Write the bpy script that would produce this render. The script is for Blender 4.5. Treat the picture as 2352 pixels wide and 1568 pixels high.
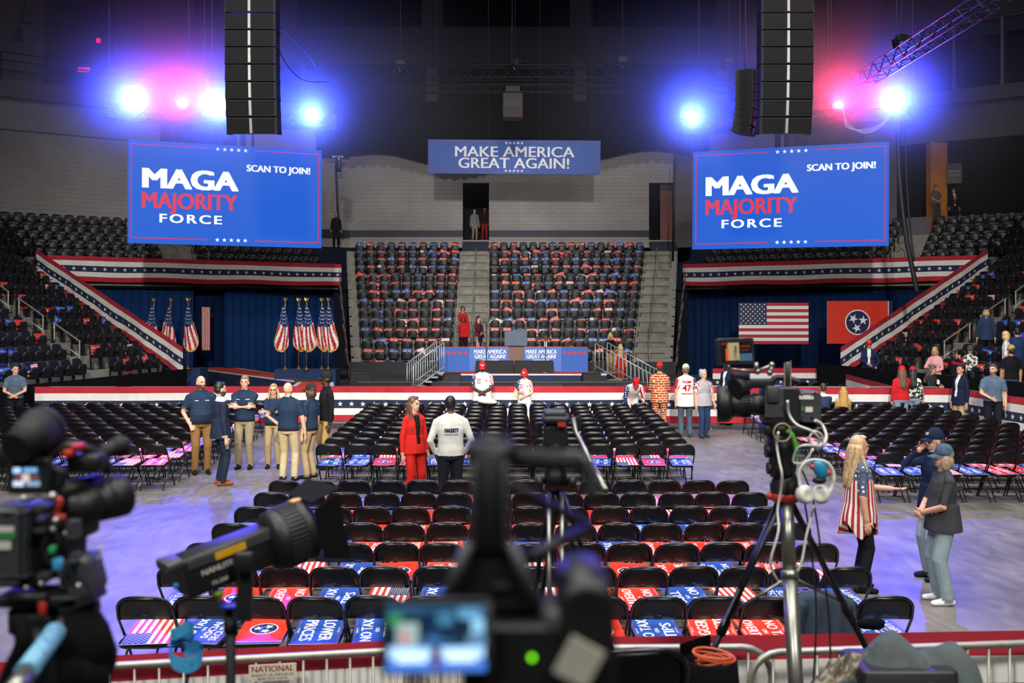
# Arena floor and seating bowl before a rally, seen from the press riser.
import bpy, bmesh, math, random
import numpy as np
from mathutils import Vector, Matrix, kdtree, bvhtree

random.seed(7); RNG = np.random.RandomState(11)
SC = bpy.context.scene
for o in list(bpy.data.objects): bpy.data.objects.remove(o)
COL = SC.collection

# ---------------------------------------------------------------- camera
F = 2200.0; CX = 1176.0; HZ = 727.0; CAMZ = 3.0     # focal length (px), centre column, horizon row, eye height
cam_d = bpy.data.cameras.new('camera'); cam = bpy.data.objects.new('camera', cam_d); COL.objects.link(cam)
cam.location = (0, 0, CAMZ); cam.rotation_euler = (math.pi/2, 0, 0)
cam_d.sensor_width = 36; cam_d.lens = 36*F/2352; cam_d.shift_y = -(784-HZ)/2352
cam_d.clip_start = 0.05; cam_d.clip_end = 300
cam_d.dof.use_dof = True; cam_d.dof.focus_distance = 17; cam_d.dof.aperture_fstop = 2.4
SC.camera = cam

# ---------------------------------------------------------------- colour management, world, house lights
SC.view_settings.view_transform = 'Standard'; SC.view_settings.look = 'None'
SC.view_settings.gamma = 1; SC.view_settings.use_curve_mapping = False
SC.view_settings.exposure = 0.0
SC.cycles.max_bounces = 8; SC.cycles.diffuse_bounces = 3; SC.cycles.glossy_bounces = 3; SC.cycles.volume_bounces = 0
w = bpy.data.worlds.new('world'); SC.world = w; w.use_nodes = True
w.node_tree.nodes['Background'].inputs[0].default_value = (0.20, 0.24, 0.40, 1)
w.node_tree.nodes['Background'].inputs[1].default_value = 0.03

def area_light(name, loc, target, size, power, color=(1, 1, 1), spread=110):
    d = bpy.data.lights.new(name, 'AREA'); d.shape = 'SQUARE'; d.size = size
    d.energy = power; d.color = color; d.spread = math.radians(spread)
    o = bpy.data.objects.new(name, d); COL.objects.link(o); o.location = loc
    o.rotation_euler = (Vector(target)-Vector(loc)).to_track_quat('-Z', 'Y').to_euler()
    return o
WARM = (1.0, 0.97, 0.92)
# the arena's own ceiling floods: over the floor and over the stands
for x in (-9, 0, 9):
    for y in (2, 10, 18):
        area_light('house_flood', (x, y, 20.5), (x*0.9, y+1.5, 0), 2.2, 470, WARM, 105)
def spot_light(name, loc, target, power, cone, color, soft=.4, blend=.6):
    d = bpy.data.lights.new(name, 'SPOT'); d.energy = power; d.color = color; d.spot_size = math.radians(cone); d.spot_blend = blend; d.shadow_soft_size = soft
    o = bpy.data.objects.new(name, d); COL.objects.link(o); o.location = loc
    o.rotation_euler = (Vector(target)-Vector(loc)).to_track_quat('-Z', 'Y').to_euler(); return o
# television key lights above the press riser, trained on the stage; unseen floods added over the stand to brighten the back wall
for x in (-1.6, 1.6): spot_light('stage_key', (x, -3, 10.5), (x*5, 38, 2.2), 27000, 40, (1.0, 0.96, 0.90))
for x in (-9, 0, 9): area_light('wall_fill', (x, 34, 22), (x, 46, 5), 1.2, 170, WARM, 70)
for x in (-7, 7):
    area_light('press_side_fill', (x, -7, 15), (x*0.3, 17, 0), 2.0, 560, WARM, 80)  # soft fill added behind the riser to brighten people from the front
for s in (-1, 1):
    area_light('stand_flood', (s*5, 18, 20), (s*16, 31, 2), 1.6, 420, WARM, 100)

# ---------------------------------------------------------------- helpers
def px(x, y, Y):
    """a point at depth Y behind photo pixel (x, y)"""
    return Vector(((x-CX)*Y/F, Y, CAMZ-(y-HZ)*Y/F))
def pz(x, y, z):
    """a point at height z behind photo pixel (x, y)"""
    return px(x, y, (CAMZ-z)*F/(y-HZ))
def X_at(x, Y): return (x-CX)*Y/F

def lin(h):
    h = h.lstrip('#'); c = [int(h[i:i+2], 16)/255 for i in (0, 2, 4)]
    return tuple(v/12.92 if v <= .04045 else ((v+.055)/1.055)**2.4 for v in c)

MATS = {}
def mat(name, col='#808080', rough=.6, metal=0, var=.12, scale=8, emit=None, estr=1, bump=0, coat=0, spec=.5, alpha=None, trans=0, bscale=None):
    if name in MATS: return MATS[name]
    m = bpy.data.materials.new(name); m.use_nodes = True; nt = m.node_tree; N = nt.nodes; L = nt.links
    b = N['Principled BSDF']; c = lin(col) if isinstance(col, str) else col
    b.inputs['Roughness'].default_value = rough; b.inputs['Metallic'].default_value = metal
    b.inputs['Specular IOR Level'].default_value = spec
    b.inputs['Base Color'].default_value = (*c, 1)
    if coat: b.inputs['Coat Weight'].default_value = coat; b.inputs['Coat Roughness'].default_value = .15
    if trans: b.inputs['Transmission Weight'].default_value = trans
    if alpha is not None: b.inputs['Alpha'].default_value = alpha
    if emit:
        e = lin(emit) if isinstance(emit, str) else emit
        b.inputs['Emission Color'].default_value = (*e, 1); b.inputs['Emission Strength'].default_value = estr
    if var or bump:
        tc = N.new('ShaderNodeTexCoord'); nz = N.new('ShaderNodeTexNoise')
        nz.inputs['Scale'].default_value = scale; nz.inputs['Detail'].default_value = 4
        L.new(tc.outputs['Object'], nz.inputs['Vector'])
        if var:
            r = N.new('ShaderNodeMapRange'); r.inputs[1].default_value = .3; r.inputs[2].default_value = .7
            r.inputs[3].default_value = 1-var; r.inputs[4].default_value = 1+var
            L.new(nz.outputs[0], r.inputs[0])
            mx = N.new('ShaderNodeMix'); mx.data_type = 'RGBA'; mx.blend_type = 'MULTIPLY'; mx.inputs[0].default_value = 1
            mx.inputs[6].default_value = (*c, 1); L.new(r.outputs[0], mx.inputs[7]); L.new(mx.outputs[2], b.inputs['Base Color'])
        if bump:
            bp = N.new('ShaderNodeBump'); bp.inputs['Strength'].default_value = bump; bp.inputs['Distance'].default_value = .01
            if bscale:
                n2 = N.new('ShaderNodeTexNoise'); n2.inputs['Scale'].default_value = bscale
                L.new(tc.outputs['Object'], n2.inputs['Vector']); L.new(n2.outputs[0], bp.inputs['Height'])
            else: L.new(nz.outputs[0], bp.inputs['Height'])
            L.new(bp.outputs[0], b.inputs['Normal'])
    MATS[name] = m; return m

def tag(o, label=None, cat=None, group=None, kind=None):
    if label: o['label'] = label
    if cat: o['category'] = cat
    if group: o['group'] = group
    if kind: o['kind'] = kind
    return o
def link(name, data, parent=None, loc=None, rot=None):
    o = bpy.data.objects.new(name, data); COL.objects.link(o)
    if parent is not None: o.parent = parent
    if loc is not None: o.location = loc
    if rot is not None: o.rotation_euler = rot
    return o
def empty(name, loc=(0, 0, 0), rz=0, label=None, cat=None, group=None):
    o = link(name, None, None, loc, (0, 0, rz)); o.empty_display_size = .1
    return tag(o, label, cat, group)

def rotm(rx=0, ry=0, rz=0):
    return Matrix.Rotation(rz, 3, 'Z') @ Matrix.Rotation(ry, 3, 'Y') @ Matrix.Rotation(rx, 3, 'X')

class MB:
    """collects shapes into one mesh"""
    def __init__(s): s.v = []; s.f = []; s.m = []; s.sm = []
    def add(s, verts, faces, mi=0, smooth=False):
        k = len(s.v); s.v.extend([tuple(p) for p in verts])
        for f in faces: s.f.append([i+k for i in f]); s.m.append(mi); s.sm.append(smooth)
        return s
    def box(s, c, size, mi=0, R=None, taper=(1, 1)):
        hx, hy, hz = size[0]/2, size[1]/2, size[2]/2; c = Vector(c)
        vs = []
        for z in (-1, 1):
            t = taper if z > 0 else (1, 1)
            for x, y in ((-1, -1), (1, -1), (1, 1), (-1, 1)):
                p = Vector((x*hx*t[0], y*hy*t[1], z*hz)); vs.append(c+(R @ p if R else p))
        return s.add(vs, [(0, 3, 2, 1), (4, 5, 6, 7), (0, 1, 5, 4), (1, 2, 6, 5), (2, 3, 7, 6), (3, 0, 4, 7)], mi)
    def rbox(s, c, size, r, mi=0, R=None, axis='Z', n=3):
        """box whose edges round one axis are rounded"""
        hx, hy, hz = size[0]/2, size[1]/2, size[2]/2
        if axis == 'Y': a, b_, h = hx, hz, hy
        elif axis == 'X': a, b_, h = hy, hz, hx
        else: a, b_, h = hx, hy, hz
        r = min(r, a*.98, b_*.98); pts = []
        for (sx, sy, st) in ((1, 1, 0), (-1, 1, 90), (-1, -1, 180), (1, -1, 270)):
            for k in range(n+1):
                t = math.radians(st+90*k/n); pts.append((sx*(a-r)+r*math.cos(t), sy*(b_-r)+r*math.sin(t)))
        vs = []; c = Vector(c); q = len(pts); e = min(r*.35, h*.4)
        rings = [(-h, 1-e/max(a, b_)), (-h+e, 1), (h-e, 1), (h, 1-e/max(a, b_))]
        for (d, k) in rings:
            for (u, v) in pts:
                u, v = u*k, v*k
                p = Vector((u, v, d)) if axis == 'Z' else (Vector((u, -d, v)) if axis == 'Y' else Vector((d, u, v)))
                vs.append(c+(R @ p if R else p))
        fs = [list(range(q))[::-1], [3*q+i for i in range(q)]]
        s.add(vs, fs, mi)
        k0 = len(s.v)-len(vs)
        for j in range(3):
            for i in range(q):
                s.f.append([k0+j*q+i, k0+j*q+(i+1) % q, k0+(j+1)*q+(i+1) % q, k0+(j+1)*q+i]); s.m.append(mi); s.sm.append(True)
        return s
    def tube(s, pts, r, n=8, mi=0, closed=False, caps=True, smooth=True, flat=1.0, up=None):
        pts = [Vector(p) for p in pts]; rs = r if isinstance(r, (list, tuple)) else [r]*len(pts)
        vs = []; nrm = Vector(up) if up else None; m = len(pts)
        for i, p in enumerate(pts):
            a = pts[i-1] if (i > 0 or closed) else p; b = pts[(i+1) % m] if (i < m-1 or closed) else p
            t = (b-a)
            if t.length < 1e-9: t = Vector((0, 0, 1))
            t.normalize()
            if nrm is None:
                nrm = t.orthogonal()
            nrm = nrm-t*nrm.dot(t)
            if nrm.length < 1e-6: nrm = t.orthogonal()
            nrm.normalize(); bn = t.cross(nrm)
            for k in range(n):
                th = 2*math.pi*k/n; vs.append(p+nrm*(rs[i]*math.cos(th))+bn*(rs[i]*flat*math.sin(th)))
        fs = []
        for i in range(m if closed else m-1):
            j = (i+1) % m
            for k in range(n): fs.append((i*n+k, i*n+(k+1) % n, j*n+(k+1) % n, j*n+k))
        s.add(vs, fs, mi, smooth)
        if caps and not closed:
            k0 = len(s.v)-len(vs)
            s.f.append([k0+k for k in range(n)][::-1]); s.m.append(mi); s.sm.append(False)
            s.f.append([k0+(m-1)*n+k for k in range(n)]); s.m.append(mi); s.sm.append(False)
        return s
    def lathe(s, prof, c=(0, 0, 0), n=20, mi=0, R=None, smooth=True, arc=1.0):
        c = Vector(c); vs = []; m = len(prof)
        for (r, z) in prof:
            for k in range(n):
                th = 2*math.pi*arc*k/n; p = Vector((r*math.cos(th), r*math.sin(th), z)); vs.append(c+(R @ p if R else p))
        fs = [(i*n+k, i*n+(k+1) % n, (i+1)*n+(k+1) % n, (i+1)*n+k) for i in range(m-1) for k in range(n)]
        if prof[0][0] > 1e-6: fs.append(list(range(n))[::-1])
        if prof[-1][0] > 1e-6: fs.append([(m-1)*n+k for k in range(n)])
        return s.add(vs, fs, mi, smooth)
    def ball(s, c, r, mi=0, n=12, m=8, R=None, noise=0):
        r = r if isinstance(r, (tuple, list)) else (r, r, r); c = Vector(c); vs = []; fs = []
        for i in range(m+1):
            ph = math.pi*i/m
            for k in range(n):
                th = 2*math.pi*k/n; q = 1+(noise*random.uniform(-1, 1) if noise else 0)
                p = Vector((r[0]*math.sin(ph)*math.cos(th)*q, r[1]*math.sin(ph)*math.sin(th)*q, r[2]*math.cos(ph)*q))
                vs.append(c+(R @ p if R else p))
        for i in range(m):
            for k in range(n): fs.append((i*n+k, (i+1)*n+k, (i+1)*n+(k+1) % n, i*n+(k+1) % n))
        return s.add(vs, fs, mi, True)
    def prism(s, poly, z0, z1, mi=0, M=None, mi_side=None):
        """2-D outline pulled from z0 to z1, M: 4x4 placing it"""
        n = len(poly); vs = [Vector((x, y, z)) for z in (z0, z1) for (x, y) in poly]
        if M is not None: vs = [M @ p for p in vs]
        s.add(vs, [list(range(n))[::-1], [n+i for i in range(n)]], mi)
        k0 = len(s.v)-2*n
        for i in range(n):
            s.f.append([k0+i, k0+(i+1) % n, k0+n+(i+1) % n, k0+n+i]); s.m.append(mi if mi_side is None else mi_side); s.sm.append(False)
        return s
    def flat(s, poly, z, mi=0, M=None):
        vs = [Vector((x, y, z)) for (x, y) in poly]
        if M is not None: vs = [M @ p for p in vs]
        return s.add(vs, [list(range(len(poly)))], mi)
    def text(s, body, cx, cy, size, z, mi=0, M=None, bold=.02, align='CENTER', sx=1.0, spacing=1.0, width=None, res=3):
        V, Fc = text_geo(body, 0, align, spacing, res)
        sc = size
        if width: w0 = V[:, 0].max()-V[:, 0].min(); sx = width/(w0*size)
        for q, dx in enumerate(((0, 0), (-1, .3), (1, -.3), (-1, -.3), (1, .3)) if bold > .03 else ((0, 0), (-1, 0), (1, 0)) if bold else ((0, 0),)):       # heavier strokes
            vs = [Vector((cx+p[0]*sc*sx+dx[0]*bold*1.6*size, cy+p[1]*sc+dx[1]*bold*1.6*size, z+q*size*.0004)) for p in V]
            if M is not None: vs = [M @ p for p in vs]
            s.add(vs, Fc, mi)
        return s
    def merge(s, other, M=None):
        k = len(s.v); s.v.extend([tuple(M @ Vector(p)) for p in other.v] if M is not None else other.v)
        for f in other.f: s.f.append([i+k for i in f])
        s.m += other.m; s.sm += other.sm; return s
    def mesh(s, name, mats):
        me = bpy.data.meshes.new(name); me.from_pydata(s.v, [], s.f)
        for m in (mats if isinstance(mats, (list, tuple)) else [mats]): me.materials.append(m)
        me.polygons.foreach_set('material_index', s.m); me.polygons.foreach_set('use_smooth', s.sm)
        me.update(); return me
    def build(s, name, mats, parent=None, loc=None, rot=None):
        return link(name, s.mesh(name, mats), parent, loc, rot)

_TXT = {}
def text_geo(body, bold=.02, align='CENTER', spacing=1.0, res=3):
    """unit-size lettering as (verts, faces): cap height 1, centred on its middle line"""
    k = (body, bold, align, spacing, res)
    if k in _TXT: return _TXT[k]
    c = bpy.data.curves.new('lettering', 'FONT'); c.body = body; c.size = 1; c.offset = bold; c.resolution_u = res
    c.align_x = align; c.align_y = 'BOTTOM_BASELINE'; c.fill_mode = 'FRONT'; c.space_character = spacing
    o = bpy.data.objects.new('lettering', c); COL.objects.link(o)
    dg = bpy.context.evaluated_depsgraph_get(); me = bpy.data.meshes.new_from_object(o.evaluated_get(dg))
    V = np.empty(len(me.vertices)*3); me.vertices.foreach_get('co', V); V = V.reshape(-1, 3)
    Fc = [list(p.vertices) for p in me.polygons]
    cap = .73
    V = V/cap; V[:, 1] -= .5
    bpy.data.objects.remove(o); bpy.data.curves.remove(c); bpy.data.meshes.remove(me)
    _TXT[k] = (V, Fc); return V, Fc

def star(cx, cy, r, rot=0):
    return [(cx+(r if k % 2 == 0 else r*.40)*math.cos(math.pi/2+rot+k*math.pi/5), cy+(r if k % 2 == 0 else r*.40)*math.sin(math.pi/2+rot+k*math.pi/5)) for k in range(10)]
def rect(x0, y0, x1, y1): return [(x0, y0), (x1, y0), (x1, y1), (x0, y1)]
def circle(cx, cy, r, n=28): return [(cx+r*math.cos(2*math.pi*k/n), cy+r*math.sin(2*math.pi*k/n)) for k in range(n)]
def copy_tree(o, parent=None):
    c = o.copy(); COL.objects.link(c); c.parent = parent
    for ch in o.children: copy_tree(ch, c)
    return c
def frame_M(o, ux, uy):
    """4x4 taking local x, y, z to ux, uy and their normal at o"""
    ux = Vector(ux).normalized(); uy = Vector(uy); uy = (uy-ux*uy.dot(ux)).normalized(); uz = ux.cross(uy)
    return Matrix(((ux.x, uy.x, uz.x, o[0]), (ux.y, uy.y, uz.y, o[1]), (ux.z, uy.z, uz.z, o[2]), (0, 0, 0, 1)))
def bez(p0, p1, p2, p3, n=12):
    p0, p1, p2, p3 = map(Vector, (p0, p1, p2, p3))
    return [p0*(1-t)**3+p1*3*t*(1-t)**2+p2*3*t*t*(1-t)+p3*t**3 for t in [i/n for i in range(n+1)]]
def smooth_path(pts, k=5):
    """Catmull-Rom through the points"""
    pts = [Vector(p) for p in pts]; out = []
    for i in range(len(pts)-1):
        a = pts[max(i-1, 0)]; b = pts[i]; c = pts[i+1]; d = pts[min(i+2, len(pts)-1)]
        for j in range(k):
            t = j/k
            out.append(.5*((2*b)+(c-a)*t+(2*a-5*b+4*c-d)*t*t+(3*b-a-3*c+d)*t**3))
    out.append(pts[-1]); return out

# shared materials
M_BLACK = mat('black_plastic', '#08080a', .3, var=.1, spec=.4)
M_BLKMET = mat('black_enamel', '#0b0b0d', .28, var=.05, spec=.6)
M_BLKCLOTH = mat('black_cloth', '#0d0d10', .95, var=.2, scale=3, spec=.1)
M_STEEL = mat('steel', '#a9a8a2', .35, .85, var=.06)
M_GALV = mat('galvanised_steel', '#9b988f', .45, .6, var=.12, scale=20)
M_ALU = mat('truss_metal', '#0f1014', .55, .3, var=.1)
M_CHAIN = mat('chain_metal', '#5d5d62', .4, .8, var=.1)
M_RED = mat('red_cloth', '#a4202f', .9, var=.14, scale=4, bump=.3)
M_WHITE = mat('white_cloth', '#d8d5cf', .9, var=.06, scale=4, bump=.3)
M_NAVY = mat('navy_cloth', '#18233f', .9, var=.12, scale=4, bump=.3)
M_PRED = mat('print_red', '#d9331f', .42, var=.03)
M_PBLUE = mat('print_blue', '#1c4aa0', .42, var=.03)
M_PWHITE = mat('print_white', '#eeeeec', .42, var=.02)
M_PNAVY = mat('print_navy', '#1c2450', .42, var=.03)
M_FRED = mat('flag_red', '#b51d30', .6, var=.06)
# ================================================================ the setting
def wall_mat(name, col, bw=.4, bh=.2, rough=.85):
    if name in MATS: return MATS[name]
    m = mat(name, col, rough, var=.10, scale=.6); nt = m.node_tree; N = nt.nodes; L = nt.links
    b = N['Principled BSDF']; tc = [n for n in N if n.type == 'TEX_COORD'][0]
    sep = N.new('ShaderNodeSeparateXYZ'); L.new(tc.outputs['Object'], sep.inputs[0])
    ad = N.new('ShaderNodeMath'); ad.operation = 'ADD'; L.new(sep.outputs[0], ad.inputs[0]); L.new(sep.outputs[1], ad.inputs[1])
    cb = N.new('ShaderNodeCombineXYZ'); L.new(ad.outputs[0], cb.inputs[0]); L.new(sep.outputs[2], cb.inputs[1])
    br = N.new('ShaderNodeTexBrick'); br.inputs['Scale'].default_value = 1; br.inputs['Brick Width'].default_value = bw; br.inputs['Row Height'].default_value = bh
    br.inputs['Mortar Size'].default_value = .012
    br.inputs['Color1'].default_value = (1, 1, 1, 1); br.inputs['Color2'].default_value = (.9, .9, .9, 1); br.inputs['Mortar'].default_value = (.55, .55, .55, 1)
    L.new(cb.outputs[0], br.inputs['Vector'])
    mx = N.new('ShaderNodeMix'); mx.data_type = 'RGBA'; mx.blend_type = 'MULTIPLY'; mx.inputs[0].default_value = .6
    src = b.inputs['Base Color'].links[0].from_socket
    L.new(src, mx.inputs[6]); L.new(br.outputs[0], mx.inputs[7]); L.new(mx.outputs[2], b.inputs['Base Color'])
    bp = N.new('ShaderNodeBump'); bp.inputs['Strength'].default_value = .4; bp.inputs['Distance'].default_value = .01
    L.new(br.outputs['Fac'], bp.inputs['Height']); bp.invert = True; L.new(bp.outputs[0], b.inputs['Normal'])
    return m
M_WALL = wall_mat('painted_block_wall', '#979290')
M_PLASTER = mat('plaster_wall', '#686066', .9, var=.08, scale=.8)
M_CONC = mat('riser_concrete', '#827f77', .85, var=.22, scale=2.5, bump=.2)
M_DARKROOM = mat('unlit_interior', '#0a0c14', .9, var=.1)  # near-black, the shade of the rooms put into the colour
M_TRIM = mat('navy_wall_trim', '#1d2536', .6, var=.08)

def floor_mat():
    m = bpy.data.materials.new('polished_concrete_floor'); m.use_nodes = True; nt = m.node_tree; N = nt.nodes; L = nt.links
    b = N['Principled BSDF']; tc = N.new('ShaderNodeTexCoord')
    n1 = N.new('ShaderNodeTexNoise'); n1.inputs['Scale'].default_value = .55; n1.inputs['Detail'].default_value = 6; n1.inputs['Roughness'].default_value = .65
    n2 = N.new('ShaderNodeTexNoise'); n2.inputs['Scale'].default_value = 5; n2.inputs['Detail'].default_value = 8; n2.inputs['Distortion'].default_value = 1.2
    mp = N.new('ShaderNodeMapping'); mp.inputs['Scale'].default_value = (1, .35, 1); mp.inputs['Rotation'].default_value = (0, 0, .5)
    L.new(tc.outputs['Object'], n1.inputs['Vector']); L.new(tc.outputs['Object'], mp.inputs[0]); L.new(mp.outputs[0], n2.inputs['Vector'])
    r = N.new('ShaderNodeValToRGB'); e = r.color_ramp.elements
    e[0].position = .3; e[0].color = (*lin('#58534d'), 1); e[1].position = .72; e[1].color = (*lin('#827d78'), 1)
    L.new(n1.outputs[0], r.inputs[0])
    mx = N.new('ShaderNodeMix'); mx.data_type = 'RGBA'; mx.blend_type = 'SOFT_LIGHT'; mx.inputs[0].default_value = .7
    L.new(r.outputs[0], mx.inputs[6]); L.new(n2.outputs[0], mx.inputs[7]); L.new(mx.outputs[2], b.inputs['Base Color'])
    rr = N.new('ShaderNodeMapRange'); rr.inputs[3].default_value = .3; rr.inputs[4].default_value = .5
    L.new(n2.outputs[0], rr.inputs[0]); L.new(rr.outputs[0], b.inputs['Roughness'])
    bp = N.new('ShaderNodeBump'); bp.inputs['Strength'].default_value = .06; bp.inputs['Distance'].default_value = .02
    L.new(n2.outputs[0], bp.inputs['Height']); L.new(bp.outputs[0], b.inputs['Normal'])
    return m
def struct(name, mb, m, parent=None):
    o = mb.build(name, m, parent)
    if parent is None: o['kind'] = 'structure'
    return o

mb = MB(); mb.box((0, 22, -.1), (70, 66, .2)); FLOOR = struct('floor', mb, floor_mat())
mb = MB(); mb.box((0, 22, 24.2), (74, 70, .4)); struct('ceiling', mb, mat('roof_deck', '#101216', .9))
# press riser the cameras stand on
mb = MB(); mb.box((0, 1.0, .88), (12, 8, .04)); mb.box((0, 4.97, .43), (12, .03, .86), 1)
RISER = struct('floor_press_riser', mb, [mat('riser_deck', '#1a1a1c', .8), M_BLKCLOTH])
RZ = .90                                            # its deck height

def curtain(name, p0, p1, z0, z1, m, wave=.35, amp=.06, parent=None, swag=0, seed=0, per=8):
    p0, p1 = Vector((*p0, 0)), Vector((*p1, 0)); d = p1-p0; L_ = d.length; d.normalize(); nn = Vector((d.y, -d.x, 0))
    n = max(8, int(L_/wave*per)); rows = 5; rg = random.Random(seed); b = MB(); ph = rg.random()*6
    vs = []
    for j in range(rows+1):
        f = j/rows
        for i in range(n+1):
            t = i/n; u = t*L_
            a = amp*(.6+.4*f)*(math.sin(2*math.pi*u/wave+ph+.6*math.sin(u*1.3))+.35*math.sin(4.7*math.pi*u/wave+.5*f))
            zz = z1+(z0-z1)*f
            if swag: zz += f*swag*(.5*math.sin(u*.9+ph)+.5*math.sin(u*.37+1.3))
            p = p0+d*u+nn*a; vs.append((p.x, p.y, zz))
    fs = [(j*(n+1)+i, j*(n+1)+i+1, (j+1)*(n+1)+i+1, (j+1)*(n+1)+i) for j in range(rows) for i in range(n)]
    b.add(vs, fs, 0, True)
    return b.build(name, m, parent)

# ---- walls of the bowl
WB = 6.6                                            # foot of the upper walls
def wall_run(b, p0, p1, z0, z1, th=.3, mi=0):
    p0, p1 = Vector((*p0, 0)), Vector((*p1, 0)); d = p1-p0; L_ = d.length; a = math.atan2(d.y, d.x)
    nn = Vector((-d.y, d.x, 0)).normalized(); c = (p0+p1)/2+nn*(th/2)
    b.box((c.x, c.y, (z0+z1)/2), (L_, th, z1-z0), mi, rotm(rz=a))
D1 = (-2.57, -1.20); D2 = (7.15, 8.5); DT = 9.98; DB = 7.0
b = MB()
for (x0, x1, z0, z1) in ((-8.5, D1[0], WB, 14), (D1[0], D1[1], DT, 14), (D1[0], D1[1], WB, DB), (D1[1], D2[0], WB, 14), (D2[0], D2[1], DT, 14), (D2[0], D2[1], WB, DB)):
    wall_run(b, (x0, 50), (x1, 50), z0, z1)
struct('wall_back', b, M_WALL)
b = MB()
for (x0, x1) in ((-8.5, D1[0]), (D1[1], D2[0])): wall_run(b, (x0, 49.96), (x1, 49.96), 7.16, 7.5, .05)
struct('trim_1', b, M_TRIM)
LW = [(-31, 35), (-26.5, 39.3), (-22.5, 42), (-18, 44.8), (-13.2, 47.6), (-8.5, 50)]
b = MB()
for i in range(len(LW)-1): wall_run(b, LW[i], LW[i+1], WB, 12.7)
struct('wall_left', b, M_WALL)
b = MB()
for i in range(len(LW)-1):
    q0, q1 = LW[i], LW[i+1]; wall_run(b, (q0[0]+.04, q0[1]-.06), (q1[0]+.04, q1[1]-.06), 7.1, 7.5, .06)
    wall_run(b, (q0[0]+.02, q0[1]-.03), (q1[0]+.02, q1[1]-.03), 11.2, 11.26, .04)
struct('trim_2', b, M_TRIM)
RW = [(8.5, 50), (13.2, 47.6), (18, 44.8), (22.5, 42), (26.5, 39.3), (31, 35)]
b = MB()
for i in range(2): wall_run(b, RW[i], RW[i+1], WB, 12.7)
for i in range(2, 5):
    wall_run(b, RW[i], RW[i+1], WB, 7.6); wall_run(b, RW[i], RW[i+1], 11.0, 12.7)
struct('wall_right', b, M_PLASTER)
# concourse behind the openings
b = MB()
b.box((-1.9, 53, 8.5), (3, .1, 5)); b.box((-3.1, 51.6, 8.5), (.1, 2.8, 5)); b.box((-.7, 51.6, 8.5), (.1, 2.8, 5)); b.box((-1.9, 51.6, 6.95), (3, 3, .1)); b.box((-1.9, 51.6, 10.6), (3, 3, .1))
b.box((7.9, 52.6, 8.5), (3, .1, 5)); b.box((6.8, 51.4, 8.5), (.1, 2.6, 5)); b.box((9.3, 51.4, 8.5), (.1, 2.6, 5)); b.box((7.9, 51.6, 6.95), (3, 3, .1)); b.box((7.9, 51.6, 10.6), (3, 3, .1))
struct('wall_concourse', b, M_DARKROOM)
b = MB(); b.box((8.12, 50.5, 8.5), (.62, .05, 2.9))
struct('door_1', b, mat('brown_door', '#6b3528', .5, var=.1))
b = MB()
wall_run(b, (20, 49), (34, 40), WB, 13, .2); b.box((26, 47, 7.05), (16, 12, .1), 0, rotm(rz=-.57))
struct('wall_concourse_side', b, M_DARKROOM)
# slab edge, parapet and rail of the upper concourse
b = MB()
for i in range(len(LW)-1):
    q0, q1 = LW[i], LW[i+1]; wall_run(b, (q0[0]+.25, q0[1]-.42), (q1[0]+.25, q1[1]-.42), 12.6, 13.35, 1.6)
for i in range(len(RW)-1):
    q0, q1 = RW[i], RW[i+1]; wall_run(b, (q0[0]-.25, q0[1]-.42), (q1[0]-.25, q1[1]-.42), 12.6, 13.2, 1.6)
struct('trim_3', b, M_PLASTER)
t = empty('concourse_railing', (-20, 43, 13.35), 0, 'dark metal railing along the upper concourse edge on the left', 'railing')
def rail_run(t, pts, zs, r, m, post_every=1.8, z0=13.35):
    for i in range(len(pts)-1):
        a, c = Vector((*pts[i], 0)), Vector((*pts[i+1], 0)); L_ = (c-a).length
        for z in zs:
            bb = MB(); bb.tube([a+Vector((0, 0, z))-t.location, c+Vector((0, 0, z))-t.location], r, 6); bb.build('rail', m, t)
        for k in range(int(L_/post_every)):
            p = a.lerp(c, k*post_every/L_); bb = MB(); bb.tube([p+Vector((0, 0, z0))-t.location, p+Vector((0, 0, max(zs)))-t.location], r, 6); bb.build('post', m, t)
rail_run(t, [(x+.3, y-.4) for x, y in LW[1:5]], (13.75, 14.15, 14.5), .03, M_ALU)
# upper walls with their dark openings
b = MB(); YU = 54.0
def band(x0, x1, z0, z1, Y=YU): b.box(((x0+x1)/2, Y+.25, (z0+z1)/2), (x1-x0, .5, z1-z0))
LO = [(500, 690), (700, 978), (1006, 1318), (1346, 1642), (1672, 1950)]; UP = [(343, 640), (683, 969), (1017, 1309), (1357, 1645), (1702, 1945)]
zz = lambda y: CAMZ+(HZ-y)*YU/F
band(-23, 23, zz(145), zz(62)); band(-23, 23, 12.6, zz(235))
for row, z0, z1 in ((LO, zz(235), zz(145)), (UP, zz(62), 24)):
    xs = [X_at(340 if row is LO else 280, YU)]
    prev = -23
    for (u, v) in row:
        band(prev, X_at(u, YU), z0, z1); prev = X_at(v, YU)
    band(prev, 23, z0, z1)
struct('wall_upper', b, M_PLASTER)
b = MB()
for i, (row, z0, z1) in enumerate(((LO, zz(235), zz(145)), (UP, zz(62), 24))):
    for (u, v) in row: b.box((X_at((u+v)/2, YU), YU+1.2, (z0+z1)/2), (X_at(v, YU)-X_at(u, YU)+.4, .05, z1-z0+.4))
struct('window_1', b, M_DARKROOM)
b = MB()
for (u, v) in LO: b.box((X_at((u+v)/2, YU), YU+.3, zz(150)), (X_at(v, YU)-X_at(u, YU), .3, .12))
struct('trim_4', b, mat('dark_beam', '#1b1d24', .6))
b = MB(); wall_run(b, (-36, 37), (-21.6, 44.2), 13.3, 24); wall_run(b, (-21.6, 44.2), (-21.9, 54.5), 13.3, 24)
wall_run(b, (-21.9, 52.5), (-18.0, 54.2), 13.3, 24)
struct('wall_upper_left', b, M_PLASTER)
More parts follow.
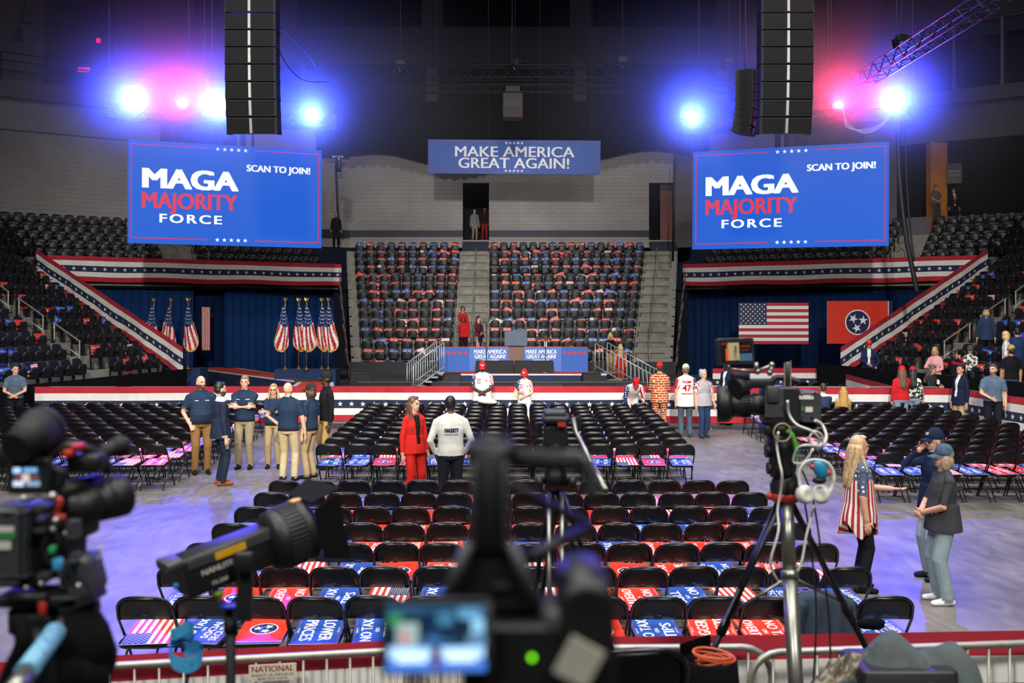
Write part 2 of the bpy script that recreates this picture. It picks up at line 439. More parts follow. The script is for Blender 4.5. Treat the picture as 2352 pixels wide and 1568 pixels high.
# right upper wall: suite glazing
b = MB(); RU = [(17.6, 50.6), (19.6, 47.5), (31, 38)]
wall_run(b, RU[0], RU[1], 13.2, 24)
wall_run(b, RU[1], RU[2], 13.2, 13.5); wall_run(b, RU[1], RU[2], 17.0, 24); wall_run(b, (17.7, 54), RU[0], 13.2, 24)
struct('wall_upper_right', b, M_PLASTER)
g0, g1 = Vector((19.6, 47.4, 0)), Vector((31, 37.9, 0))
t = empty('window_2', tuple(g0.lerp(g1, .3))[:2]+(13.5,), 0, 'glazed suite front with pale mullions above the right stand', 'window'); t['kind'] = 'structure'
M_MULL = mat('mullion', '#8c8f9c', .5, .3)
for k in range(8):
    p = g0.lerp(g1, k/7); bb = MB(); bb.box(p+Vector((0, -.04, 15.25))-t.location, (.12, .1, 3.5), 0, rotm(rz=-.69)); bb.build('mullion', M_MULL, t)
for z in (13.55, 17.0):
    bb = MB(); bb.tube([g0+Vector((0, 0, z))-t.location, g1+Vector((0, 0, z))-t.location], .06, 4); bb.build('mullion', M_MULL, t)
M_GLASS = mat('window_glass', '#c8d4e0', .03, var=0, trans=1.0)
for k in range(7):
    p, q = g0.lerp(g1, (k+.03)/7), g0.lerp(g1, (k+.97)/7); bb = MB(); wall_run(bb, tuple(p-t.location)[:2], tuple(q-t.location)[:2], .08, 3.45, .012); bb.build('pane', M_GLASS, t)
b = MB(); wall_run(b, (20.6, 51), (33, 41), 13.2, 17.2, .1); wall_run(b, (20, 48), (31.2, 38.6), 13.1, 13.25, 3.4)
struct('wall_suite', b, mat('suite_back', '#2a2f42', .8))
# ---- centre stand
TR = .83; RS = .414; D0 = 38.0; NR = 13
def cz(i): return .91+RS*i
def cy(i): return D0+TR*i
def cedge(i): return 6.25+.16*i
t = empty('stand_center', (0, 37.4, 0)); t['kind'] = 'structure'
for i in range(NR+1):
    e = cedge(i); zt = cz(i); bb = MB()
    y0 = cy(i)-.56-37.4; y1 = y0+TR+.02
    if i == NR: y1 += 1.3
    bb.box((0, (y0+y1)/2, zt-.35), (2*e, y1-y0, .7)); bb.build('tread', M_CONC, t)
t2 = empty('stand_center_front', (0, 37.4, 0)); t2['kind'] = 'structure'
bb = MB(); bb.box((0, -.05, .62), (12.7, .05, 1.24)); bb.build('panel', mat('stand_front_panel', '#23282c', .8), t2)
# sides of the passages under the stand
for s in (-1, 1):
    bb = MB()
    for i in range(NR+1):
        e = cedge(i); bb.box((s*(e-.06), cy(i)-.14, (cz(i)-.36)/2), (.1, TR+.02, max(.2, cz(i)-.36)))
    struct('wall_passage', bb, M_BLKCLOTH)
M_STEP = mat('step_concrete', '#7b776d', .85, var=.3, scale=3); M_NOSE = mat('step_nosing', '#4a4842', .8)
# aisle half-steps
def aisle_x(which, i):
    if which == 0: return (-2.33-.018*i, -.97-.018*i)
    return (4.85+.155*i, 6.05+.16*i)
for wch in (0, 1):
    for i in range(NR):
        x0, x1 = aisle_x(wch, i); bb = MB()
        bb.box(((x0+x1)/2, cy(i)+.11-37.4, cz(i)+RS/4), (x1-x0-.06, .33, RS/2)); bb.box(((x0+x1)/2, cy(i)-.05-37.4, cz(i)+RS/2-.015), (x1-x0-.05, .04, .034), 1); bb.build('step', [M_STEP, M_NOSE], t)
# dark steps up to the doors
for (x0, x1) in (D1, D2):
    for k in range(4):
        bb = MB(); bb.box(((x0+x1)/2, 49.2+.22*k-37.4, 6.33+.16*k), (x1-x0, .25, .18)); bb.build('step', mat('dark_step', '#1c2334', .8), t)
# ---- side stands (mirrored)
DV = Vector((.206, .978, 0)).normalized(); NV = Vector((-.978, .206, 0)).normalized(); A0 = Vector((-13.6, 24, 0))
def side_pt(s, k, tt, z):
    p = A0+DV*tt+NV*(TR*k); return Vector((p.x*(-s), p.y, z))      # s=-1 left, +1 right
def side_end(k): return 9.2+.287*k
def aisle_t(k): return 5.2+.2*k
NS = 14
for s, nm in ((-1, 'stand_left'), (1, 'stand_right')):
    t = empty(nm, tuple(side_pt(s, 0, 0, 0))); t['kind'] = 'structure'
    rz = math.atan2(DV.y, -s*DV.x)
    for k in range(NS+1):
        te = side_end(min(k, 9))-.02 if k < 10 else side_end(k)+3.0
        ts = -7+.5*k; zt = cz(k); c = side_pt(s, k+.18, (ts+te)/2, zt-.35)-t.location; bb = MB()
        bb.box(c, (te-ts, TR+.02, .7), 0, rotm(rz=rz)); bb.build('tread', M_CONC, t)
        if k < 11:
            c = side_pt(s, k+.5, aisle_t(k), zt+RS/4)-t.location; bb = MB()
            bb.box(c, (1.1, .33, RS/2), 0, rotm(rz=rz)); bb.build('step', M_CONC, t)
    if s > 0:           # walkway behind the right-hand skirt
        bb = MB(); c = side_pt(s, -.95, 0, .22)-t.location; bb.box(c, (18.4, .86, .44), 0, rotm(rz=rz)); bb.build('walkway', M_CONC, t)
    # black skirt in front and the closed end below the bunting
    ks, zs = (-.55, 1.2) if s < 0 else (-1.5, 1.40)
    b = MB(); p0 = side_pt(s, ks, -9, 0); p1 = side_pt(s, ks, 9.3, 0); c = (p0+p1)/2
    b.box((c.x, c.y, zs/2), ((p1-p0).length, .05, zs), 0, rotm(rz=rz)); struct('wall_skirt', b, M_BLKCLOTH)
    b = MB(); q0 = Vector((-11.4, 33.0, 0)); q1 = Vector((-18.4, 37.2, 0))
    vs = [(q.x*-s, q.y+dy, z) for dy in (0, .06) for (q, z) in ((q0, 0), (q1, 0), (q1, 4.6), (q0, .75))]
    b.add(vs, [(0, 1, 2, 3), (7, 6, 5, 4), (3, 2, 6, 7), (0, 3, 7, 4), (1, 0, 4, 5), (2, 1, 5, 6)]); struct('wall_end', b, M_BLKCLOTH)
# ---- tier above the side passages
BQ0 = Vector((-18.4, 37.2, 0)); BQ1 = Vector((-7.8, 44.0, 0)); BD = (BQ1-BQ0).normalized(); BN = Vector((-BD.y, BD.x, 0))
def tier_pt(s, k, u, z): p = BQ0+BD*u+BN*(.45+TR*k); return Vector((p.x*-s, p.y, z))
def tz(k): return 4.55+RS*k
BL = (BQ1-BQ0).length
for s, nm in ((-1, 'stand_upper_left'), (1, 'stand_upper_right')):
    t = empty(nm, tuple(tier_pt(s, 0, BL/2, 0))); t['kind'] = 'structure'; rz = math.atan2(BD.y, -s*BD.x)
    for k in range(6):
        u0 = -3.5+.3*k; u1 = BL-.15-.02*k; c = tier_pt(s, k+.15, (u0+u1)/2, tz(k)-.2)-t.location; bb = MB()
        bb.box(c, (u1-u0, TR+.02, .4), 0, rotm(rz=rz)); bb.build('tread', M_CONC, t)
    b = MB(); c = tier_pt(s, -.52, BL/2, 4.62); b.box(c, (BL, .08, .55), 0, rotm(rz=rz)); struct('wall_passage_head', b, M_BLKCLOTH)
    b = MB(); c = tier_pt(s, 2.6, BL/2-.5, 4.2); b.box(c, (BL+2, 5.2, .1), 0, rotm(rz=rz)); struct('ceiling_passage', b, M_BLKCLOTH)
# ================================================================ placards
SW, SH = .56, .38
def us_flag(b, x0, y0, x1, y1, z, M=None, red=1, white=2, blue=3, lift=.0004):
    h = y1-y0; cw = x0+(x1-x0)*.4; st = h/13
    for k in range(13): 
        a = cw if k >= 6 else x0
        b.flat(rect(a, y0+k*st, x1, y0+(k+1)*st), z, red if k % 2 == 0 else white, M)
    b.flat(rect(x0, y0+6*st, cw, y1), z, blue, M); r = (y1-y0)*.026
    for j in range(9):
        nrow = 6 if j % 2 == 0 else 5
        for i in range(nrow):
            cx = x0+(cw-x0)*((i+.5)/6 if nrow == 6 else (i+1)/6); cy_ = y0+6*st+7*st*(j+.8)/9.6
            b.flat(star(cx, cy_, r), z+lift, white, M)
def tn_flag(b, x0, y0, x1, y1, z, M=None, red=1, white=2, blue=3, lift=.0004, left=False):
    w_ = x1-x0; h = y1-y0; e = x1-.07*w_
    b.flat(rect(x0, y0, e, y1), z, red, M); b.flat(rect(e, y0, e+.012*w_, y1), z, white, M); b.flat(rect(e+.012*w_, y0, x1, y1), z, blue, M)
    cx, cy_ = x0+.465*w_, (y0+y1)/2; r = .27*h
    b.flat(circle(cx, cy_, r*1.1), z+lift, white, M); b.flat(circle(cx, cy_, r), z+2*lift, blue, M)
    for a in (.35, 2.45, 4.55): b.flat(star(cx+.5*r*math.cos(a), cy_+.5*r*math.sin(a), r*.42, a-.4), z+3*lift, white, M)
SIGN_MATS = [mat('board_back', '#d8d6d0', .7), M_PRED, M_PWHITE, M_PBLUE, M_PNAVY]
def sign_mb(kind):
    b = MB(); th = .004; z = th+.0003
    b.box((0, 0, th/2), (SW, SH, th), 0)
    x0, x1, y0, y1 = -SW/2, SW/2, -SH/2, SH/2
    if kind == 'flag': us_flag(b, x0, y0, x1, y1, z, blue=4)
    elif kind == 'tn': tn_flag(b, x0, y0, x1, y1, z, blue=4)
    else:
        bg = 1 if kind in ('over', 'bigger') else 3; rim = 3 if bg == 1 else 1
        b.flat(rect(x0, y0, x1, y1), z, bg)
        t = .0022; e = .016; z1 = z+.0003; lc = 2 if bg == 1 else 1
        for r_ in (rect(x0+e, y0+e, x1-e, y0+e+t), rect(x0+e, y1-e-t, x1-e, y1-e), rect(x0+e, y0+e, x0+e+t, y1-e), rect(x1-e-t, y0+e, x1-e, y1-e)): b.flat(r_, z1, lc)
        for sy in (-1, 1):
            for k in range(5): b.flat(star((k-2)*.022, sy*(SH/2-.030), .009), z1, 2)
        L_ = {'nts': (('NO TAX', .075, .105, .40), ('ON', .034, .032, .075), ('SOCIAL', .066, -.036, .36), ('SECURITY', .066, -.118, .44)),
              'tips': (('NO TAX', .095, .088, .46), ('ON', .036, 0, .08), ('TIPS', .095, -.09, .30)),
              'over': (('NO TAX', .09, .092, .44), ('ON', .036, .006, .08), ('OVERTIME', .09, -.085, .47)),
              'lower': (('LOWER', .105, .075, .42), ('PRICES', .105, -.075, .42)),
              'bigger': (('BIGGER', .10, .075, .42), ('PAYCHECKS', .10, -.075, .48))}[kind]
        for (s_, h, y, w_) in L_: b.text(s_, 0, y, h, z1, 2, bold=.018, width=w_, res=2)
    return b
KINDS = ['flag', 'tn', 'nts', 'tips', 'over', 'lower', 'bigger']
SIGN_MB = {k: sign_mb(k) for k in KINDS}
SIGN_ME = {k: SIGN_MB[k].mesh('placard', SIGN_MATS) for k in KINDS}
# a plain print of the same boards for the far ones (lettering reduced to bars)
def far_sign_mb(kind):
    b = MB(); b.box((0, 0, .002), (SW, SH, .004), 0); x0, x1, y0, y1 = -SW/2, SW/2, -SH/2, SH/2; z = .0045
    if kind == 'flag':
        for k in range(7): b.flat(rect(x0 if k < 3 else -.05, y0+k*SH/7, x1, y0+(k+.5)*SH/7), z, 1); b.flat(rect(x0 if k < 3 else -.05, y0+(k+.5)*SH/7, x1, y0+(k+1)*SH/7), z, 2)
        b.flat(rect(x0, 0, -.05, y1), z+.0004, 4)
    elif kind == 'tn': tn_flag(b, x0, y0, x1, y1, z, blue=4)
    else:
        b.flat(rect(x0, y0, x1, y1), z, 1 if kind in ('over', 'bigger') else 3)
        for s_, y in {'nts': (('NO TAX', .1), ('SECURITY', -.09)), 'tips': (('NO TAX', .09), ('TIPS', -.09)), 'over': (('NO TAX', .09), ('OVERTIME', -.09)), 'lower': (('LOWER', .08), ('PRICES', -.08)), 'bigger': (('BIGGER', .08), ('PAYCHECKS', -.08))}[kind]:
            b.text(s_, 0, y, .09, z+.0006, 2, bold=0, width=.42, res=1)
    return b
FAR_MB = {k: far_sign_mb(k) for k in KINDS}
SAY = {'flag': 'stars and stripes', 'tn': 'red three-star flag', 'nts': 'blue NO TAX ON SOCIAL SECURITY', 'tips': 'blue NO TAX ON TIPS',
       'over': 'red NO TAX ON OVERTIME', 'lower': 'blue LOWER PRICES', 'bigger': 'red BIGGER PAYCHECKS'}
SIGN_SPOTS = []                                     # (size in the picture, kind, matrix, label, group)
def add_sign(kind, M, label, group):
    p = M.translation; SIGN_SPOTS.append((1/(p-Vector((0, 0, CAMZ))).length, kind, M, label, group))
def in_view(p, mx=60, my=80):
    if p.y < 1: return False
    x = CX+F*p.x/p.y; y = HZ-F*(p.z-CAMZ)/p.y
    return -mx < x < 2352+mx and -my < y < 1568+my

# ================================================================ folding chairs
def chair_parts():
    P = {}
    # inverted-U tube: front feet, up past the seat, round the top of the back
    side = [(.215, .235, .012), (.215, .10, .26), (.218, -.03, .46), (.222, -.125, .60)]
    top = []
    for k in range(9):
        a = math.pi*k/8; top.append((.222*math.copysign(abs(math.cos(a))**.62, math.cos(a)), -.135-.085*math.sin(a)**.7-.0, .625+.175*abs(math.sin(a))**.75))
    path = side+top[0:]+[(-x, y, z) for (x, y, z) in side[::-1]]
    b = MB(); b.tube(smooth_path(path, 2), .0125, 6); P['frame'] = ([b.mesh('frame', M_BLKMET)])
    legs = []
    for s in (-1, 1):
        b = MB(); b.tube([(s*.195, -.27, .012), (s*.195, .02, .36), (s*.195, .06, .425)], .011, 6); b.tube([(s*.195, -.272, 0), (s*.195, -.266, .035)], .015, 6); legs.append(b.mesh('leg', M_BLKMET))
    P['leg'] = legs
    b = MB(); b.tube([(-.195, -.205, .09), (.195, -.205, .09)], .008, 6); b2 = MB(); b2.tube([(-.215, .165, .14), (.215, .165, .14)], .008, 6)
    P['crossbar'] = [b.mesh('crossbar', M_BLKMET), b2.mesh('crossbar', M_BLKMET)]
    b = MB(); R = rotm(rx=math.radians(3.5)); b.rbox((0, -.045, .437), (.385, .43, .042), .07, 0, R); P['seat'] = [b.mesh('seat', M_BLACK)]
    # back panel: rounded, hollow to the sitter
    b = MB(); n = 10; vs = []; outline = []
    for j in range(6):
        f = j/5; z = .605+.19*f; hw = .213*(1-.0*f) if f < .4 else .213*(1-((f-.4)/.6)**3.2*.42)
        for i in range(n+1):
            u = -1+2*i/n; x = hw*u; y = -.128-.085*f+.028*(1-u*u)*-1; zc = z-(.012*(u*u)*(1-f)) ; vs.append((x, y, zc))
    m_ = len(vs); vs2 = [(x, y+.012, z) for x, y, z in vs]
    fs = [(j*(n+1)+i, j*(n+1)+i+1, (j+1)*(n+1)+i+1, (j+1)*(n+1)+i) for j in range(5) for i in range(n)]
    b.add(vs+vs2, fs+[[m_+q for q in f][::-1] for f in fs], 0, True)
    rim = [i for i in range(n+1)]+[(j*(n+1)+n) for j in range(1, 6)]+[5*(n+1)+i for i in range(n-1, -1, -1)]+[j*(n+1) for j in range(4, 0, -1)]
    for q in range(len(rim)): a, c = rim[q], rim[(q+1) % len(rim)]; b.f.append([c, a, a+m_, c+m_]); b.m.append(0); b.sm.append(False)
    b.box((0, -.171, .645), (.03, .004, .012), 1)
    for s in (-1, 1): b.box((s*.14, -.157, .645), (.008, .004, .008), 1)
    P['backrest'] = [b.mesh('backrest', [M_BLACK, mat('rivet', '#8a8a88', .4, .8)])]
    return P
CHAIR = chair_parts()
CHAIR_MB = MB()
for nm, ml in CHAIR.items():
    for me in ml: CHAIR_MB.add([v.co[:] for v in me.vertices], [list(p.vertices) for p in me.polygons], 0, True)
CHAIR_SPOTS = []
def block(name, rows, cols_x, pick=None):
    for r, y in enumerate(rows):
        for c, x in enumerate(cols_x(r)):
            p = Vector((x+random.uniform(-.012, .012), y+.25+random.uniform(-.02, .02), 0))
            q = p+Vector((0, 0, .5))
            if not in_view(q, 70, 120): continue
            CHAIR_SPOTS.append((p.y, p, random.uniform(-.04, .04), name, r, c))
block('front block', [7.5+.89*i for i in range(7)], lambda r: [-2.9-.026*r+(.4505+.0023*r)*c for c in range(14)])
block('middle block', [16.5+.865*i for i in range(10)], lambda r: [-3.16-.035*r+(.469+.0055*r)*c for c in range(14)])
block('left block', [16.5+.865*i for i in range(10)], lambda r: [-6.2-.03*r-.463*c for c in range(15)])
block('right block', [15.5+.865*i for i in range(11)], lambda r: [6.15+.465*c for c in range(10)])
CHAIR_SPOTS.sort(key=lambda q: q[0])
PHOTO_KINDS = {('front block', 0): ['flag', 'nts', 'tn', 'lower', 'tips', 'lower', 'tn', 'tips', 'tn', 'tips', 'bigger', 'over', 'flag', 'nts'],
               ('front block', 1): ['nts', 'tn', 'over', 'tips', 'flag', 'tips', 'lower', 'flag', 'tn', 'over', 'tips', 'flag', 'nts', 'nts'],
               ('front block', 2): ['lower', 'tn', 'flag', 'tips', 'tn', 'bigger', 'nts', 'flag', 'tn', 'tn', 'over', 'nts', 'bigger', 'flag'],
               ('middle block', 0): ['tips', 'nts', 'tn', 'bigger', 'lower', 'tips', 'nts', 'tn', 'lower', 'tips', 'nts', 'flag', 'tn', 'nts']}
ORD = ['first', 'second', 'third', 'fourth', 'fifth', 'sixth', 'seventh', 'eighth', 'ninth', 'tenth', 'eleventh', 'twelfth', 'thirteenth', 'fourteenth', 'fifteenth', 'sixteenth', 'seventeenth', 'eighteenth']
BLOCKSAY = {'front block': ('past the press fence', 'the light-stand end'), 'middle block': ('behind the red-suit woman', 'the polo-shirt crew end'), 'left block': ('in the left block', 'the polo-shirt crew'), 'right block': ('behind the flag tunic', 'the tripod-camera aisle')}
SHORT = {'flag': 'striped', 'tn': 'three-star', 'nts': 'SOCIAL SECURITY', 'tips': 'TIPS', 'over': 'OVERTIME', 'lower': 'LOWER PRICES', 'bigger': 'PAYCHECKS'}
far_chairs = MB(); n_ind = 0
for (y, p, rz, blk, r, c) in CHAIR_SPOTS:
    kinds = PHOTO_KINDS.get((blk, r)); kind = kinds[c] if kinds and c < len(kinds) else random.choice(KINDS)
    M = Matrix.Translation(p) @ Matrix.Rotation(rz, 4, 'Z')
    if n_ind < 300:
        n_ind += 1
        e = empty('folding_chair', p, rz, 'folding chair, %s row %s, %s from %s' % (ORD[r], BLOCKSAY[blk][0], ORD[c], BLOCKSAY[blk][1]), 'chair', 'black folding chairs in the '+blk)
        for nm, ml in CHAIR.items():
            for me in ml: link(nm, me, e)
    else: far_chairs.merge(CHAIR_MB, M)
    flip = random.random() < .5
    if blk == 'front block' and r == 0: flip = c in (2, 3, 5, 11)
    S = M @ Matrix.Translation((random.uniform(-.015, .015), -.01+random.uniform(-.02, .02), .4655)) @ Matrix.Rotation(math.radians(3.5), 4, 'X') @ Matrix.Rotation((-1 if flip else 1)*math.pi/2+random.uniform(-.12, .12), 4, 'Z')
    add_sign(kind, S, '%s placard, %s row %s, %s from %s' % (SHORT[kind], ORD[r], BLOCKSAY[blk][0], ORD[c], BLOCKSAY[blk][1]), 'placards on the chairs of the '+blk)
tag(far_chairs.build('folding_chairs_far', M_BLKMET), 'rows of black folding chairs farthest back before the bunting fence', 'chair', kind='stuff')

# ================================================================ stadium seats
M_SEAT = mat('seat_plastic', '#131419', .42, var=.1); M_SEATF = mat('seat_foot', '#17181c', .5, .4)
def seat_parts():
    P = {}
    def shell(w0, w1, z0, z1, y0, y1, hollow, th, top_r):
        b = MB(); n = 8; m = 5; vs = []
        for j in range(m+1):
            f = j/m; hw = (w0+(w1-w0)*f)/2
            if f > .6: hw *= 1-((f-.6)/.4)**2.5*top_r
            if f < .25: hw *= 1-((.25-f)/.25)**2*.18
            for i in range(n+1):
                u = -1+2*i/n; vs.append((hw*u, y0+(y1-y0)*f-hollow*(1-u*u)*-1, z0+(z1-z0)*f-.02*u*u*f))
        k = len(vs); vs2 = [(x, y+th, z) for x, y, z in vs]
        fs = [(j*(n+1)+i, j*(n+1)+i+1, (j+1)*(n+1)+i+1, (j+1)*(n+1)+i) for j in range(m) for i in range(n)]
        b.add(vs+vs2, fs+[[k+q for q in f][::-1] for f in fs], 0, True)
        rim = list(range(n+1))+[j*(n+1)+n for j in range(1, m+1)]+[m*(n+1)+i for i in range(n-1, -1, -1)]+[j*(n+1) for j in range(m-1, 0, -1)]
        for q in range(len(rim)): a, c = rim[q], rim[(q+1) % len(rim)]; b.f.append([c, a, a+k, c+k]); b.m.append(0); b.sm.append(False)
        return b
    P['backrest'] = shell(.40, .43, .38, .86, .06, .16, .03, .025, .3).mesh('backrest', M_SEAT)
    P['seat_pan'] = shell(.38, .40, .37, .70, -.03, -.06, -.03, .035, .25).mesh('seat_pan', M_SEAT)
    for s in (-1, 1):
        b = MB(); b.box((s*.225, .0, .56), (.035, .30, .03), 0); b.box((s*.225, .08, .30), (.03, .05, .55), 0); b.box((s*.225, .06, .02), (.05, .14, .03), 0)
        P['armrest' if s < 0 else 'armrest ']= b.mesh('armrest', M_SEATF)
    return P
SEAT = seat_parts(); SEAT_MB = MB()
for me in SEAT.values(): SEAT_MB.add([v.co[:] for v in me.vertices], [list(p.vertices) for p in me.polygons], 0, True)
SEATS = []
def seat_row(p0, d, n, z, rz, where, fill, row=0, rev=False):
    d = Vector(d); L_ = d.length; d = d.normalized(); step = L_/n
    for i in range(n):
        p = Vector(p0)+d*(step*(i+.5)); p.z = z
        if in_view(p+Vector((0, 0, .5)), 30, 60): SEATS.append((1/p.length, p, rz, where, fill, row, n-1-i if rev else i))
for i in range(NR):
    a0, a1 = aisle_x(0, i); b0, b1 = aisle_x(1, i); y = cy(i); z = cz(i); e = cedge(i)
    for (u, v, rv, wh_) in ((-e+.25, a0-.05, True, 'centre stand, %s left of the middle stair'), (a1+.05, b0-.05, False, 'centre stand, %s right of the middle stair')): seat_row((u, y, 0), (v-u, 0, 0), int((v-u)/.485), z, 0, wh_, .85, i, rv)
for s, wh in ((-1, 'left stand, %s'), (1, 'right stand, %s')):
    rz = math.radians(78.1) if s < 0 else math.radians(-78.1)
    for k in range(NS):
        te = side_end(k)-.7 if k < 10 else side_end(k)+2.0; ta = aisle_t(k)
        for (u, v, rv, sd) in ((-6+.5*k, ta-.6, True, ' from its stair, press side'), (ta+.6, te, False, ' from its stair, stage side')):
            n = int((v-u)/.49)
            if n < 1: continue
            p0 = side_pt(s, k, u, 0); p1 = side_pt(s, k, v, 0); seat_row(p0, p1-p0, n, cz(k), rz, wh+sd, .42 if k < 8 else 0, k, rv)
    rz2 = math.atan2(BD.y, BD.x)*(1 if s < 0 else -1)
    for k in range(6):
        u, v = -3.0+.3*k, BL-.5
        if s < 0:
            segs = [(u, 5.0), (6.6, v)]
        else: segs = [(u, 2.6), (3.9, v)]
        for (u_, v_) in segs:
            p0 = tier_pt(s, k, u_, 0); p1 = tier_pt(s, k, v_, 0); seat_row(p0, p1-p0, int((v_-u_)/.49), tz(k), rz2, 'tier over the '+('left' if s < 0 else 'right')+' passage, %s from its outer end', 0, k)
SEATS.sort(key=lambda q: -q[0])
far_seats = MB()
for n, (sz, p, rz, wh, fill, row, pos) in enumerate(SEATS):
    say = '%s row up, ' % ORD[row]+wh % ORD[pos]
    M = Matrix.Translation(p) @ Matrix.Rotation(rz, 4, 'Z')
    kind = random.choice(['flag', 'over', 'bigger', 'over', 'bigger', 'tn', 'nts', 'tips', 'lower', 'nts']) if random.random() < fill else None
    if n < 300:
        e = empty('stadium_seat', p, rz, 'tip-up seat, '+say, 'seat', 'black tip-up stadium seats')
        for nm, me in SEAT.items(): link(nm.strip(), me, e)
    else: far_seats.merge(SEAT_MB, M)
    if kind:
        t = random.uniform(-.45, .45) if random.random() < .55 else random.uniform(-.06, .06)
        up_ = math.pi/2*random.choice((1, -1)) if random.random() < .75 else 0
        S = M @ Matrix.Translation((random.uniform(-.04, .04), .035, (.55 if up_ else .60)+abs(t)*.12+random.uniform(-.05, .03))) @ Matrix.Rotation(math.radians(80), 4, 'X') @ Matrix.Rotation(t+up_, 4, 'Z') @ Matrix.Scale(.84, 4)
        add_sign(kind, S, SHORT[kind]+' placard in a seat, '+say, 'placards tucked into stadium seats')
tag(far_seats.build('stadium_seats_far', M_SEAT), 'rows of black stadium seats higher up and farther back', 'seat', kind='stuff')
SIGN_SPOTS.sort(key=lambda q: -q[0]); far_signs = MB()
for n, (sz, kind, M, label, group) in enumerate(SIGN_SPOTS):
    if n < 300:
        o = link('placard', SIGN_ME[kind]); o.matrix_world = M; tag(o, label, 'placard', group)
    else: far_signs.merge(FAR_MB[kind], M)
tag(far_signs.build('placards_far', SIGN_MATS), 'red, blue and striped placards left on the farthest seats', 'placard', kind='stuff')
# ================================================================ bunting
BANDS = [(0, .18, 0), (.18, .38, 1), (.38, .62, 2), (.62, .81, 1), (.81, 1.0, 0)]
BUNT_MATS = [M_RED, M_WHITE, M_NAVY]
def bunting(name, label, top, down, sp=.30, sr=.075, rip=.02, seed=0, off=None, flatstar=True):
    """striped cloth hung from the polyline `top`, `down` = vectors to its lower edge at each point"""
    top = [Vector(p) for p in top]; down = [Vector(d) for d in down]; rg = random.Random(seed); b = MB()
    seg = [0]
    for i in range(1, len(top)): seg.append(seg[-1]+(top[i]-top[i-1]).length)
    L_ = seg[-1]; n = max(6, int(L_/.22)); ph = [rg.random()*6 for _ in range(4)]
    def at(u):
        u = max(0, min(L_, u))
        for i in range(1, len(top)):
            if u <= seg[i]+1e-6:
                f = (u-seg[i-1])/(seg[i]-seg[i-1]); return top[i-1].lerp(top[i], f), down[i-1].lerp(down[i], f), (top[i]-top[i-1]).normalized()
    def P(u, v, lift=0):
        p, d, t = at(u); nn = t.cross(d).normalized()
        if nn.y > 0: nn = -nn
        w = rip*(math.sin(u*3.1+ph[0])+.7*math.sin(u*7.3+ph[1]+v*2)+.4*math.sin(u*13+ph[2]+v*4))*(.25+v)
        sag = rip*.9*math.sin(u*1.7+ph[3])*v
        return p+d*v+nn*(w+lift)+Vector((0, 0, sag))
    for (v0, v1, mi) in BANDS:
        ks = 2; vs = []; fs = []
        for j in range(ks+1):
            for i in range(n+1): vs.append(P(L_*i/n, v0+(v1-v0)*j/ks))
        for j in range(ks):
            for i in range(n): fs.append((j*(n+1)+i, (j+1)*(n+1)+i, (j+1)*(n+1)+i+1, j*(n+1)+i+1))
        b.add(vs, fs, mi, True)
    m = int(L_/sp)
    for k in range(m):
        u0 = (k+.5)*L_/m; hd = at(u0)[1].length
        pts = star(0, 0, sr); b.add([P(u0+x, .5-y/hd, .006+rip*.12) for (x, y) in pts], [list(range(10))], 1)
    o = b.build(name, BUNT_MATS)
    return tag(o, label, 'bunting')
DN = Vector((0, 0, -1))
FENCE_Y = 25.6
def barrier_parts(Lb=2.06):
    P = []; r = .17; h0, h1 = .16, 1.115; pts = []
    for (sx, sz, st) in ((1, 1, 0), (-1, 1, 90), (-1, -1, 180), (1, -1, 270)):
        for k in range(6):
            a = math.radians(st+90*k/5); pts.append((sx*(Lb/2-r)+r*math.cos(a), 0, (h1-r if sz > 0 else h0+r)+r*math.sin(a)))
    b = MB(); b.tube(pts, .0205, 10, closed=True); P.append(('frame', b.mesh('frame', M_GALV)))
    b = MB(); b.tube([(0, 0, h0), (0, 0, h1)], .0085, 6); bal = b.mesh('baluster', M_GALV)
    n = int((Lb-.1)/.128)
    for k in range(n): P.append(('baluster', bal, (-(n-1)/2+k)*.128))
    for s in (-1, 1):
        b = MB(); b.tube([(s*.78, -.3, .015), (s*.78, -.02, .06), (s*.78, 0, .17), (s*.78, .02, .06), (s*.78, .3, .015)], .014, 6); P.append(('foot', b.mesh('foot', M_GALV)))
    return P
BARR = barrier_parts()
def barrier(c, d, label, group=None):
    rz = math.atan2(d[1], d[0]); e = empty('crowd_barrier', (c[0], c[1], 0), rz, label, 'barrier', group)
    for q in BARR: o = link(q[0], q[1], e); o.location = (q[2] if len(q) > 2 else 0, 0, 0)
    return e
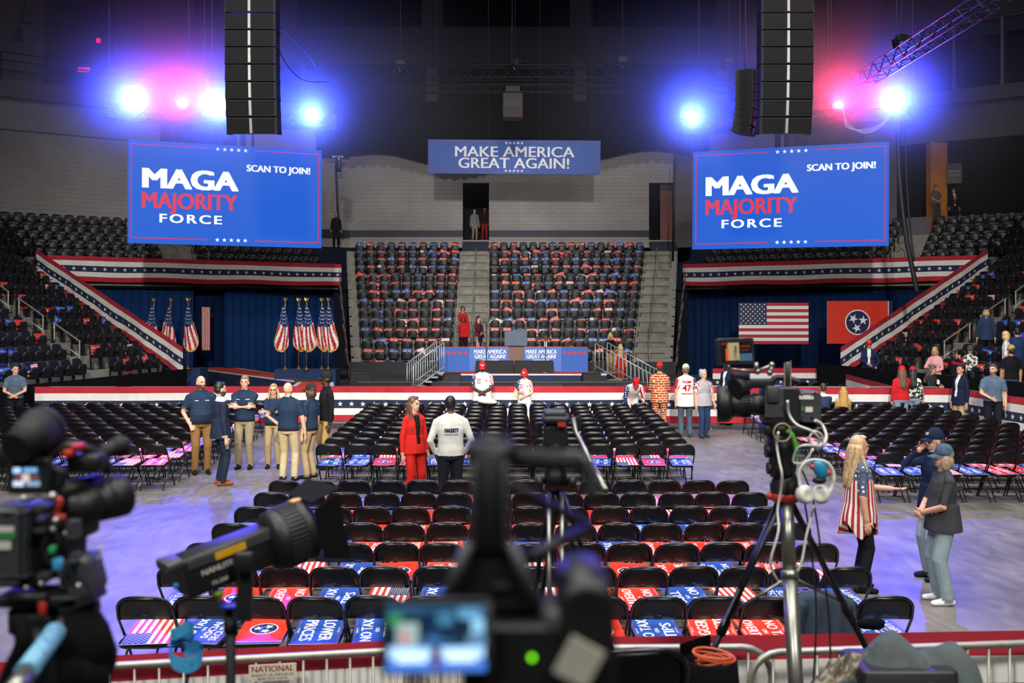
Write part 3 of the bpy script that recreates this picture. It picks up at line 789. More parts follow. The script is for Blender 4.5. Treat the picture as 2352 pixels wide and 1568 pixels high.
# --- fence before the press riser
fl = Vector((-2.55, 5.17, 0)); fr = Vector((3.40, 5.60, 0)); fd = (fr-fl).normalized()
FB = []
for (xa, ya, xb, yb, lab) in ((95, 5.12, 947, 5.42, 'galvanised crowd barrier with a rental plate beside the light stand'), (932, 5.43, 1782, 5.47, 'galvanised crowd barrier with a round-cornered end behind the tripod legs'), (1690, 5.36, 2542, 5.58, 'galvanised crowd barrier before the grey tee couple')):
    a, c = Vector((X_at(xa, ya), ya, 0)), Vector((X_at(xb, yb), yb, 0)); FB.append(barrier((a+c)/2, c-a, lab))
M_PLATE = mat('plate_cream', '#c9c4b0', .5); M_PLRED = mat('plate_red', '#8e2018', .5); M_PLGR = mat('plate_grey', '#4a5560', .5)
for k, xl in ((0, .22), (1, .17)):
    b = MB(); Mx = Matrix.Translation((xl, -.028, 1.042)) @ Matrix.Rotation(math.pi/2, 4, 'X')
    b.rbox((0, 0, 0), (.255, .092, .004), .004, 0, None, 'Z'); b2 = MB(); b2.merge(b, Mx); b = b2
    b.text('NATIONAL', 0, .022, .034, .0026, 1, Mx, .02, width=.225); b.text('RENT-A-FENCE', 0, -.012, .015, .0026, 2, Mx, .01, width=.225); b.text('800-352-5675', 0, -.032, .014, .0026, 1, Mx, .01, width=.16)
    for sx in (-1, 1):
        for sy in (-1, 1): b.flat([(sx*.119+x, sy*.038+y) for x, y in circle(0, 0, .003, 8)], .0026, 2, Mx)
    b.build('rental_plate', [M_PLATE, M_PLRED, M_PLGR], FB[k])['label'] = 'cream rental plate with red lettering'
ft = [Vector((X_at(x, y), y+.055, 1.15)) for x, y in ((-200, 5.0), (95, 5.12), (940, 5.44), (1780, 5.52), (2542, 5.62))]
bunting('fence_bunting', 'striped bunting tied along the press fence, red band uppermost', ft, [DN*.80]*5, rip=.006, seed=1)
# --- long fence before the stage
xs0, xs1 = -12.6, 11.55; nb = 11
for k in range(nb):
    xc = xs0+(k+.5)*(xs1-xs0)/nb; barrier((xc, FENCE_Y+.06), (1, 0), 'crowd barrier behind the long stage bunting, %s along from the clasped-hands officer' % ORD[k], 'barriers under the long bunting')
bunting('stage_bunting', 'long striped bunting with white stars along the fence before the stage', [(xs0, FENCE_Y-.32, 1.15), (-4, FENCE_Y, 1.145), (4, FENCE_Y-.05, 1.145), (xs1, FENCE_Y-.9, 1.15)], [DN*.98, DN*.96, DN*.97, DN*.96], rip=.014, seed=2)
bunting('side_bunting', 'striped bunting turning along the right-hand aisle beside the officer', [(11.6, 24.6, 1.14), (11.75, 21.4, 1.14), (12.0, 18.0, 1.14)], [DN*.96]*3, rip=.014, seed=3)
for k in range(3): barrier((11.72+.09*k, 23.6-2.15*k), (.05, -1), 'crowd barrier under the aisle bunting, %s from its stage end' % ORD[k], 'barriers under the aisle bunting')
# --- bunting on the stands
for s, nm in ((-1, 'left'), (1, 'right')):
    q0 = Vector((-11.3*-s, 32.9, 1.95)); q1 = Vector((-18.45*-s, 37.15, 5.62))
    dd = Vector((0, 0, -1.02))
    bunting('stand_bunting', 'striped bunting slanting up the end of the %s stand' % nm, [q0, q0.lerp(q1, .5), q1], [dd]*3, sp=.36, sr=.075, rip=.025, seed=4+s)
    t0 = tier_pt(s, -.68, .3, 5.40); t1 = tier_pt(s, -.68, BL-.1, 5.40)
    bunting('passage_bunting', 'striped bunting across the head of the %s draped passage' % nm, [t0, t0.lerp(t1, .5), t1], [DN*1.0]*3, sp=.37, sr=.085, rip=.025, seed=8+s)
    c0 = Vector((s*7.9, 43.8, 5.3)); c1 = Vector((s*6.35, 37.3, 1.35))
    bunting('stair_bunting', 'striped bunting down the %s cheek of the centre stand' % nm, [c0, c0.lerp(c1, .5), c1], [DN*.95]*3, sp=.36, sr=.07, rip=.02, seed=12+s)
# --- passage drapes
M_DRAPE = mat('navy_drape', '#12305e', .9, var=.10, scale=3, spec=.1); M_DRAPE2 = mat('dark_navy_drape', '#0d2347', .9, var=.10, scale=3, spec=.1)
def tier_xy(s, k, u): p = tier_pt(s, k, u, 0); return (p.x, p.y)
def drape(s, u0, u1, k, label, m=M_DRAPE, z1=4.45):
    o = curtain('pleated_drape', tier_xy(s, k, u0), tier_xy(s, k, u1), .02, z1, m, .34, .05, seed=int(u0*10)); tag(o, label, 'curtain'); return o
drape(-1, .2, 6.0, -.1, 'blue pleated drape behind the three flags by the left stand')
drape(-1, 7.35, BL-.2, .1, 'blue pleated drape behind the five flags on the riser')
drape(-1, 5.6, 7.8, 1.2, 'dark blue drape closing the gap where the red runway enters', M_DRAPE2)
drape(1, .2, BL-.2, -.1, 'blue pleated drape behind the two wall-hung flags', M_DRAPE2)
# black drape high on the back wall
o = curtain('black_drape', (-11.2, 49.2), (11.2, 49.2), 11.15, 14.05, M_BLKCLOTH, .5, .08, swag=.45, seed=5); tag(o, 'black swagged drape hung high on the back wall', 'curtain')
for (xa, ya, xb, yb) in ((-16.6, 45.2, -11.2, 49.0), (11.2, 49.0, 16.6, 45.2)):
    o = curtain('black_drape', (xa, ya), (xb, yb), 10.6, 13.6, M_BLKCLOTH, .5, .08, swag=.4, seed=int(xa)); tag(o, 'black drape hung high behind the %s screen' % ('left' if xa < 0 else 'right'), 'curtain')

# ================================================================ stage
DZ = .75
M_DECK = mat('stage_deck', '#3a3b3c', .7, var=.12); M_SKIRT = mat('stage_skirt', '#2e3030', .85); M_CARPET = mat('red_carpet', '#d23a26', .9, var=.06, bump=.2, bscale=300)
M_CWHITE = mat('carpet_white', '#dcdcdc', .85); M_CNAVY = mat('carpet_navy', '#1b2c52', .9)
t = empty('stage', (0, 33.4, 0), 0, 'low grey stage deck with dark skirt behind the long bunting', 'stage')
b = MB(); b.box((.9, 1.9, DZ-.03), (12.6, 3.8, .06)); b.build('deck', M_DECK, t)
for k in range(7):
    b = MB(); b.box((-4.5+1.8*k, -.01, DZ/2-.03), (1.78, .03, DZ-.08)); b.build('skirt_panel', M_SKIRT if k % 2 else mat('stage_skirt_dark', '#1d2122', .85), t)
# red carpeted centre riser
def poly3(b, pts, z0, z1, mi=0, mi_side=None): b.prism(pts, z0, z1, mi, None, mi_side)
t = empty('speaker_platform', (0, 34.2, DZ), 0, 'red carpeted platform with white edge and navy front under the lectern', 'platform')
hexa = [(-2.85, -.25), (3.35, -.25), (2.75, 1.9), (-2.3, 1.9)]
b = MB(); b.prism(hexa, 0, .17); b.build('base', M_CNAVY, t)
b = MB(); b.prism(hexa, .172, .215); b.build('white_edge', M_CWHITE, t)
b = MB(); b.prism([(x*.985, y*.97+.03) for x, y in hexa], .217, .235); b.build('carpet', M_CARPET, t)
PZ = DZ+.235
# runway through the drapes
t = empty('runway', (0, 0, 0), 0, 'red carpet runway with white borders leading in from the drapes', 'runway')
rw = [pz(468, 842.5, DZ), pz(522, 841, DZ), pz(766, 877, DZ), pz(768, 893, DZ), pz(655, 897, DZ), pz(684, 877, DZ), pz(470, 849.5, DZ)]
rw2 = [(p.x, p.y) for p in rw]; cxm = sum(p[0] for p in rw2)/7; cym = sum(p[1] for p in rw2)/7
b = MB(); b.prism(rw2, 0, DZ-.03); b.build('base', M_CNAVY, t)
b = MB(); b.prism(rw2, DZ-.028, DZ); b.build('white_edge', M_CWHITE, t)
ins = []
for i in range(7):
    p0, p1, p2 = Vector(rw2[i-1]), Vector(rw2[i]), Vector(rw2[(i+1) % 7]); d1 = (p1-p0).normalized(); d2 = (p2-p1).normalized()
    n1 = Vector((d1.y, -d1.x)); n2 = Vector((d2.y, -d2.x)); nn = (n1+n2); nn = nn.normalized()/max(.35, math.sqrt((1+n1.dot(n2))/2)); ins.append(tuple(p1+nn*.16))
area = sum(rw2[i-1][0]*rw2[i][1]-rw2[i][0]*rw2[i-1][1] for i in range(7))
if area > 0: ins = [tuple(2*Vector(a)-Vector(c)) for a, c in zip(rw2, ins)]
b = MB(); b.prism(ins, DZ+.001, DZ+.01); b.build('carpet', M_CARPET, t)
# flag riser
FRZ = 1.1
def flag_riser(x0, x1, Y, label):
    p0, p1 = X_at(x0, Y), X_at(x1, Y); b = MB(); b.box(((p0+p1)/2, Y+.35, FRZ/2), (p1-p0, .9, FRZ)); tag(b.build('flag_riser', mat('riser_skirt_blue', '#173058', .9)), label, 'riser')
flag_riser(632, 772, 34.6, 'blue skirted riser carrying five flag stands')
flag_riser(330, 462, 35.2, 'blue skirted riser carrying three flag stands by the slanting bunting')
# flags on staffs
M_BRASS = mat('brass', '#c9a24a', .3, .9, var=.05); M_FR = mat('flag_silk_red', '#b3202c', .65, var=.05); M_FW = mat('flag_silk_white', '#e6e2dc', .65); M_FB = mat('flag_silk_blue', '#1b2f66', .65); M_FRINGE = mat('gold_fringe', '#d8a02a', .7)
def flag_mesh(seed):
    """furled flag hanging from its staff: folds widening downwards, canton on top"""
    rg = random.Random(seed); b = MB(); n = 28; m = 26; H = 1.62; vs = []; ph = rg.random()*6; sgn = rg.choice((1, 1, 1, -1))
    for j in range(m+1):
        f = j/m; w_ = .07+.50*min(1, f*1.15)**.9
        for i in range(n+1):
            u = i/n; x = (u-.32)*w_*sgn+.02*math.sin(6*f+ph); y = -.05-.055*math.sin(u*9+ph+2*f)*(.35+f)
            z = -f*H-.34*max(0, f-.1)*(1-abs(u-.5)*2)*0+ -.42*f*(u-.15)*(1-u)*2.2+.16*f*u
            vs.append((x, y, z))
    for j in range(m):
        for i in range(n):
            f = (j+.5)/m; u = (i+.5)/n; s_ = u*6.5-f*2.6
            st = int(math.floor(s_)) % 2
            edge = f > .972 or (u > .975 and f > .5)
            mi = 3 if edge else (2 if f < .46-.10*(u-.5) else st)
            b.f.append([j*(n+1)+i, (j+1)*(n+1)+i, (j+1)*(n+1)+i+1, j*(n+1)+i+1]); b.m.append(mi); b.sm.append(True)
    b.v.extend(vs)
    for j in range(2, int(m*.45), 2):           # printed stars
        for i in range(3, n-1, 6):
            ii = i+(3 if (j//2) % 2 else 0)
            if ii >= n: continue
            p = Vector(vs[j*(n+1)+ii]); b.add([(p.x+x, p.y-.012, p.z+y) for x, y in star(0, 0, .026)], [list(range(10))], 1)
    return b
def flag_stand(x, ybase, Y, zb, label, seed, h=2.42):
    X = X_at(x, Y); e = empty('flag_stand', (X, Y, zb), random.uniform(-.15, .15), label, 'flag', 'indoor flags on staffs')
    b = MB(); b.lathe([(.0, 0), (.13, 0), (.13, .015), (.06, .035), (.03, .08), (.022, .11)], (0, 0, 0), 16); b.build('base', M_BRASS, e)
    b = MB(); b.tube([(0, 0, .05), (0, 0, h)], .014, 8); b.build('staff', mat('oak_staff', '#8a5a30', .5), e)
    b = MB(); b.ball((0, 0, h+.03), (.03, .03, .03), n=8, m=6); b.ball((0, -.01, h+.10), (.022, .03, .06), n=8, m=6); b.ball((0, -.03, h+.165), (.016, .022, .016), n=6, m=5)
    for s in (-1, 1): b.add([(0, 0, h+.07), (s*.075, .01, h+.17), (s*.085, .01, h+.12), (s*.055, .01, h+.06), (0, .015, h+.05), (0, .015, h+.1)], [(0, 1, 2, 3, 4), (4, 3, 2, 1, 5)])
    b.build('eagle_finial', M_BRASS, e)
    b = MB(); b.tube([(.01, -.02, h-.02), (.03, -.03, h-.1), (.0, -.04, h-.18), (.025, -.04, h-.24)], .012, 6); b.build('tassel', M_FRINGE, e)
    f = flag_mesh(seed).build('flag', [M_FR, M_FW, M_FB, M_FRINGE], e, (0, 0, h-.1))
    return e
for k, (x, Y) in enumerate(((655, 34.6), (686, 34.9), (704, 34.5), (739, 34.9), (754, 34.5))): flag_stand(x, 845, Y, FRZ, ['stars and stripes on a staff, end of the five by the red runway', 'stars and stripes on a staff, second of five from the runway', 'stars and stripes on a staff, middle of the five', 'stars and stripes on a staff, fourth of five from the runway', 'stars and stripes on a staff, last of five, by the centre stand'][k], k)
for k, (x, Y) in enumerate(((353, 35.4), (392, 35.3), (432, 34.9))): flag_stand(x, 860, Y, FRZ, ['stars and stripes on a staff half hidden by the slanting bunting', 'stars and stripes on a staff, middle of three by the left stand', 'stars and stripes on a staff, first of three beside the dark gap'][k], 10+k)
# banner flag hanging in the gap
b = MB(); p0 = px(463, 705, 39.5); p1 = px(483, 803, 39.5)
n = 9
for k in range(n): b.box((p0.x+(p1.x-p0.x)*(k+.5)/n, 39.5+.02*(k % 2), (p0.z+p1.z)/2), ((p1.x-p0.x)/n, .02, p0.z-p1.z), k % 2)
b.box(((p0.x+p1.x)/2, 39.5, p1.z), (p1.x-p0.x, .02, .04), 2)
tag(b.build('hanging_flag', [M_FR, M_FW, M_FRINGE]), 'fringed striped flag hanging upright in the drape gap', 'flag')
# two wall-hung flags on the right
def wall_flag(x0, y0, x1, y1, Y, kind, label):
    a = px(x0, y0, Y); c = px(x1, y1, Y+.0); W_, H_ = c.x-a.x, a.z-c.z
    b = MB(); Mx = Matrix.Translation(((a.x+c.x)/2, Y, (a.z+c.z)/2)) @ Matrix.Rotation(math.pi/2, 4, 'X')
    b2 = MB(); b2.box((0, 0, -.01), (W_, H_, .02), 2); b.merge(b2, Mx)
    (us_flag if kind == 'us' else tn_flag)(b, -W_/2, -H_/2, W_/2, H_/2, .004, Mx, 0+1, 2, 3, lift=.003)
    tag(b.build('wall_flag', [M_FRED, M_FRED, M_PWHITE, M_PNAVY] if kind == 'us' else [M_PRED, M_PRED, M_PWHITE, M_PNAVY]), label, 'flag')
wall_flag(1697, 695, 1857, 790, 36.4, 'us', 'large stars and stripes hung flat on the blue drape')
wall_flag(1900, 691, 2050, 789, 35.2, 'tn', 'large red flag with three white stars in a blue disc')

# --- blue front panels, lectern, teleprompters, boxes, wedges
M_PANEL = mat('panel_blue', '#3a66b8', .5, var=.03); M_PSTAR = mat('panel_red', '#cf3b35', .5)
def front_panel(xs, Y0, Y1, text_at, label, star_at):
    e = empty('platform_panel', ((X_at(xs[0], Y0)+X_at(xs[2], Y1))/2, (Y0+Y1)/2, PZ), 0, label, 'panel')
    pts = [(X_at(xs[0], Y0), Y0), (X_at(xs[1], Y1), Y1), (X_at(xs[2], Y1), Y1)] if text_at == 1 else [(X_at(xs[0], Y1), Y1), (X_at(xs[1], Y1), Y1), (X_at(xs[2], Y0), Y0)]
    zt = 3-(797-HZ)*Y1/F; H_ = zt-PZ-.0
    for k in range(2):
        a = Vector((*pts[k], PZ+H_/2)); c = Vector((*pts[k+1], PZ+H_/2)); W_ = (c-a).length; Mx = frame_M((a+c)/2-e.location, c-a, (0, 0, 1))
        b = MB(); b2 = MB(); b2.box((0, 0, -.02), (W_, H_, .04), 0); b2.box((0, H_/2+.01, -.02), (W_, .02, .06), 2); b.merge(b2, Mx)
        if (k == 1) == (text_at == 1):
            sh = .04 if text_at == 1 else -.05
            b.text('MAKE AMERICA', sh, H_*.32, .155, .003, 1, Mx, .02, width=W_*.82); b.text('GREAT AGAIN!', sh, H_*.12, .155, .003, 1, Mx, .02, width=W_*.78)
            b.text('CLARKSVILLE, TENNESSEE', sh, -H_*.03, .055, .003, 1, Mx, .02, width=W_*.45)
            for q in range(5): b.flat(star(sh+(q-2)*.1, -H_*.13, .03), .003, 2, Mx)
        else:
            for q in range(5): b.flat(star((q-2)*W_*.19, H_*.27, .10), .003, 2, Mx)
        b.build('panel', [M_PANEL, M_PWHITE, M_PSTAR], e)
front_panel((1008, 1078, 1168), 34.9, 35.3, 1, 'blue slogan panel with red stars beside the lectern, by the left steps', 0)
front_panel((1203, 1289, 1350), 34.9, 35.3, 0, 'blue slogan panel with red stars beside the lectern, by the right steps', 0)
t = empty('lectern', (X_at(1185, 35.6), 35.6, PZ), 0, 'wooden lectern with a blank blue-grey front board between the slogan panels', 'lectern')
b = MB(); b.box((0, 0, .45), (.56, .5, .9)); b.box((0, .02, .03), (.62, .56, .06)); b.build('pedestal', mat('walnut', '#6b4630', .5, var=.25, scale=12), t)
b = MB(); Rx = rotm(rx=-.12); b.rbox((0, -.28, 1.22), (.84, .05, .56), .02, 0, Rx, 'Y'); b.build('front_board', mat('lectern_board', '#46556a', .6), t)
b = MB(); b.box((0, .05, 1.2), (.8, .5, .12), 0, rotm(rx=.2)); b.build('desk_top', mat('walnut', '#6b4630'), t)
b = MB(); b.tube([(.02, 0, 1.25), (.02, -.02, 1.5), (.02, -.12, 1.62)], .008, 6); b.ball((.02, -.14, 1.63), (.014, .03, .014), n=8, m=6); b.build('microphone', M_BLACK, t)
M_TPGLASS = mat('beam_splitter_glass', '#dfe6ee', .02, var=0, trans=1.0)
for x, lab in ((1118, 'teleprompter pole and pane before the left slogan panel'), (1253, 'teleprompter pole and pane before the right slogan panel')):
    t = empty('teleprompter', (X_at(x, 34.3), 34.3, PZ), 0, lab, 'teleprompter')
    b = MB(); b.tube([(0, 0, 0), (0, 0, 1.75)], .014, 8); b.build('pole', M_BLKMET, t)
    b = MB(); b.rbox((0, 0, .02), (.36, .36, .04), .04); b.build('base', M_BLKMET, t)
    b = MB(); b.box((0, -.02, 1.88), (.30, .006, .26), 0, rotm(rx=-.6)); b.build('pane', M_TPGLASS, t)
M_GREYBOX = mat('monitor_cover', '#242426', .85, var=.1)
for (x0, x1, lab) in ((1092, 1180, 'black draped monitor box before the lectern, left of the join'), (1181, 1272, 'black draped monitor box before the lectern, right of the join')):
    Y = 34.15; b = MB(); z0 = PZ; z1 = 3-(829-HZ)*Y/F
    b.rbox((X_at((x0+x1)/2, Y), Y+.25, (z0+z1)/2), (X_at(x1, Y)-X_at(x0, Y)-.01, .5, z1-z0), .03, 0, None, 'Y'); tag(b.build('monitor_box', M_GREYBOX), lab, 'box')
def wedge(x, Y, zb, w_, lab, rz=0):
    b = MB(); h = .30; d = .42
    pts = [(-d/2, 0), (d/2, 0), (d/2, .12), (.05-d/2+.1, h), (-d/2, h*.82)]
    e = empty('floor_monitor', (X_at(x, Y), Y, zb), rz, lab, 'speaker', 'stage floor monitors')
    Mx = Matrix(((0, 0, 1, 0), (1, 0, 0, 0), (0, 1, 0, 0), (0, 0, 0, 1)))
    b.prism(pts, -w_/2, w_/2, 0, Mx); b.build('cabinet', mat('monitor_cab', '#1b1c1e', .7), e)
    b = MB(); b.box((0, -.16, .22), (w_*.9, .01, .17), 0, rotm(rx=-.5)); b.build('grille', mat('monitor_grille', '#2b2d30', .6), e)
wedge(1038, 33.7, DZ, .62, 'black floor monitor wedge on the stage before the left slogan panel'); wedge(1357, 33.7, DZ, .64, 'black floor monitor wedge on the stage before the right slogan panel', .15)
wedge(826, 33.8, DZ-.02, .7, 'black floor monitor wedge at the stage corner by the flag riser', .3)
wedge(472, 32.5, 0, .66, 'black floor monitor wedge on the floor under the three flags', -.3); wedge(574, 31.0, 0, .6, 'black floor monitor wedge on the floor beside the runway')
b = MB(); b.box((-7.0, 33.3, .42), (1.0, .6, .84)); tag(b.build('dark_riser', M_SKIRT), 'dark draped block at the stage corner next to the runway', 'riser')
b = MB(); b.box((10.2, 34.6, .6), (5.8, .06, 1.2)); tag(b.build('black_screen_panel', M_BLKCLOTH), 'low black cloth screen under the wall-hung flags', 'screen')
# stair with white railings
M_RAIL = mat('rail_silver', '#b9bdbd', .4, .5)
def stair(p_hi, p_lo, zhi, zlo, rail_h, label, nb):
    """straight stair: from the deck edge p_hi down to p_lo"""
    a, c = Vector((*p_hi, 0)), Vector((*p_lo, 0)); e = empty('stage_stair', tuple(c), 0, label, 'stair'); d = c-a; n = 5; w_ = .5; nn = Vector((-d.y, d.x, 0)).normalized()
    for k in range(n):
        q = a.lerp(c, (k+.5)/n); z = zhi+(zlo-zhi)*(k+1)/n
        b = MB(); b.box(q+nn*.6+Vector((0, 0, z+.09))-e.location, (d.length/n+.02, 1.2, .04), 0, rotm(rz=math.atan2(d.y, d.x))); b.build('step', M_RAIL, e)
    for s in (0, 1.2):
        A, C_ = a+nn*s, c+nn*s
        for (dz, r) in ((rail_h, .024), (.14, .02)):
            b = MB(); b.tube([A+Vector((0, 0, zhi+dz))-e.location, C_+Vector((0, 0, zlo+dz))-e.location], r, 6); b.build('rail', M_RAIL, e)
        for k in range(nb+1):
            q = A.lerp(C_, k/nb); z = zhi+(zlo-zhi)*k/nb; b = MB(); b.tube([q+Vector((0, 0, z+(.0 if k in (0, nb) else .14)))-e.location, q+Vector((0, 0, z+rail_h))-e.location], .02 if k in (0, nb) else .013, 6); b.build('baluster', M_RAIL, e)
def pt(x, Y): return (X_at(x, Y), Y)
stair(pt(1003, 34.0), pt(935, 33.7), PZ+.15, DZ-.42+.05, .98, 'silver railed steps up to the platform from the left', 13)
stair(pt(1367, 34.2), pt(1506, 33.2), PZ+.12, -.03, .95, 'silver railed steps down from the platform to the right', 15)
# --- bowl handrails
def handrail(pts, label, r=.025, mids=()):
    p0 = Vector(pts[0]); e = empty('handrail', tuple(p0), 0, label, 'handrail', 'aisle handrails'); b = MB(); b.tube(smooth_path([Vector(p)-p0 for p in pts], 4), r, 6); b.build('rail', M_GALV, e)
    for (a, c) in mids:
        b = MB(); b.tube([Vector(a)-p0, Vector(c)-p0], r*.8, 6); b.build('mid_rail', M_GALV, e)
for s, nm in ((-1, 'left'), (1, 'right')):
    for q, k in enumerate((1, 2.9, 4.8, 6.8)):
        a = side_pt(s, k, aisle_t(k), 0); c = side_pt(s, k+1.3, aisle_t(k+1.3), 0); z0, z1 = cz(k), cz(k+1.3)
        A = Vector((a.x, a.y, z0)); C_ = Vector((c.x, c.y, z1)); up = Vector((0, 0, .92))
        handrail([A, A+up*.5, A+up*.93, A.lerp(C_, .08)+up, C_+up, C_+up*.92, C_+up*.5, C_+up*.45], '%s galvanised aisle handrail up the %s stand' % (['lowest', 'second', 'third', 'fourth'][q], nm), mids=[(A+up*.5, C_+up*.5)])
for k in range(0, 12, 3):
    x0, x1 = aisle_x(0, k); xm = (x0+x1)/2+.05; A = Vector((xm, cy(k), cz(k))); C_ = Vector((xm, cy(k+2), cz(k+2))); up = Vector((0, 0, .95))
    handrail([A, A+up, C_+up, C_], '%s handrail up the middle of the centre stair' % ['lowest', 'second', 'third', 'topmost'][k//3], .02)
    x0, x1 = aisle_x(1, k); xm = (x0+x1)/2; A = Vector((xm, cy(k), cz(k))); C_ = Vector((xm+.25, cy(k+2), cz(k+2)))
    handrail([A, A+up, C_+up, C_], '%s handrail up the stair by the yellow tape' % ['lowest', 'second', 'third', 'topmost'][k//3], .02)
b = MB(); b.tube(smooth_path([px(1455, 752, 39), px(1490, 742, 40), px(1512, 730, 40.6), px(1539, 705, 41)], 4), .025, 4, flat=.3); tag(b.build('yellow_tape', mat('yellow_tape', '#c9b41e', .5)), 'yellow tape strung across the right-hand centre stair', 'tape')
for (x, y) in ((375, 560), (445, 575)):
    A = px(x, 612, 40.5); C_ = px(x+32, 612, 40.9); up = Vector((0, 0, .9)); handrail([A, A+up, C_+up*.8, C_], 'handrail at the stair of the tier above the %s flags' % ('three' if x < 400 else 'gap beside the three'), .025)
A = px(2057, 632, 40.0); C_ = px(2080, 622, 40.4); up = Vector((0, 0, 1.0)); handrail([A, A+up, C_+up*1.2, C_], 'handrail at the stair of the tier above the red flag', .025)

# ================================================================ screens and centre banner
def emat(name, col, st): return mat(name, '#000000', .6, var=0, emit=col, estr=st, spec=.2)
M_SB = emat('screen_blue', '#1a5fd4', 1.0); M_SW = emat('screen_white', '#f4f8ff', 1.15); M_SR = emat('screen_red', '#e8405a', .95); M_SLINE = emat('screen_line', '#c0407e', .9)
def led_screen(TL, TR, BL, BR, label):
    c = (TL+TR+BL+BR)/4; ux = (TR-TL+BR-BL)/2; uy = (TL-BL+TR-BR)/2; W_, H_ = ux.length, uy.length; Mx = frame_M((0, 0, 0), ux, uy)
    e = empty('led_screen', tuple(c), 0, label, 'screen')
    b = MB(); b2 = MB(); b2.box((0, 0, -.07), (W_, H_, .14)); b.merge(b2, Mx); b.build('cabinet', M_BLACK, e)
    b = MB(); b.flat(rect(-W_/2, -H_/2, W_/2, H_/2), .004, 0, Mx)
    U = lambda u: (u-.5)*W_
    V = lambda v: (.5-v)*H_
    z = .012
    b.text('MAGA', U(.307), V(.355), .195*H_, z, 1, Mx, .05, width=.47*W_); b.text('MAJORITY', U(.307), V(.57), .165*H_, z, 2, Mx, .028, width=.475*W_); b.text('FORCE', U(.312), V(.745), .088*H_, z, 1, Mx, .035, width=.31*W_, spacing=1.25)
    b.text('SCAN TO JOIN!', U(.768), V(.215), .068*H_, z, 1, Mx, .04, width=.335*W_)
    tl = .006*H_; i0 = .018
    for (u0, u1) in ((i0, .40), (.64, 1-i0)):
        for v in (.04, .945): b.flat(rect(U(u0), V(v)-tl, U(u1), V(v)+tl), z, 3, Mx)
    for u in (i0, 1-i0): b.flat(rect(U(u)-tl, V(.945), U(u)+tl, V(.04)), z, 3, Mx)
    for v in (.045, .945):
        for k in range(5): b.flat(star(U(.52+(k-2)*.036), V(v), .023*H_), z, 1, Mx)
    b.build('display', [M_SB, M_SW, M_SR, M_SLINE], e)['label'] = 'glowing blue display with white and red lettering'
    return e
led_screen(px(293, 320, 31.4), px(739, 346, 33.4), px(293, 558, 31.4), px(739, 570, 33.4), 'glowing blue screen hung above the left passage and its five flags')
led_screen(px(1591, 349, 33.4), px(2042, 325, 31.2), px(1591, 573, 33.4), px(2042, 564, 31.2), 'glowing blue screen hung above the wall-hung flags')
TL, TR, BL_, BR = px(983, 320, 42), px(1379, 323, 41.9), px(983, 398, 42), px(1379, 401, 41.9)
c = (TL+TR+BL_+BR)/4; ux = TR-TL; uy = TL-BL_; W_, H_ = ux.length, uy.length; Mx = frame_M((0, 0, 0), ux, uy)
e = empty('slogan_banner', tuple(c), 0, 'long dark blue slogan banner hung over the centre stand', 'banner')
b = MB(); b2 = MB(); b2.box((0, 0, -.03), (W_, H_, .06)); b.merge(b2, Mx)
b.text('MAKE AMERICA', 0, H_*.165, .32*H_, .008, 1, Mx, .02, width=W_*.69); b.text('GREAT AGAIN!', 0, -H_*.17, .32*H_, .008, 1, Mx, .02, width=W_*.64)
for (u0, u1) in ((-.482, -.07), (.07, .482)):
    for v in (.42, -.42): b.flat(rect(u0*W_, v*H_-.006, u1*W_, v*H_+.006), .008, 2, Mx)
for u in (-.482, .482): b.flat(rect(u*W_-.006, -.42*H_, u*W_+.006, .42*H_), .008, 2, Mx)
for v in (.41, -.41):
    for k in range(5): b.flat(star((k-2)*.023*W_, v*H_, .05*H_), .008, 1, Mx)
bb = MB()
for u in (-.45, -.15, .15, .45): bb.tube([Mx @ Vector((u*W_, H_/2-.02, -.03)), Mx @ Vector((u*W_, H_/2, -.03))+Vector((0, 0, 23.95-c.z-H_/2))], .008, 5)
bb.build('suspension_wire', M_CHAIN, e)['kind'] = 'stuff'
b.build('face', [mat('banner_blue', '#2a4f9c', .6), mat('banner_white', '#d8dade', .6), mat('banner_red', '#a02c50', .6)], e)

# ================================================================ trusses, hoists, line arrays, lamps
def truss(p0, p1, label, h=.45, r=.024, rb=.014, name='lighting_truss', group=None, bay=None):
    p0, p1 = Vector(p0), Vector(p1); e = empty(name, tuple((p0+p1)/2), 0, label, 'truss', group); d = (p1-p0); L_ = d.length; d = d.normalized()
    sd = d.cross(Vector((0, 0, 1))).normalized(); up = sd.cross(d).normalized(); cs = [sd*(a*h/2)+up*(c_*h/2) for a, c_ in ((-1, -1), (1, -1), (1, 1), (-1, 1))]
    for o in cs:
        b = MB(); b.tube([p0+o-e.location, p1+o-e.location], r, 6); b.build('chord', M_ALU, e)
    n = max(2, int(L_/(bay or h))); b = MB()
    for k in range(n):
        a, c_ = p0+d*(L_*k/n)-e.location, p0+d*(L_*(k+1)/n)-e.location
        for q in range(4):
            o1, o2 = cs[q], cs[(q+1) % 4]
            if k % 2: o1, o2 = o2, o1
            b.tube([a+o1, c_+o2], rb, 4, caps=False)
    o = b.build('lacing', M_ALU, e); o['kind'] = 'stuff'
    return e
def chain(p, z1, label, r=.014):
    b = MB(); p = Vector(p); b.tube([p, (p.x, p.y, (p.z+z1)/2), (p.x, p.y, z1)], r, 5); return tag(b.build('hoist_chain', M_CHAIN), label, 'chain', 'hoist chains')
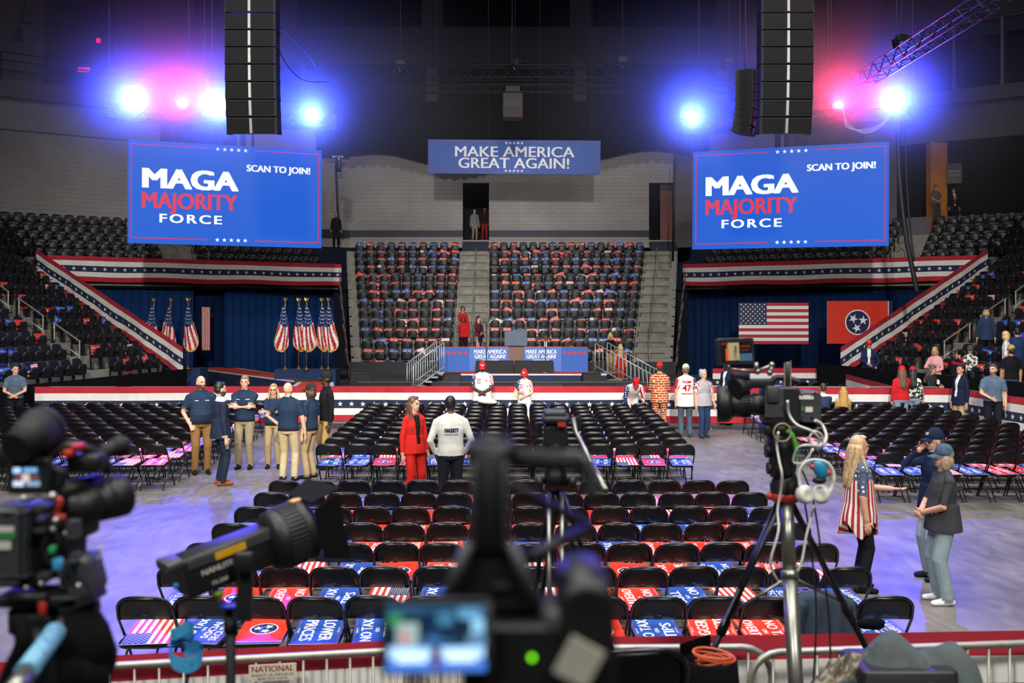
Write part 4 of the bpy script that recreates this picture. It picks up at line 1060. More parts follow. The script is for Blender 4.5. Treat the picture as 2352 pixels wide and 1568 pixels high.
def hoist(p, label):
    p = Vector(p); e = empty('chain_hoist', tuple(p), random.uniform(-.3, .3), label, 'hoist', 'chain hoists')
    b = MB(); b.rbox((0, 0, .12), (.34, .2, .2), .05, 0, None, 'Y'); b.tube([(.16, 0, .12), (.27, 0, .12)], .085, 10); b.build('motor', M_ALU, e)
    b = MB(); b.tube([(-.05, 0, .02), (-.05, 0, -.1), (.02, 0, -.16)], .018, 6); b.build('hook', M_STEEL, e)
    b = MB(); b.lathe([(.07, -.2), (.11, 0), (.11, .05)], (-.2, 0, .02), 10); b.build('chain_bag', M_BLKCLOTH, e)
    b = MB(); b.tube([(0, 0, .2), (0, 0, 23.9-p.z)], .013, 5); b.build('chain', M_CHAIN, e)
YT = 35.0
truss(px(780, 166, YT), px(1745, 168, YT), 'black box truss with chain hoists across the hall above the slogan banner')
truss(px(760, 204, 43.5), px(1700, 204, 43.5), 'thinner black truss behind the hoisted truss', .34, .03, .014)
for x, y, lab in ((920, 150, 'chain hoist on the long truss at its left part'), (1183, 146, 'chain hoist on the long truss above the centre speaker'), (1430, 141, 'chain hoist on the long truss right of the slogan banner'), (1675, 142, 'chain hoist on the long truss beside the small speaker array')): hoist(px(x, y+4, YT), lab)
truss(px(243, 258, 30.6), px(760, 280, 31.6), 'black lighting truss carrying the lamps above the left screen', .45)
truss(px(1560, 290, 31.6), px(2100, 262, 30.4), 'black lighting truss carrying the lamps above the right screen', .45)
truss((10.9, 30.6, 10.35), (11.3, 15.0, 10.35), 'black truss running out from the right screen towards the press riser', .42)
hoist(px(470, 252, 31.05), 'chain hoist on the left lamp truss between red and bright blue lamps'); hoist(px(1700, 262, 31.3), 'chain hoist on the right lamp truss below the small curved array')
hoist(px(2072, 98, 27), 'pale chain hoist on the truss that runs out over the floor')
for (x, Y, y1, lab) in ((251, 30.6, 262, 'hoist chain holding the outer end of the left lamp truss'), (433, 30.9, 210, 'hoist chain above the left red lamp'), (487, 31, 250, 'hoist chain between the left lamps'), (1902, 30.9, 200, 'hoist chain above the right red lamp'), (1909, 30.7, 205, 'second hoist chain above the right red lamp'), (2060, 26.5, 60, 'hoist chain beside the pale hoist'), (2096, 30.4, 240, 'hoist chain holding the outer end of the right lamp truss'), (1712, 27.8, 166, 'hoist chain of the small curved array'), (1605, 33, 230, 'thin hoist chain of the inner right lamp'), (1752, 33, 60, 'thin hoist chain beside the right speaker column')):
    chain(px(x, y1, Y), 24, lab)
M_CAB = mat('speaker_cabinet', '#0c0d11', .6, var=.1); M_GRI = mat('speaker_grille', '#0b0c10', .8, spec=.2)
def line_array(x, Y, ytop, n, ch, cw, label, curve, rz=0, zt=None, tilt0=0):
    z = zt if zt else 3-(ytop-HZ)*Y/F; e = empty('line_array', (X_at(x, Y), Y, z), rz, label, 'speaker'); a = tilt0; p = Vector((0, 0, 0))
    for k in range(n):
        R = rotm(rx=a); c = p+R @ Vector((0, 0, -ch/2)); b = MB()
        b.box(c, (cw, .55, ch*.95), 0, R, (.98, .9)); cb = b.build('cabinet', M_CAB, e)
        b = MB(); b.box(c+R @ Vector((-cw*.26, -.285, 0)), (cw*.44, .02, ch*.86), 0, R); b.box(c+R @ Vector((cw*.26, -.285, 0)), (cw*.44, .02, ch*.86), 0, R); b.box(c+R @ Vector((0, -.285, 0)), (cw*.05, .03, ch*.86), 1, R); g = b.build('grille', [M_GRI, M_STEEL], cb); g['kind'] = 'stuff'
        b = MB()
        for s in (-1, 1): b.box(c+R @ Vector((s*cw/2, .0, 0)), (.02, .4, ch*1.04), 0, R)
        g = b.build('rigging_plate', M_ALU, cb); g['kind'] = 'stuff'
        p = p+R @ Vector((0, 0, -ch)); a += curve*(k/n)**1.5
    return e
line_array(580, 22, -40, 9, .385, 1.14, 'tall black speaker column hung beside the left screen', .075)
line_array(1803, 22, -40, 9, .385, 1.17, 'tall black speaker column hung beside the right screen', .075)
line_array(1716, 27.8, 165, 8, .225, .6, 'small curved speaker array hung between truss and right screen', .13, rz=1.1, tilt0=.0)
for x in (520, 632, 1748, 1862): chain(px(x, -20, 22), 24, 'rigging chain at the %s speaker column, side %s the centre' % ('left' if x < 1000 else 'right', 'towards' if 600 < x < 1800 else 'away from'))
t = empty('center_speaker', tuple(px(1178, 245, 34.5)), 0, 'boxed speaker cluster hung below the long truss', 'speaker')
b = MB(); b.rbox((0, 0, 0), (.72, .6, .9), .05, 0, None, 'Y'); b.build('cabinet', M_CAB, t)
b = MB(); b.box((0, -.31, -.25), (.66, .03, .38)); b.build('grille', mat('dusty_grille', '#3a2c34', .8), t)
b = MB(); b.tube([(0, 0, .45), (0, 0, 23.95-t.location.z)], .02, 6); b.box((0, 0, .6), (.5, .4, .2)); b.build('yoke', M_ALU, t)
b = MB(); b.tube([px(1176, 145, 34.5), px(1176, -60, 34.5)], .02, 5); tag(b.build('cable_drop', M_CHAIN), 'pale cable dropping to the boxed speaker cluster', 'cable')

LAMP_AT = []
def lamp(x, y, Y, col, power, aim, label, lens='blue', cone=30, r=.17, est=120, beam=.22):
    p = px(x, y, Y); LAMP_AT.append(p+Vector((0, -.35, 0))); e = empty('stage_lamp', tuple(p), 0, label, 'stage lamp', 'stage lamps on the trusses'); d = (Vector(aim)-p).normalized(); q = d.to_track_quat('-Z', 'Y'); R = q.to_matrix()
    b = MB(); b.lathe([(.05, .34), (.13, .30), (.17, .1), (.18, .0), (.18, -.03)], (0, 0, 0), 18, 0, R); b.build('head', M_BLACK, e)
    b = MB(); b.lathe([(0, -.034), (r, -.034), (r, -.03)], (0, 0, 0), 18, 0, R); b.build('lens', emat('lens_'+lens, {'blue': '#a0c4ff', 'red': '#ff6a28'}[lens], est), e)
    b = MB(); b.tube([R @ Vector((-.21, 0, .1)), Vector((-.2, 0, .32)), Vector((.2, 0, .32)), R @ Vector((.21, 0, .1))], .022, 6); b.build('yoke', M_BLACK, e)
    b = MB(); b.rbox((0, 0, .38), (.34, .26, .12), .04); b.build('base', M_BLACK, e)
    for nm, pw, cn, bl in (('stage_lamp_glow', power*.38, 165, 1.0), ('stage_lamp_beam', power*beam, cone, .8)):
        d_ = bpy.data.lights.new(nm, 'SPOT'); d_.energy = pw; d_.color = col; d_.spot_size = math.radians(cn); d_.spot_blend = bl; d_.shadow_soft_size = .12
        l = bpy.data.objects.new(nm, d_); COL.objects.link(l); l.parent = e; l.location = d*.12; l.rotation_euler = q.to_euler()
        if nm == 'stage_lamp_glow': l.rotation_euler = Vector((0, -.97, .12) if lens == 'blue' else (0, -.88, .47)).to_track_quat('-Z', 'Y').to_euler()  # extra wide spot added to light the haze, tilted off the floor
HAZE_D = .11; HAZE_BLOOM = .62
BLUE = (.022, .055, 1.0); REDL = (1.0, .03, .07)
lamp(312, 232, 30.3, BLUE, 15000, (-4.5, 9.5, 0), 'blue stage lamp at the outer end of the left truss')
lamp(420, 239, 30.4, REDL, 4600, (-2, 7, 0), 'red stage lamp on the left truss between blue ones', 'red', est=4, beam=.0)
lamp(506, 244, 30.7, BLUE, 17000, (-2.5, 8.0, 0), 'brightest blue stage lamp on the left truss', r=.2)
lamp(718, 264, 31.2, BLUE, 11000, (-1, 9, 0), 'blue stage lamp at the inner end of the left truss')
lamp(1587, 268, 31.2, BLUE, 11000, (2, 9, 0), 'blue stage lamp at the inner end of the right truss')
lamp(1925, 243, 30.6, REDL, 4600, (2, 7, 0), 'red stage lamp on the right truss with cables looping below', 'red', est=4, beam=.0)
lamp(2047, 234, 30.2, BLUE, 15000, (5, 9.5, 0), 'blue stage lamp at the outer end of the right truss')
# cables
def cable(pts, r, m, label, k=6): b = MB(); b.tube(smooth_path(pts, k), r, 6); return tag(b.build('cable', m), label, 'cable')
M_PALEC = mat('pale_cable', '#b7b7c0', .5); M_DKC = mat('dark_cable', '#121214', .6)
for k in range(3): cable([px(1932+4*k, 250, 30.4), px(1950-3*k, 285+3*k, 30.3), px(1985, 306-4*k, 30.3), px(2025, 290-3*k, 30.3), px(2046, 262, 30.3)], .014, M_PALEC, 'pale cable loop, %s, between the right red and blue lamps' % ['lowest', 'middle', 'uppermost'][k])
cable([px(2062, 262, 30.2), px(2066, 400, 30.2), px(2078, 520, 30.2), px(2092, 600, 30.2), px(2107, 672, 30.2)], .075, M_DKC, 'thick black cable bundle falling past the right screen')
cable([px(2078, 262, 30.4), px(2082, 400, 30.4), px(2090, 520, 30.4), px(2100, 600, 30.4)], .03, M_DKC, 'thin black cable beside the thick bundle')
cable([px(638, 108, 22), px(660, 150, 23), px(700, 185, 26), px(760, 186, 31), px(792, 168, 35)], .012, M_DKC, 'thin cable swagged from the left speaker column')
cable([px(640, 60, 22.2), px(702, 118, 26), px(740, 165, 31), px(800, 168, 35)], .012, M_DKC, 'second thin cable swagged behind the left speaker column')
for (x0, y0, x1, y1, Y, lab) in ((771, 380, 779, 560, 47.6, 'tall dark pole with a lamp box above the left tier'), (1550, 345, 1545, 600, 44.5, 'tall dark pole beside the stair by the yellow tape')):
    t = empty('dark_pole', tuple(px(x1, y1, Y)), 0, lab, 'pole'); b = MB(); b.tube([px(x0, y0, Y)-t.location, (0, 0, 0)], .06, 6); b.build('pole', M_DKC, t)
    if x0 < 1000: b = MB(); b.rbox(px(778, 378, Y)-t.location+Vector((0, -.1, 0)), (.28, .2, .75), .05); b.build('lamp_box', M_BLACK, t); b = MB(); b.box(px(776, 360, Y)-t.location, (.55, .1, .08)); b.build('bracket', M_STEEL, t)
# small lights of the building
for (x, y, Y, lab) in ((58, 45, 42, 'small bell-shaped pendant lamp high in the far corner'), (290, 95, 50, 'small bell-shaped pendant lamp above the left truss')):
    t = empty('pendant_lamp', tuple(px(x, y, Y)), 0, lab, 'lamp'); b = MB(); b.lathe([(.04, .5), (.09, .35), (.1, .1), (.24, -.1), (.24, -.13)], (0, 0, 0), 14); b.build('shade', mat('pendant_grey', '#6a6a70', .5, .3), t)
    b = MB(); b.tube([(0, 0, .5), (0, 0, 23.9-t.location.z)], .015, 5); b.build('rod', M_ALU, t)
for (x, y, Y, w_, h, lab) in ((193, 160, 44, .26, .2, 'red lit exit sign on the upper left wall'), (226, 93, 48, .1, .22, 'tiny red signal lamp on the upper left wall')):
    b = MB(); p = px(x, y, Y); b.box((0, 0, 0), (w_*2, .08, h)); tag(b.build('exit_sign', emat('exit_red', '#ff2440', .8), None, tuple(p)), lab, 'sign')
# concourse on the right: column with a faint glow put into its colour, section sign, counter
b = MB(); c0 = px(2165, 440, 43.6); b.box((c0.x, c0.y+.6, 9.0), (.75, .5, 4.0)); struct('wall_column', b, mat('amber_column_glow', '#b06a1c', .6, emit='#c8741a', estr=.05))
b = MB(); c0 = px(2192, 398, 43.0); Mx = Matrix.Translation(c0) @ Matrix.Rotation(math.pi/2, 4, 'X') @ Matrix.Rotation(-.3, 4, 'Y')
b2 = MB(); b2.box((0, 0, 0), (.62, .9, .05), 0); b.merge(b2, Mx); b.text('SECTIONS', .02, .10, .10, .03, 1, Mx, .01, width=.5); b.text('112-120', .02, -.07, .10, .03, 1, Mx, .01, width=.42)
tag(b.build('section_sign', [M_BLACK, mat('sign_grey', '#9a9a9a', .6)]), 'black hanging sign giving the section numbers by the amber column', 'sign')
HAZE_BOX = ((0, 30.6, 10.2), (44, 4.4, 10.4))
b = MB(); b.box(*HAZE_BOX); hz = bpy.data.materials.new('haze'); hz.use_nodes = True; nt = hz.node_tree; nt.nodes.clear(); N = nt.nodes; Lk = nt.links
out = N.new('ShaderNodeOutputMaterial'); vs_ = N.new('ShaderNodeVolumeScatter'); vs_.inputs['Anisotropy'].default_value = .2
# thickest round the two lamp trusses, thinning out smoothly in every direction
tc = N.new('ShaderNodeTexCoord'); sep = N.new('ShaderNodeSeparateXYZ'); Lk.new(tc.outputs['Object'], sep.inputs[0])
def nm(op, a, c=None):
    n = N.new('ShaderNodeMath'); n.operation = op
    for i, v in enumerate((a, c)):
        if v is None: continue
        if isinstance(v, (int, float)): n.inputs[i].default_value = v
        else: Lk.new(v, n.inputs[i])
    return n.outputs[0]
dx = nm('DIVIDE', nm('SUBTRACT', nm('ABSOLUTE', sep.outputs[0]), 9.3), 6.0); dz = nm('DIVIDE', nm('SUBTRACT', sep.outputs[2], 9.9), 2.3)
g = nm('EXPONENT', nm('MULTIPLY', nm('ADD', nm('MULTIPLY', dx, dx), nm('MULTIPLY', dz, dz)), -1.0))
dens = nm('MULTIPLY', g, HAZE_D)
for lp in LAMP_AT:                                  # dense puffs added round each lamp, standing in for lens bloom
    vd = N.new('ShaderNodeVectorMath'); vd.operation = 'DISTANCE'; Lk.new(tc.outputs['Object'], vd.inputs[0]); vd.inputs[1].default_value = tuple(lp)
    rr = nm('DIVIDE', vd.outputs['Value'], .95); dens = nm('ADD', dens, nm('MULTIPLY', nm('EXPONENT', nm('MULTIPLY', nm('MULTIPLY', rr, rr), -1.0)), HAZE_BLOOM))
Lk.new(dens, vs_.inputs['Density']); Lk.new(vs_.outputs[0], out.inputs['Volume'])
o = b.build('haze', hz); tag(o, 'thin stage haze hanging around the lamps and trusses', 'haze', kind='stuff')
# ================================================================ people
def pattern_mat(name, kind, c1, c2, scale=1.0, c3=None):
    if name in MATS: return MATS[name]
    m = bpy.data.materials.new(name); m.use_nodes = True; nt = m.node_tree; N = nt.nodes; L = nt.links; b = N['Principled BSDF']; b.inputs['Roughness'].default_value = .85
    tc = N.new('ShaderNodeTexCoord'); sep = N.new('ShaderNodeSeparateXYZ'); L.new(tc.outputs['Object'], sep.inputs[0])
    def math_(op, a, c=None):
        n = N.new('ShaderNodeMath'); n.operation = op
        for i, v in enumerate((a, c)):
            if v is None: continue
            if isinstance(v, (int, float)): n.inputs[i].default_value = v
            else: L.new(v, n.inputs[i])
        return n.outputs[0]
    mx = N.new('ShaderNodeMix'); mx.data_type = 'RGBA'; mx.inputs[6].default_value = (*lin(c1), 1); mx.inputs[7].default_value = (*lin(c2), 1); fac = None
    if kind == 'radial':            # vertical stripes round the body
        a = math_('ARCTAN2', sep.outputs[0], sep.outputs[1]); fac = math_('GREATER_THAN', math_('FRACT', math_('MULTIPLY', a, scale)), .52)
    elif kind == 'vert':
        fac = math_('GREATER_THAN', math_('FRACT', math_('MULTIPLY', math_('ADD', sep.outputs[0], math_('MULTIPLY', sep.outputs[1], .6)), scale)), .5)
    elif kind == 'diag':
        fac = math_('GREATER_THAN', math_('FRACT', math_('MULTIPLY', math_('ADD', math_('ADD', sep.outputs[0], sep.outputs[1]), math_('MULTIPLY', sep.outputs[2], .25)), scale)), .5)
    elif kind == 'horiz':
        fac = math_('GREATER_THAN', math_('FRACT', math_('MULTIPLY', sep.outputs[2], scale)), .6)
    elif kind == 'stars':
        v = N.new('ShaderNodeTexVoronoi'); v.inputs['Scale'].default_value = scale; v.inputs['Randomness'].default_value = .35; L.new(tc.outputs['Object'], v.inputs['Vector'])
        fac = math_('LESS_THAN', v.outputs['Distance'], .27)
    elif kind == 'camo':
        n = N.new('ShaderNodeTexNoise'); n.inputs['Scale'].default_value = scale; L.new(tc.outputs['Object'], n.inputs['Vector']); fac = math_('GREATER_THAN', n.outputs[0], .52)
    elif kind == 'brick':
        cb = N.new('ShaderNodeCombineXYZ'); L.new(math_('ADD', sep.outputs[0], math_('MULTIPLY', sep.outputs[1], .8)), cb.inputs[0]); L.new(sep.outputs[2], cb.inputs[1])
        br = N.new('ShaderNodeTexBrick'); br.inputs['Scale'].default_value = 1; br.inputs['Brick Width'].default_value = .135; br.inputs['Row Height'].default_value = .058; br.inputs['Mortar Size'].default_value = .007
        br.inputs['Color1'].default_value = (*lin(c1), 1); br.inputs['Color2'].default_value = (*lin(c2), 1); br.inputs['Mortar'].default_value = (*lin(c3), 1); L.new(cb.outputs[0], br.inputs['Vector']); L.new(br.outputs[0], b.inputs['Base Color'])
    if fac is not None: L.new(fac, mx.inputs[0]); L.new(mx.outputs[2], b.inputs['Base Color'])
    MATS[name] = m; return m
def cloth(c): return mat('cloth_'+c.lstrip('#'), c, .88, var=.12, scale=9, bump=.25, bscale=60, spec=.2)
def skin(c): return mat('skin_'+c.lstrip('#'), c, .55, var=.05, scale=20)
def hairm(c): return mat('hair_'+c.lstrip('#'), c, .5, var=.25, scale=30, bump=.25, bscale=90)
SK1, SK2, SK3, SK4 = '#c99a80', '#b98468', '#5b3a2a', '#3d271e'
M_EYE = mat('eye_dark', '#1c1512', .4); 

def loft_pts(rings, n=14, step=.03):
    """rings: (centre, rx, ry, ax, ay) -> closed tube; also used as label samples"""
    R = []
    for i in range(len(rings)-1):
        a, b = rings[i], rings[i+1]; k = max(1, int((Vector(b[0])-Vector(a[0])).length/step))
        for j in range(k):
            t = j/k; R.append(tuple((Vector(a[q]).lerp(Vector(b[q]), t) if q in (0, 3, 4) else a[q]*(1-t)+b[q]*t) for q in range(5)))
    R.append(rings[-1]); vs = []
    for (c, rx, ry, ax, ay) in R:
        for k in range(n):
            th = 2*math.pi*k/n; vs.append(Vector(c)+Vector(ax)*(rx*math.cos(th))+Vector(ay)*(ry*math.sin(th)))
    m = len(R); fs = [(i*n+k, i*n+(k+1) % n, (i+1)*n+(k+1) % n, (i+1)*n+k) for i in range(m-1) for k in range(n)]
    vs.append(Vector(R[0][0])); vs.append(Vector(R[-1][0]))
    fs += [((k+1) % n, k, m*n) for k in range(n)]+[((m-1)*n+k, (m-1)*n+(k+1) % n, m*n+1) for k in range(n)]
    return vs, fs
class Body:
    def __init__(s): s.v = []; s.f = []; s.lab = []
    def add(s, vs, fs, lab):
        k = len(s.v); s.v += [tuple(p) for p in vs]; s.f += [tuple(i+k for i in f) for f in fs]
        s.lab += lab if isinstance(lab, list) else [lab]*len(vs)
    def limb(s, pts, rad, lab, n=12, flat=1.0, side=(1, 0, 0), cut=None):
        """tapered limb with rounded ends; cut: list of (fraction, label)"""
        pts = [Vector(p) for p in pts]; rings = []; L_ = [0]
        for i in range(1, len(pts)): L_.append(L_[-1]+(pts[i]-pts[i-1]).length)
        for i, p in enumerate(pts):
            d = (pts[min(i+1, len(pts)-1)]-pts[max(i-1, 0)]).normalized(); ax = Vector(side)-d*Vector(side).dot(d)
            if ax.length < 1e-3: ax = d.orthogonal()
            ax.normalize(); ay = d.cross(ax); r = rad[i]
            if i == 0: rings += [(p-d*r*.85, r*.4, r*.4*flat, ax, ay), (p-d*r*.5, r*.82, r*.82*flat, ax, ay)]
            rings.append((p, r, r*flat, ax, ay))
            if i == len(pts)-1: rings += [(p+d*r*.5, r*.82, r*.82*flat, ax, ay), (p+d*r*.85, r*.4, r*.4*flat, ax, ay)]
        vs, fs = loft_pts(rings, n, .015 if cut else .03)
        if cut:
            labs = []
            for q in vs:
                best = 0; bd = 9
                for i in range(len(pts)-1):
                    ab = pts[i+1]-pts[i]; t = max(0, min(1, (q-pts[i]).dot(ab)/ab.length_squared)); dd = (q-pts[i]-ab*t).length
                    if dd < bd: bd = dd; best = (L_[i]+t*ab.length)/L_[-1]
                lb = lab
                for (fr, l2) in cut:
                    if best > fr: lb = l2
                labs.append(lb)
            s.add(vs, fs, labs)
        else: s.add(vs, fs, lab)
    def ball(s, c, r, lab, M=None, n=14, m=9):
        b = MB(); b.ball(c, r, 0, n, m); vs = [Vector(p) for p in b.v]
        if M is not None: vs = [M @ p for p in vs]
        s.add(vs, b.f, lab)
def ik(a, t, l1, l2, pole):
    a, t, pole = Vector(a), Vector(t), Vector(pole); d = t-a; L_ = min(d.length, (l1+l2)*.995); dn = d.normalized(); t = a+dn*L_
    x = (l1*l1-l2*l2+L_*L_)/(2*L_); h = math.sqrt(max(1e-6, l1*l1-x*x)); p = pole-dn*pole.dot(dn); p.normalize()
    return a+dn*x+p*h, t
def remesh(vs, fs, vox, smooth=3):
    me = bpy.data.meshes.new('tmp'); me.from_pydata(vs, [], fs); o = bpy.data.objects.new('tmp', me); COL.objects.link(o)
    md = o.modifiers.new('r', 'REMESH'); md.mode = 'VOXEL'; md.voxel_size = vox
    dg = bpy.context.evaluated_depsgraph_get(); e = o.evaluated_get(dg); m2 = bpy.data.meshes.new_from_object(e)
    bpy.data.objects.remove(o); bpy.data.meshes.remove(me)
    n = len(m2.vertices); V = np.empty(n*3); m2.vertices.foreach_get('co', V); V = V.reshape(-1, 3)
    ed = np.empty(len(m2.edges)*2, dtype=np.int64); m2.edges.foreach_get('vertices', ed); ed = ed.reshape(-1, 2)
    deg = np.bincount(ed.ravel(), minlength=n).astype(float)[:, None]
    for it in range(smooth):
        for lam in (.55, -.5):
            S = np.zeros_like(V); np.add.at(S, ed[:, 0], V[ed[:, 1]]); np.add.at(S, ed[:, 1], V[ed[:, 0]])
            V = V+lam*(S/np.maximum(deg, 1)-V)
    m2.vertices.foreach_set('co', V.ravel()); m2.update(); return m2
PEOPLE = {}
ARMS = {  # hand targets for the person's right hand (x<0 is the right side), elbow pole
    'down': ((-.25, -.03, .80), (-.4, .6, 0)), 'out': ((-.30, -.05, .82), (-.6, .5, 0)), 'pocket': ((-.20, -.07, .90), (-.7, .5, 0)), 'clasp': ((-.035, -.235, 1.02), (-.9, .4, -.2)),
    'phone': ((-.05, -.29, 1.14), (-.8, .3, -.5)), 'crossed': ((.13, -.185, 1.19), (-.9, -.25, -.4)), 'gesture': ((-.20, -.40, 1.13), (-.3, .3, -.9)), 'face': ((-.05, -.155, 1.52), (-.6, -.3, -.8)),
    'hip': ((-.19, -.02, 1.0), (-1, .3, 0)), 'reach': ((-.18, -.52, 1.05), (-.4, .1, -.9)), 'back': ((-.08, .17, .95), (-.8, .4, 0)), 'low': ((-.18, -.25, .72), (-.5, .4, 0)), 'lap': ((-.1, -.30, .80), (-.8, .3, 0))}
def person(x, Y, h, face, label, top='#20304d', pants='#8a7350', shoes='#141414', sk=SK1, hair='#2a1e16', style='short', sleeve='short', arms=('down', 'down'), bulk=1.0, belly=0, hem=.93, jacket=None,
           skirt=None, cap=None, cap_txt=None, beard=None, yaw=0, pitch=0, lean=0, sit=False, zb=0.0, collar=None, sleevem=None, sleevem2=None, topm=None, pantm=None, female=False, vox=None, belt=None, stride=.0,
           glasses=False, tunic=None, lanyard=False, back_print=None, front_print=None, wide=None, inner=None, hands=True, X=None, tie=None, cols=None):
    k = h/1.75; px_ = X_at(x, Y) if X is None else X
    B = Body(); drop = -.42 if sit else 0.0
    LM = Matrix.Translation((0, 0, .95+drop)) @ Matrix.Rotation(lean, 4, 'X') @ Matrix.Translation((0, 0, -.95))   # upper body
    def U(p): return LM @ Vector(p)
    ux, uy = (LM.to_3x3() @ Vector((1, 0, 0))), (LM.to_3x3() @ Vector((0, 1, 0)))
    fx = .93 if female else 1.0
    prof = [(.84, .135, .10, 0), (.90, .165, .118, 0), (.98, .168 if not female else .178, .12, 0), (1.07, .158*fx, .112, 0), (1.17, .160*fx, .115, 0), (1.28, .176*fx, .122, 0), (1.36, .165*fx, .108, .0), (1.42, .12, .085, .005), (1.475, .068, .062, .01)]
    rings = [(U((0, yo-belly*.5*math.exp(-((z-1.06)/.12)**2), z)), rx*bulk, (ry+belly*.5*math.exp(-((z-1.06)/.12)**2))*bulk, ux, uy) for (z, rx, ry, yo) in prof]
    vs, fs = loft_pts(rings, 20, .02); inv = LM.inverted()
    B.add(vs, fs, 'torso')
    if belt:
        pass
    if jacket:      # longer hanging layer
        z0 = jacket; rj = [(U((0, 0, z)), (.178*fx+.012*q)*bulk, (.128+.012*q)*bulk+belly*.3, ux, uy) for q, z in enumerate((1.12, 1.02, .93, z0))]
        v2, f2 = loft_pts(rj, 20, .02); B.add(v2, f2, 'top')
    if tunic:       # loose flaring tunic with handkerchief hem
        rj = [(U((0, .01, 1.38)), .13, .09, ux, uy), (U((0, 0, 1.25)), .195, .15, ux, uy), (U((0, 0, 1.0)), .205, .18, ux, uy), (U((0, .01, .84)), .23, .21, ux, uy), (U((0, .02, .72)), .235, .215, ux, uy)]
        v2, f2 = loft_pts(rj, 24, .02)
        for p in v2:
            w_ = max(0, min(1, (1.05-p.z)/.3)); th = math.atan2(p.y, p.x); p.z -= w_*.10*math.cos(4*th+.6); f_ = 1+.05*w_*math.sin(11*th); p.x *= f_; p.y *= f_
        B.add(v2, f2, ['tunic' if (inv @ p).z < 1.30 else 'top' for p in v2])
    sx = .170*bulk**.8*(.93 if female else 1)
    for s in (-1, 1):
        B.ball(U((s*sx*.95, .004, 1.382)), (.06*bulk**.5, .06, .056), 'sl%d' % s)
        B.limb([U((s*.045, .016, 1.468)), U((s*sx*.86, .008, 1.402))], [.044, .052], 'top')
    # neck and head
    B.limb([U((0, .012, 1.43)), U((0, -.005, 1.55))], [.062, .056], 'skin')
    if not female or collar:
        v2, f2 = loft_pts([(U((0, .012, 1.425)), .088, .082, ux, uy), (U((0, .010, 1.463)), .078, .074, ux, uy), (U((0, .004, 1.497)), .073, .072, ux, uy)], 16, .012); B.add(v2, f2, 'top')
    HM = LM @ Matrix.Translation((0, 0, 1.50)) @ Matrix.Rotation(math.radians(yaw), 4, 'Z') @ Matrix.Rotation(math.radians(pitch), 4, 'X') @ Matrix.Translation((0, 0, -1.50))
    B.ball((0, .008, 1.645), (.076, .096, .105), 'skin', HM); B.ball((0, -.022, 1.585), (.060, .072, .078), 'skin', HM); B.ball((0, -.055, 1.548), (.034, .034, .03), 'skin', HM)
    B.ball((0, -.092, 1.611), (.0115, .018, .023), 'skin', HM); B.ball((0, -.088, 1.655), (.04, .012, .012), 'skin', HM)
    for s in (-1, 1): B.ball((s*.077, .012, 1.615), (.012, .022, .032), 'skin', HM)
    # legs
    for s in (-1, 1):
        hip = Vector((s*.088*bulk**.5, 0, .92+drop)); an = Vector((s*(.10+.0*bulk)+(.01 if s > 0 else -.01), s*stride*.5, .085))
        if sit: an = Vector((s*.11, -.40, .085)); kn = Vector((s*.11, -.44, .50))
        else: kn, an = ik(hip, an, .43, .42, (0, -1, 0))
        w_ = wide or 1.0
        if skirt and skirt != 'shorts' and skirt > .45: rad = [.09, .055, .04]; lab = 'skin'
        else: rad = [.095*bulk**.6, .070*w_, .062*w_]; lab = 'pants'
        B.limb([hip, kn, an], rad, lab, side=(1, 0, 0), cut=([(0.45, 'skin')] if skirt == 'shorts' else None))
        if not sit or True:
            B.limb([an+Vector((0, .055, -.045)), an+Vector((0, -.06, -.048)), an+Vector((s*.012, -.155, -.055))], [.040, .044, .034], 'shoe', flat=.9); B.limb([an, an+Vector((0, 0, -.05))], [.045, .042], 'shoe' if True else 'skin')
    if skirt and skirt != 'shorts' and not sit:
        v2, f2 = loft_pts([((0, 0, 1.0), .16, .115, (1, 0, 0), (0, 1, 0)), ((0, 0, .9), .19, .14, (1, 0, 0), (0, 1, 0)), ((0, 0, skirt), .185, .15, (1, 0, 0), (0, 1, 0))], 18, .03); B.add(v2, f2, 'pants')
    # arms and hands
    fingers = MB()
    for s, ps in ((-1, arms[0]), (1, arms[1])):
        tgt, pole = (ARMS[ps] if isinstance(ps, str) else ps); f = -s; tgt = Vector((tgt[0]*f, tgt[1], tgt[2])); pole = Vector((pole[0]*f, pole[1], pole[2]))
        sh = Vector((s*sx*1.02, .004, 1.375)); el, wr = ik(sh, tgt, .285, .255, pole)
        if lean and ps in ('down', 'low', 'out'): S2 = U(sh); el, wr = ik(S2, S2+Vector((s*.02, -.10, -.52)), .285, .255, pole); pts = [S2, el, wr]
        else: pts = [U(sh), U(el), U(wr)]
        r0 = .050*bulk**.5*(.88 if female else 1)
        cut = {'short': [(.36, 'skin')], 'long': [(.97, 'skin')], 'none': [(.05, 'skin')], 'half': [(.5, 'skin')], '34': [(.72, 'skin')]}[sleeve]
        loose = 1.18 if sleeve in ('long', 'short') else 1.0
        B.limb(pts, [r0*loose, .043*(loose if sleeve == 'long' else 1), .030*(1.15 if sleeve == 'long' else 1)], 'sl%d' % s, cut=cut)
        if sleeve == 'short': B.limb([pts[0], pts[0].lerp(pts[1], .62)], [r0*1.08, r0*1.3], 'sl%d' % s)
        d = (pts[2]-pts[1]).normalized(); sd = d.cross(Vector((0, 1, 0)))
        if sd.length < .2: sd = Vector((1, 0, 0))
        if ps in ('clasp', 'phone', 'crossed', 'face', 'lap'): sd = d.cross(Vector((0, 0, 1))).cross(d)
        sd.normalize(); up = d.cross(sd).normalized(); c = pts[2]+d*.055
        B.limb([pts[2]+d*.01, c, pts[2]+d*.085], [.028, .036, .032], 'skin', flat=.5, side=tuple(up if ps in ('down', 'out', 'low') else sd))
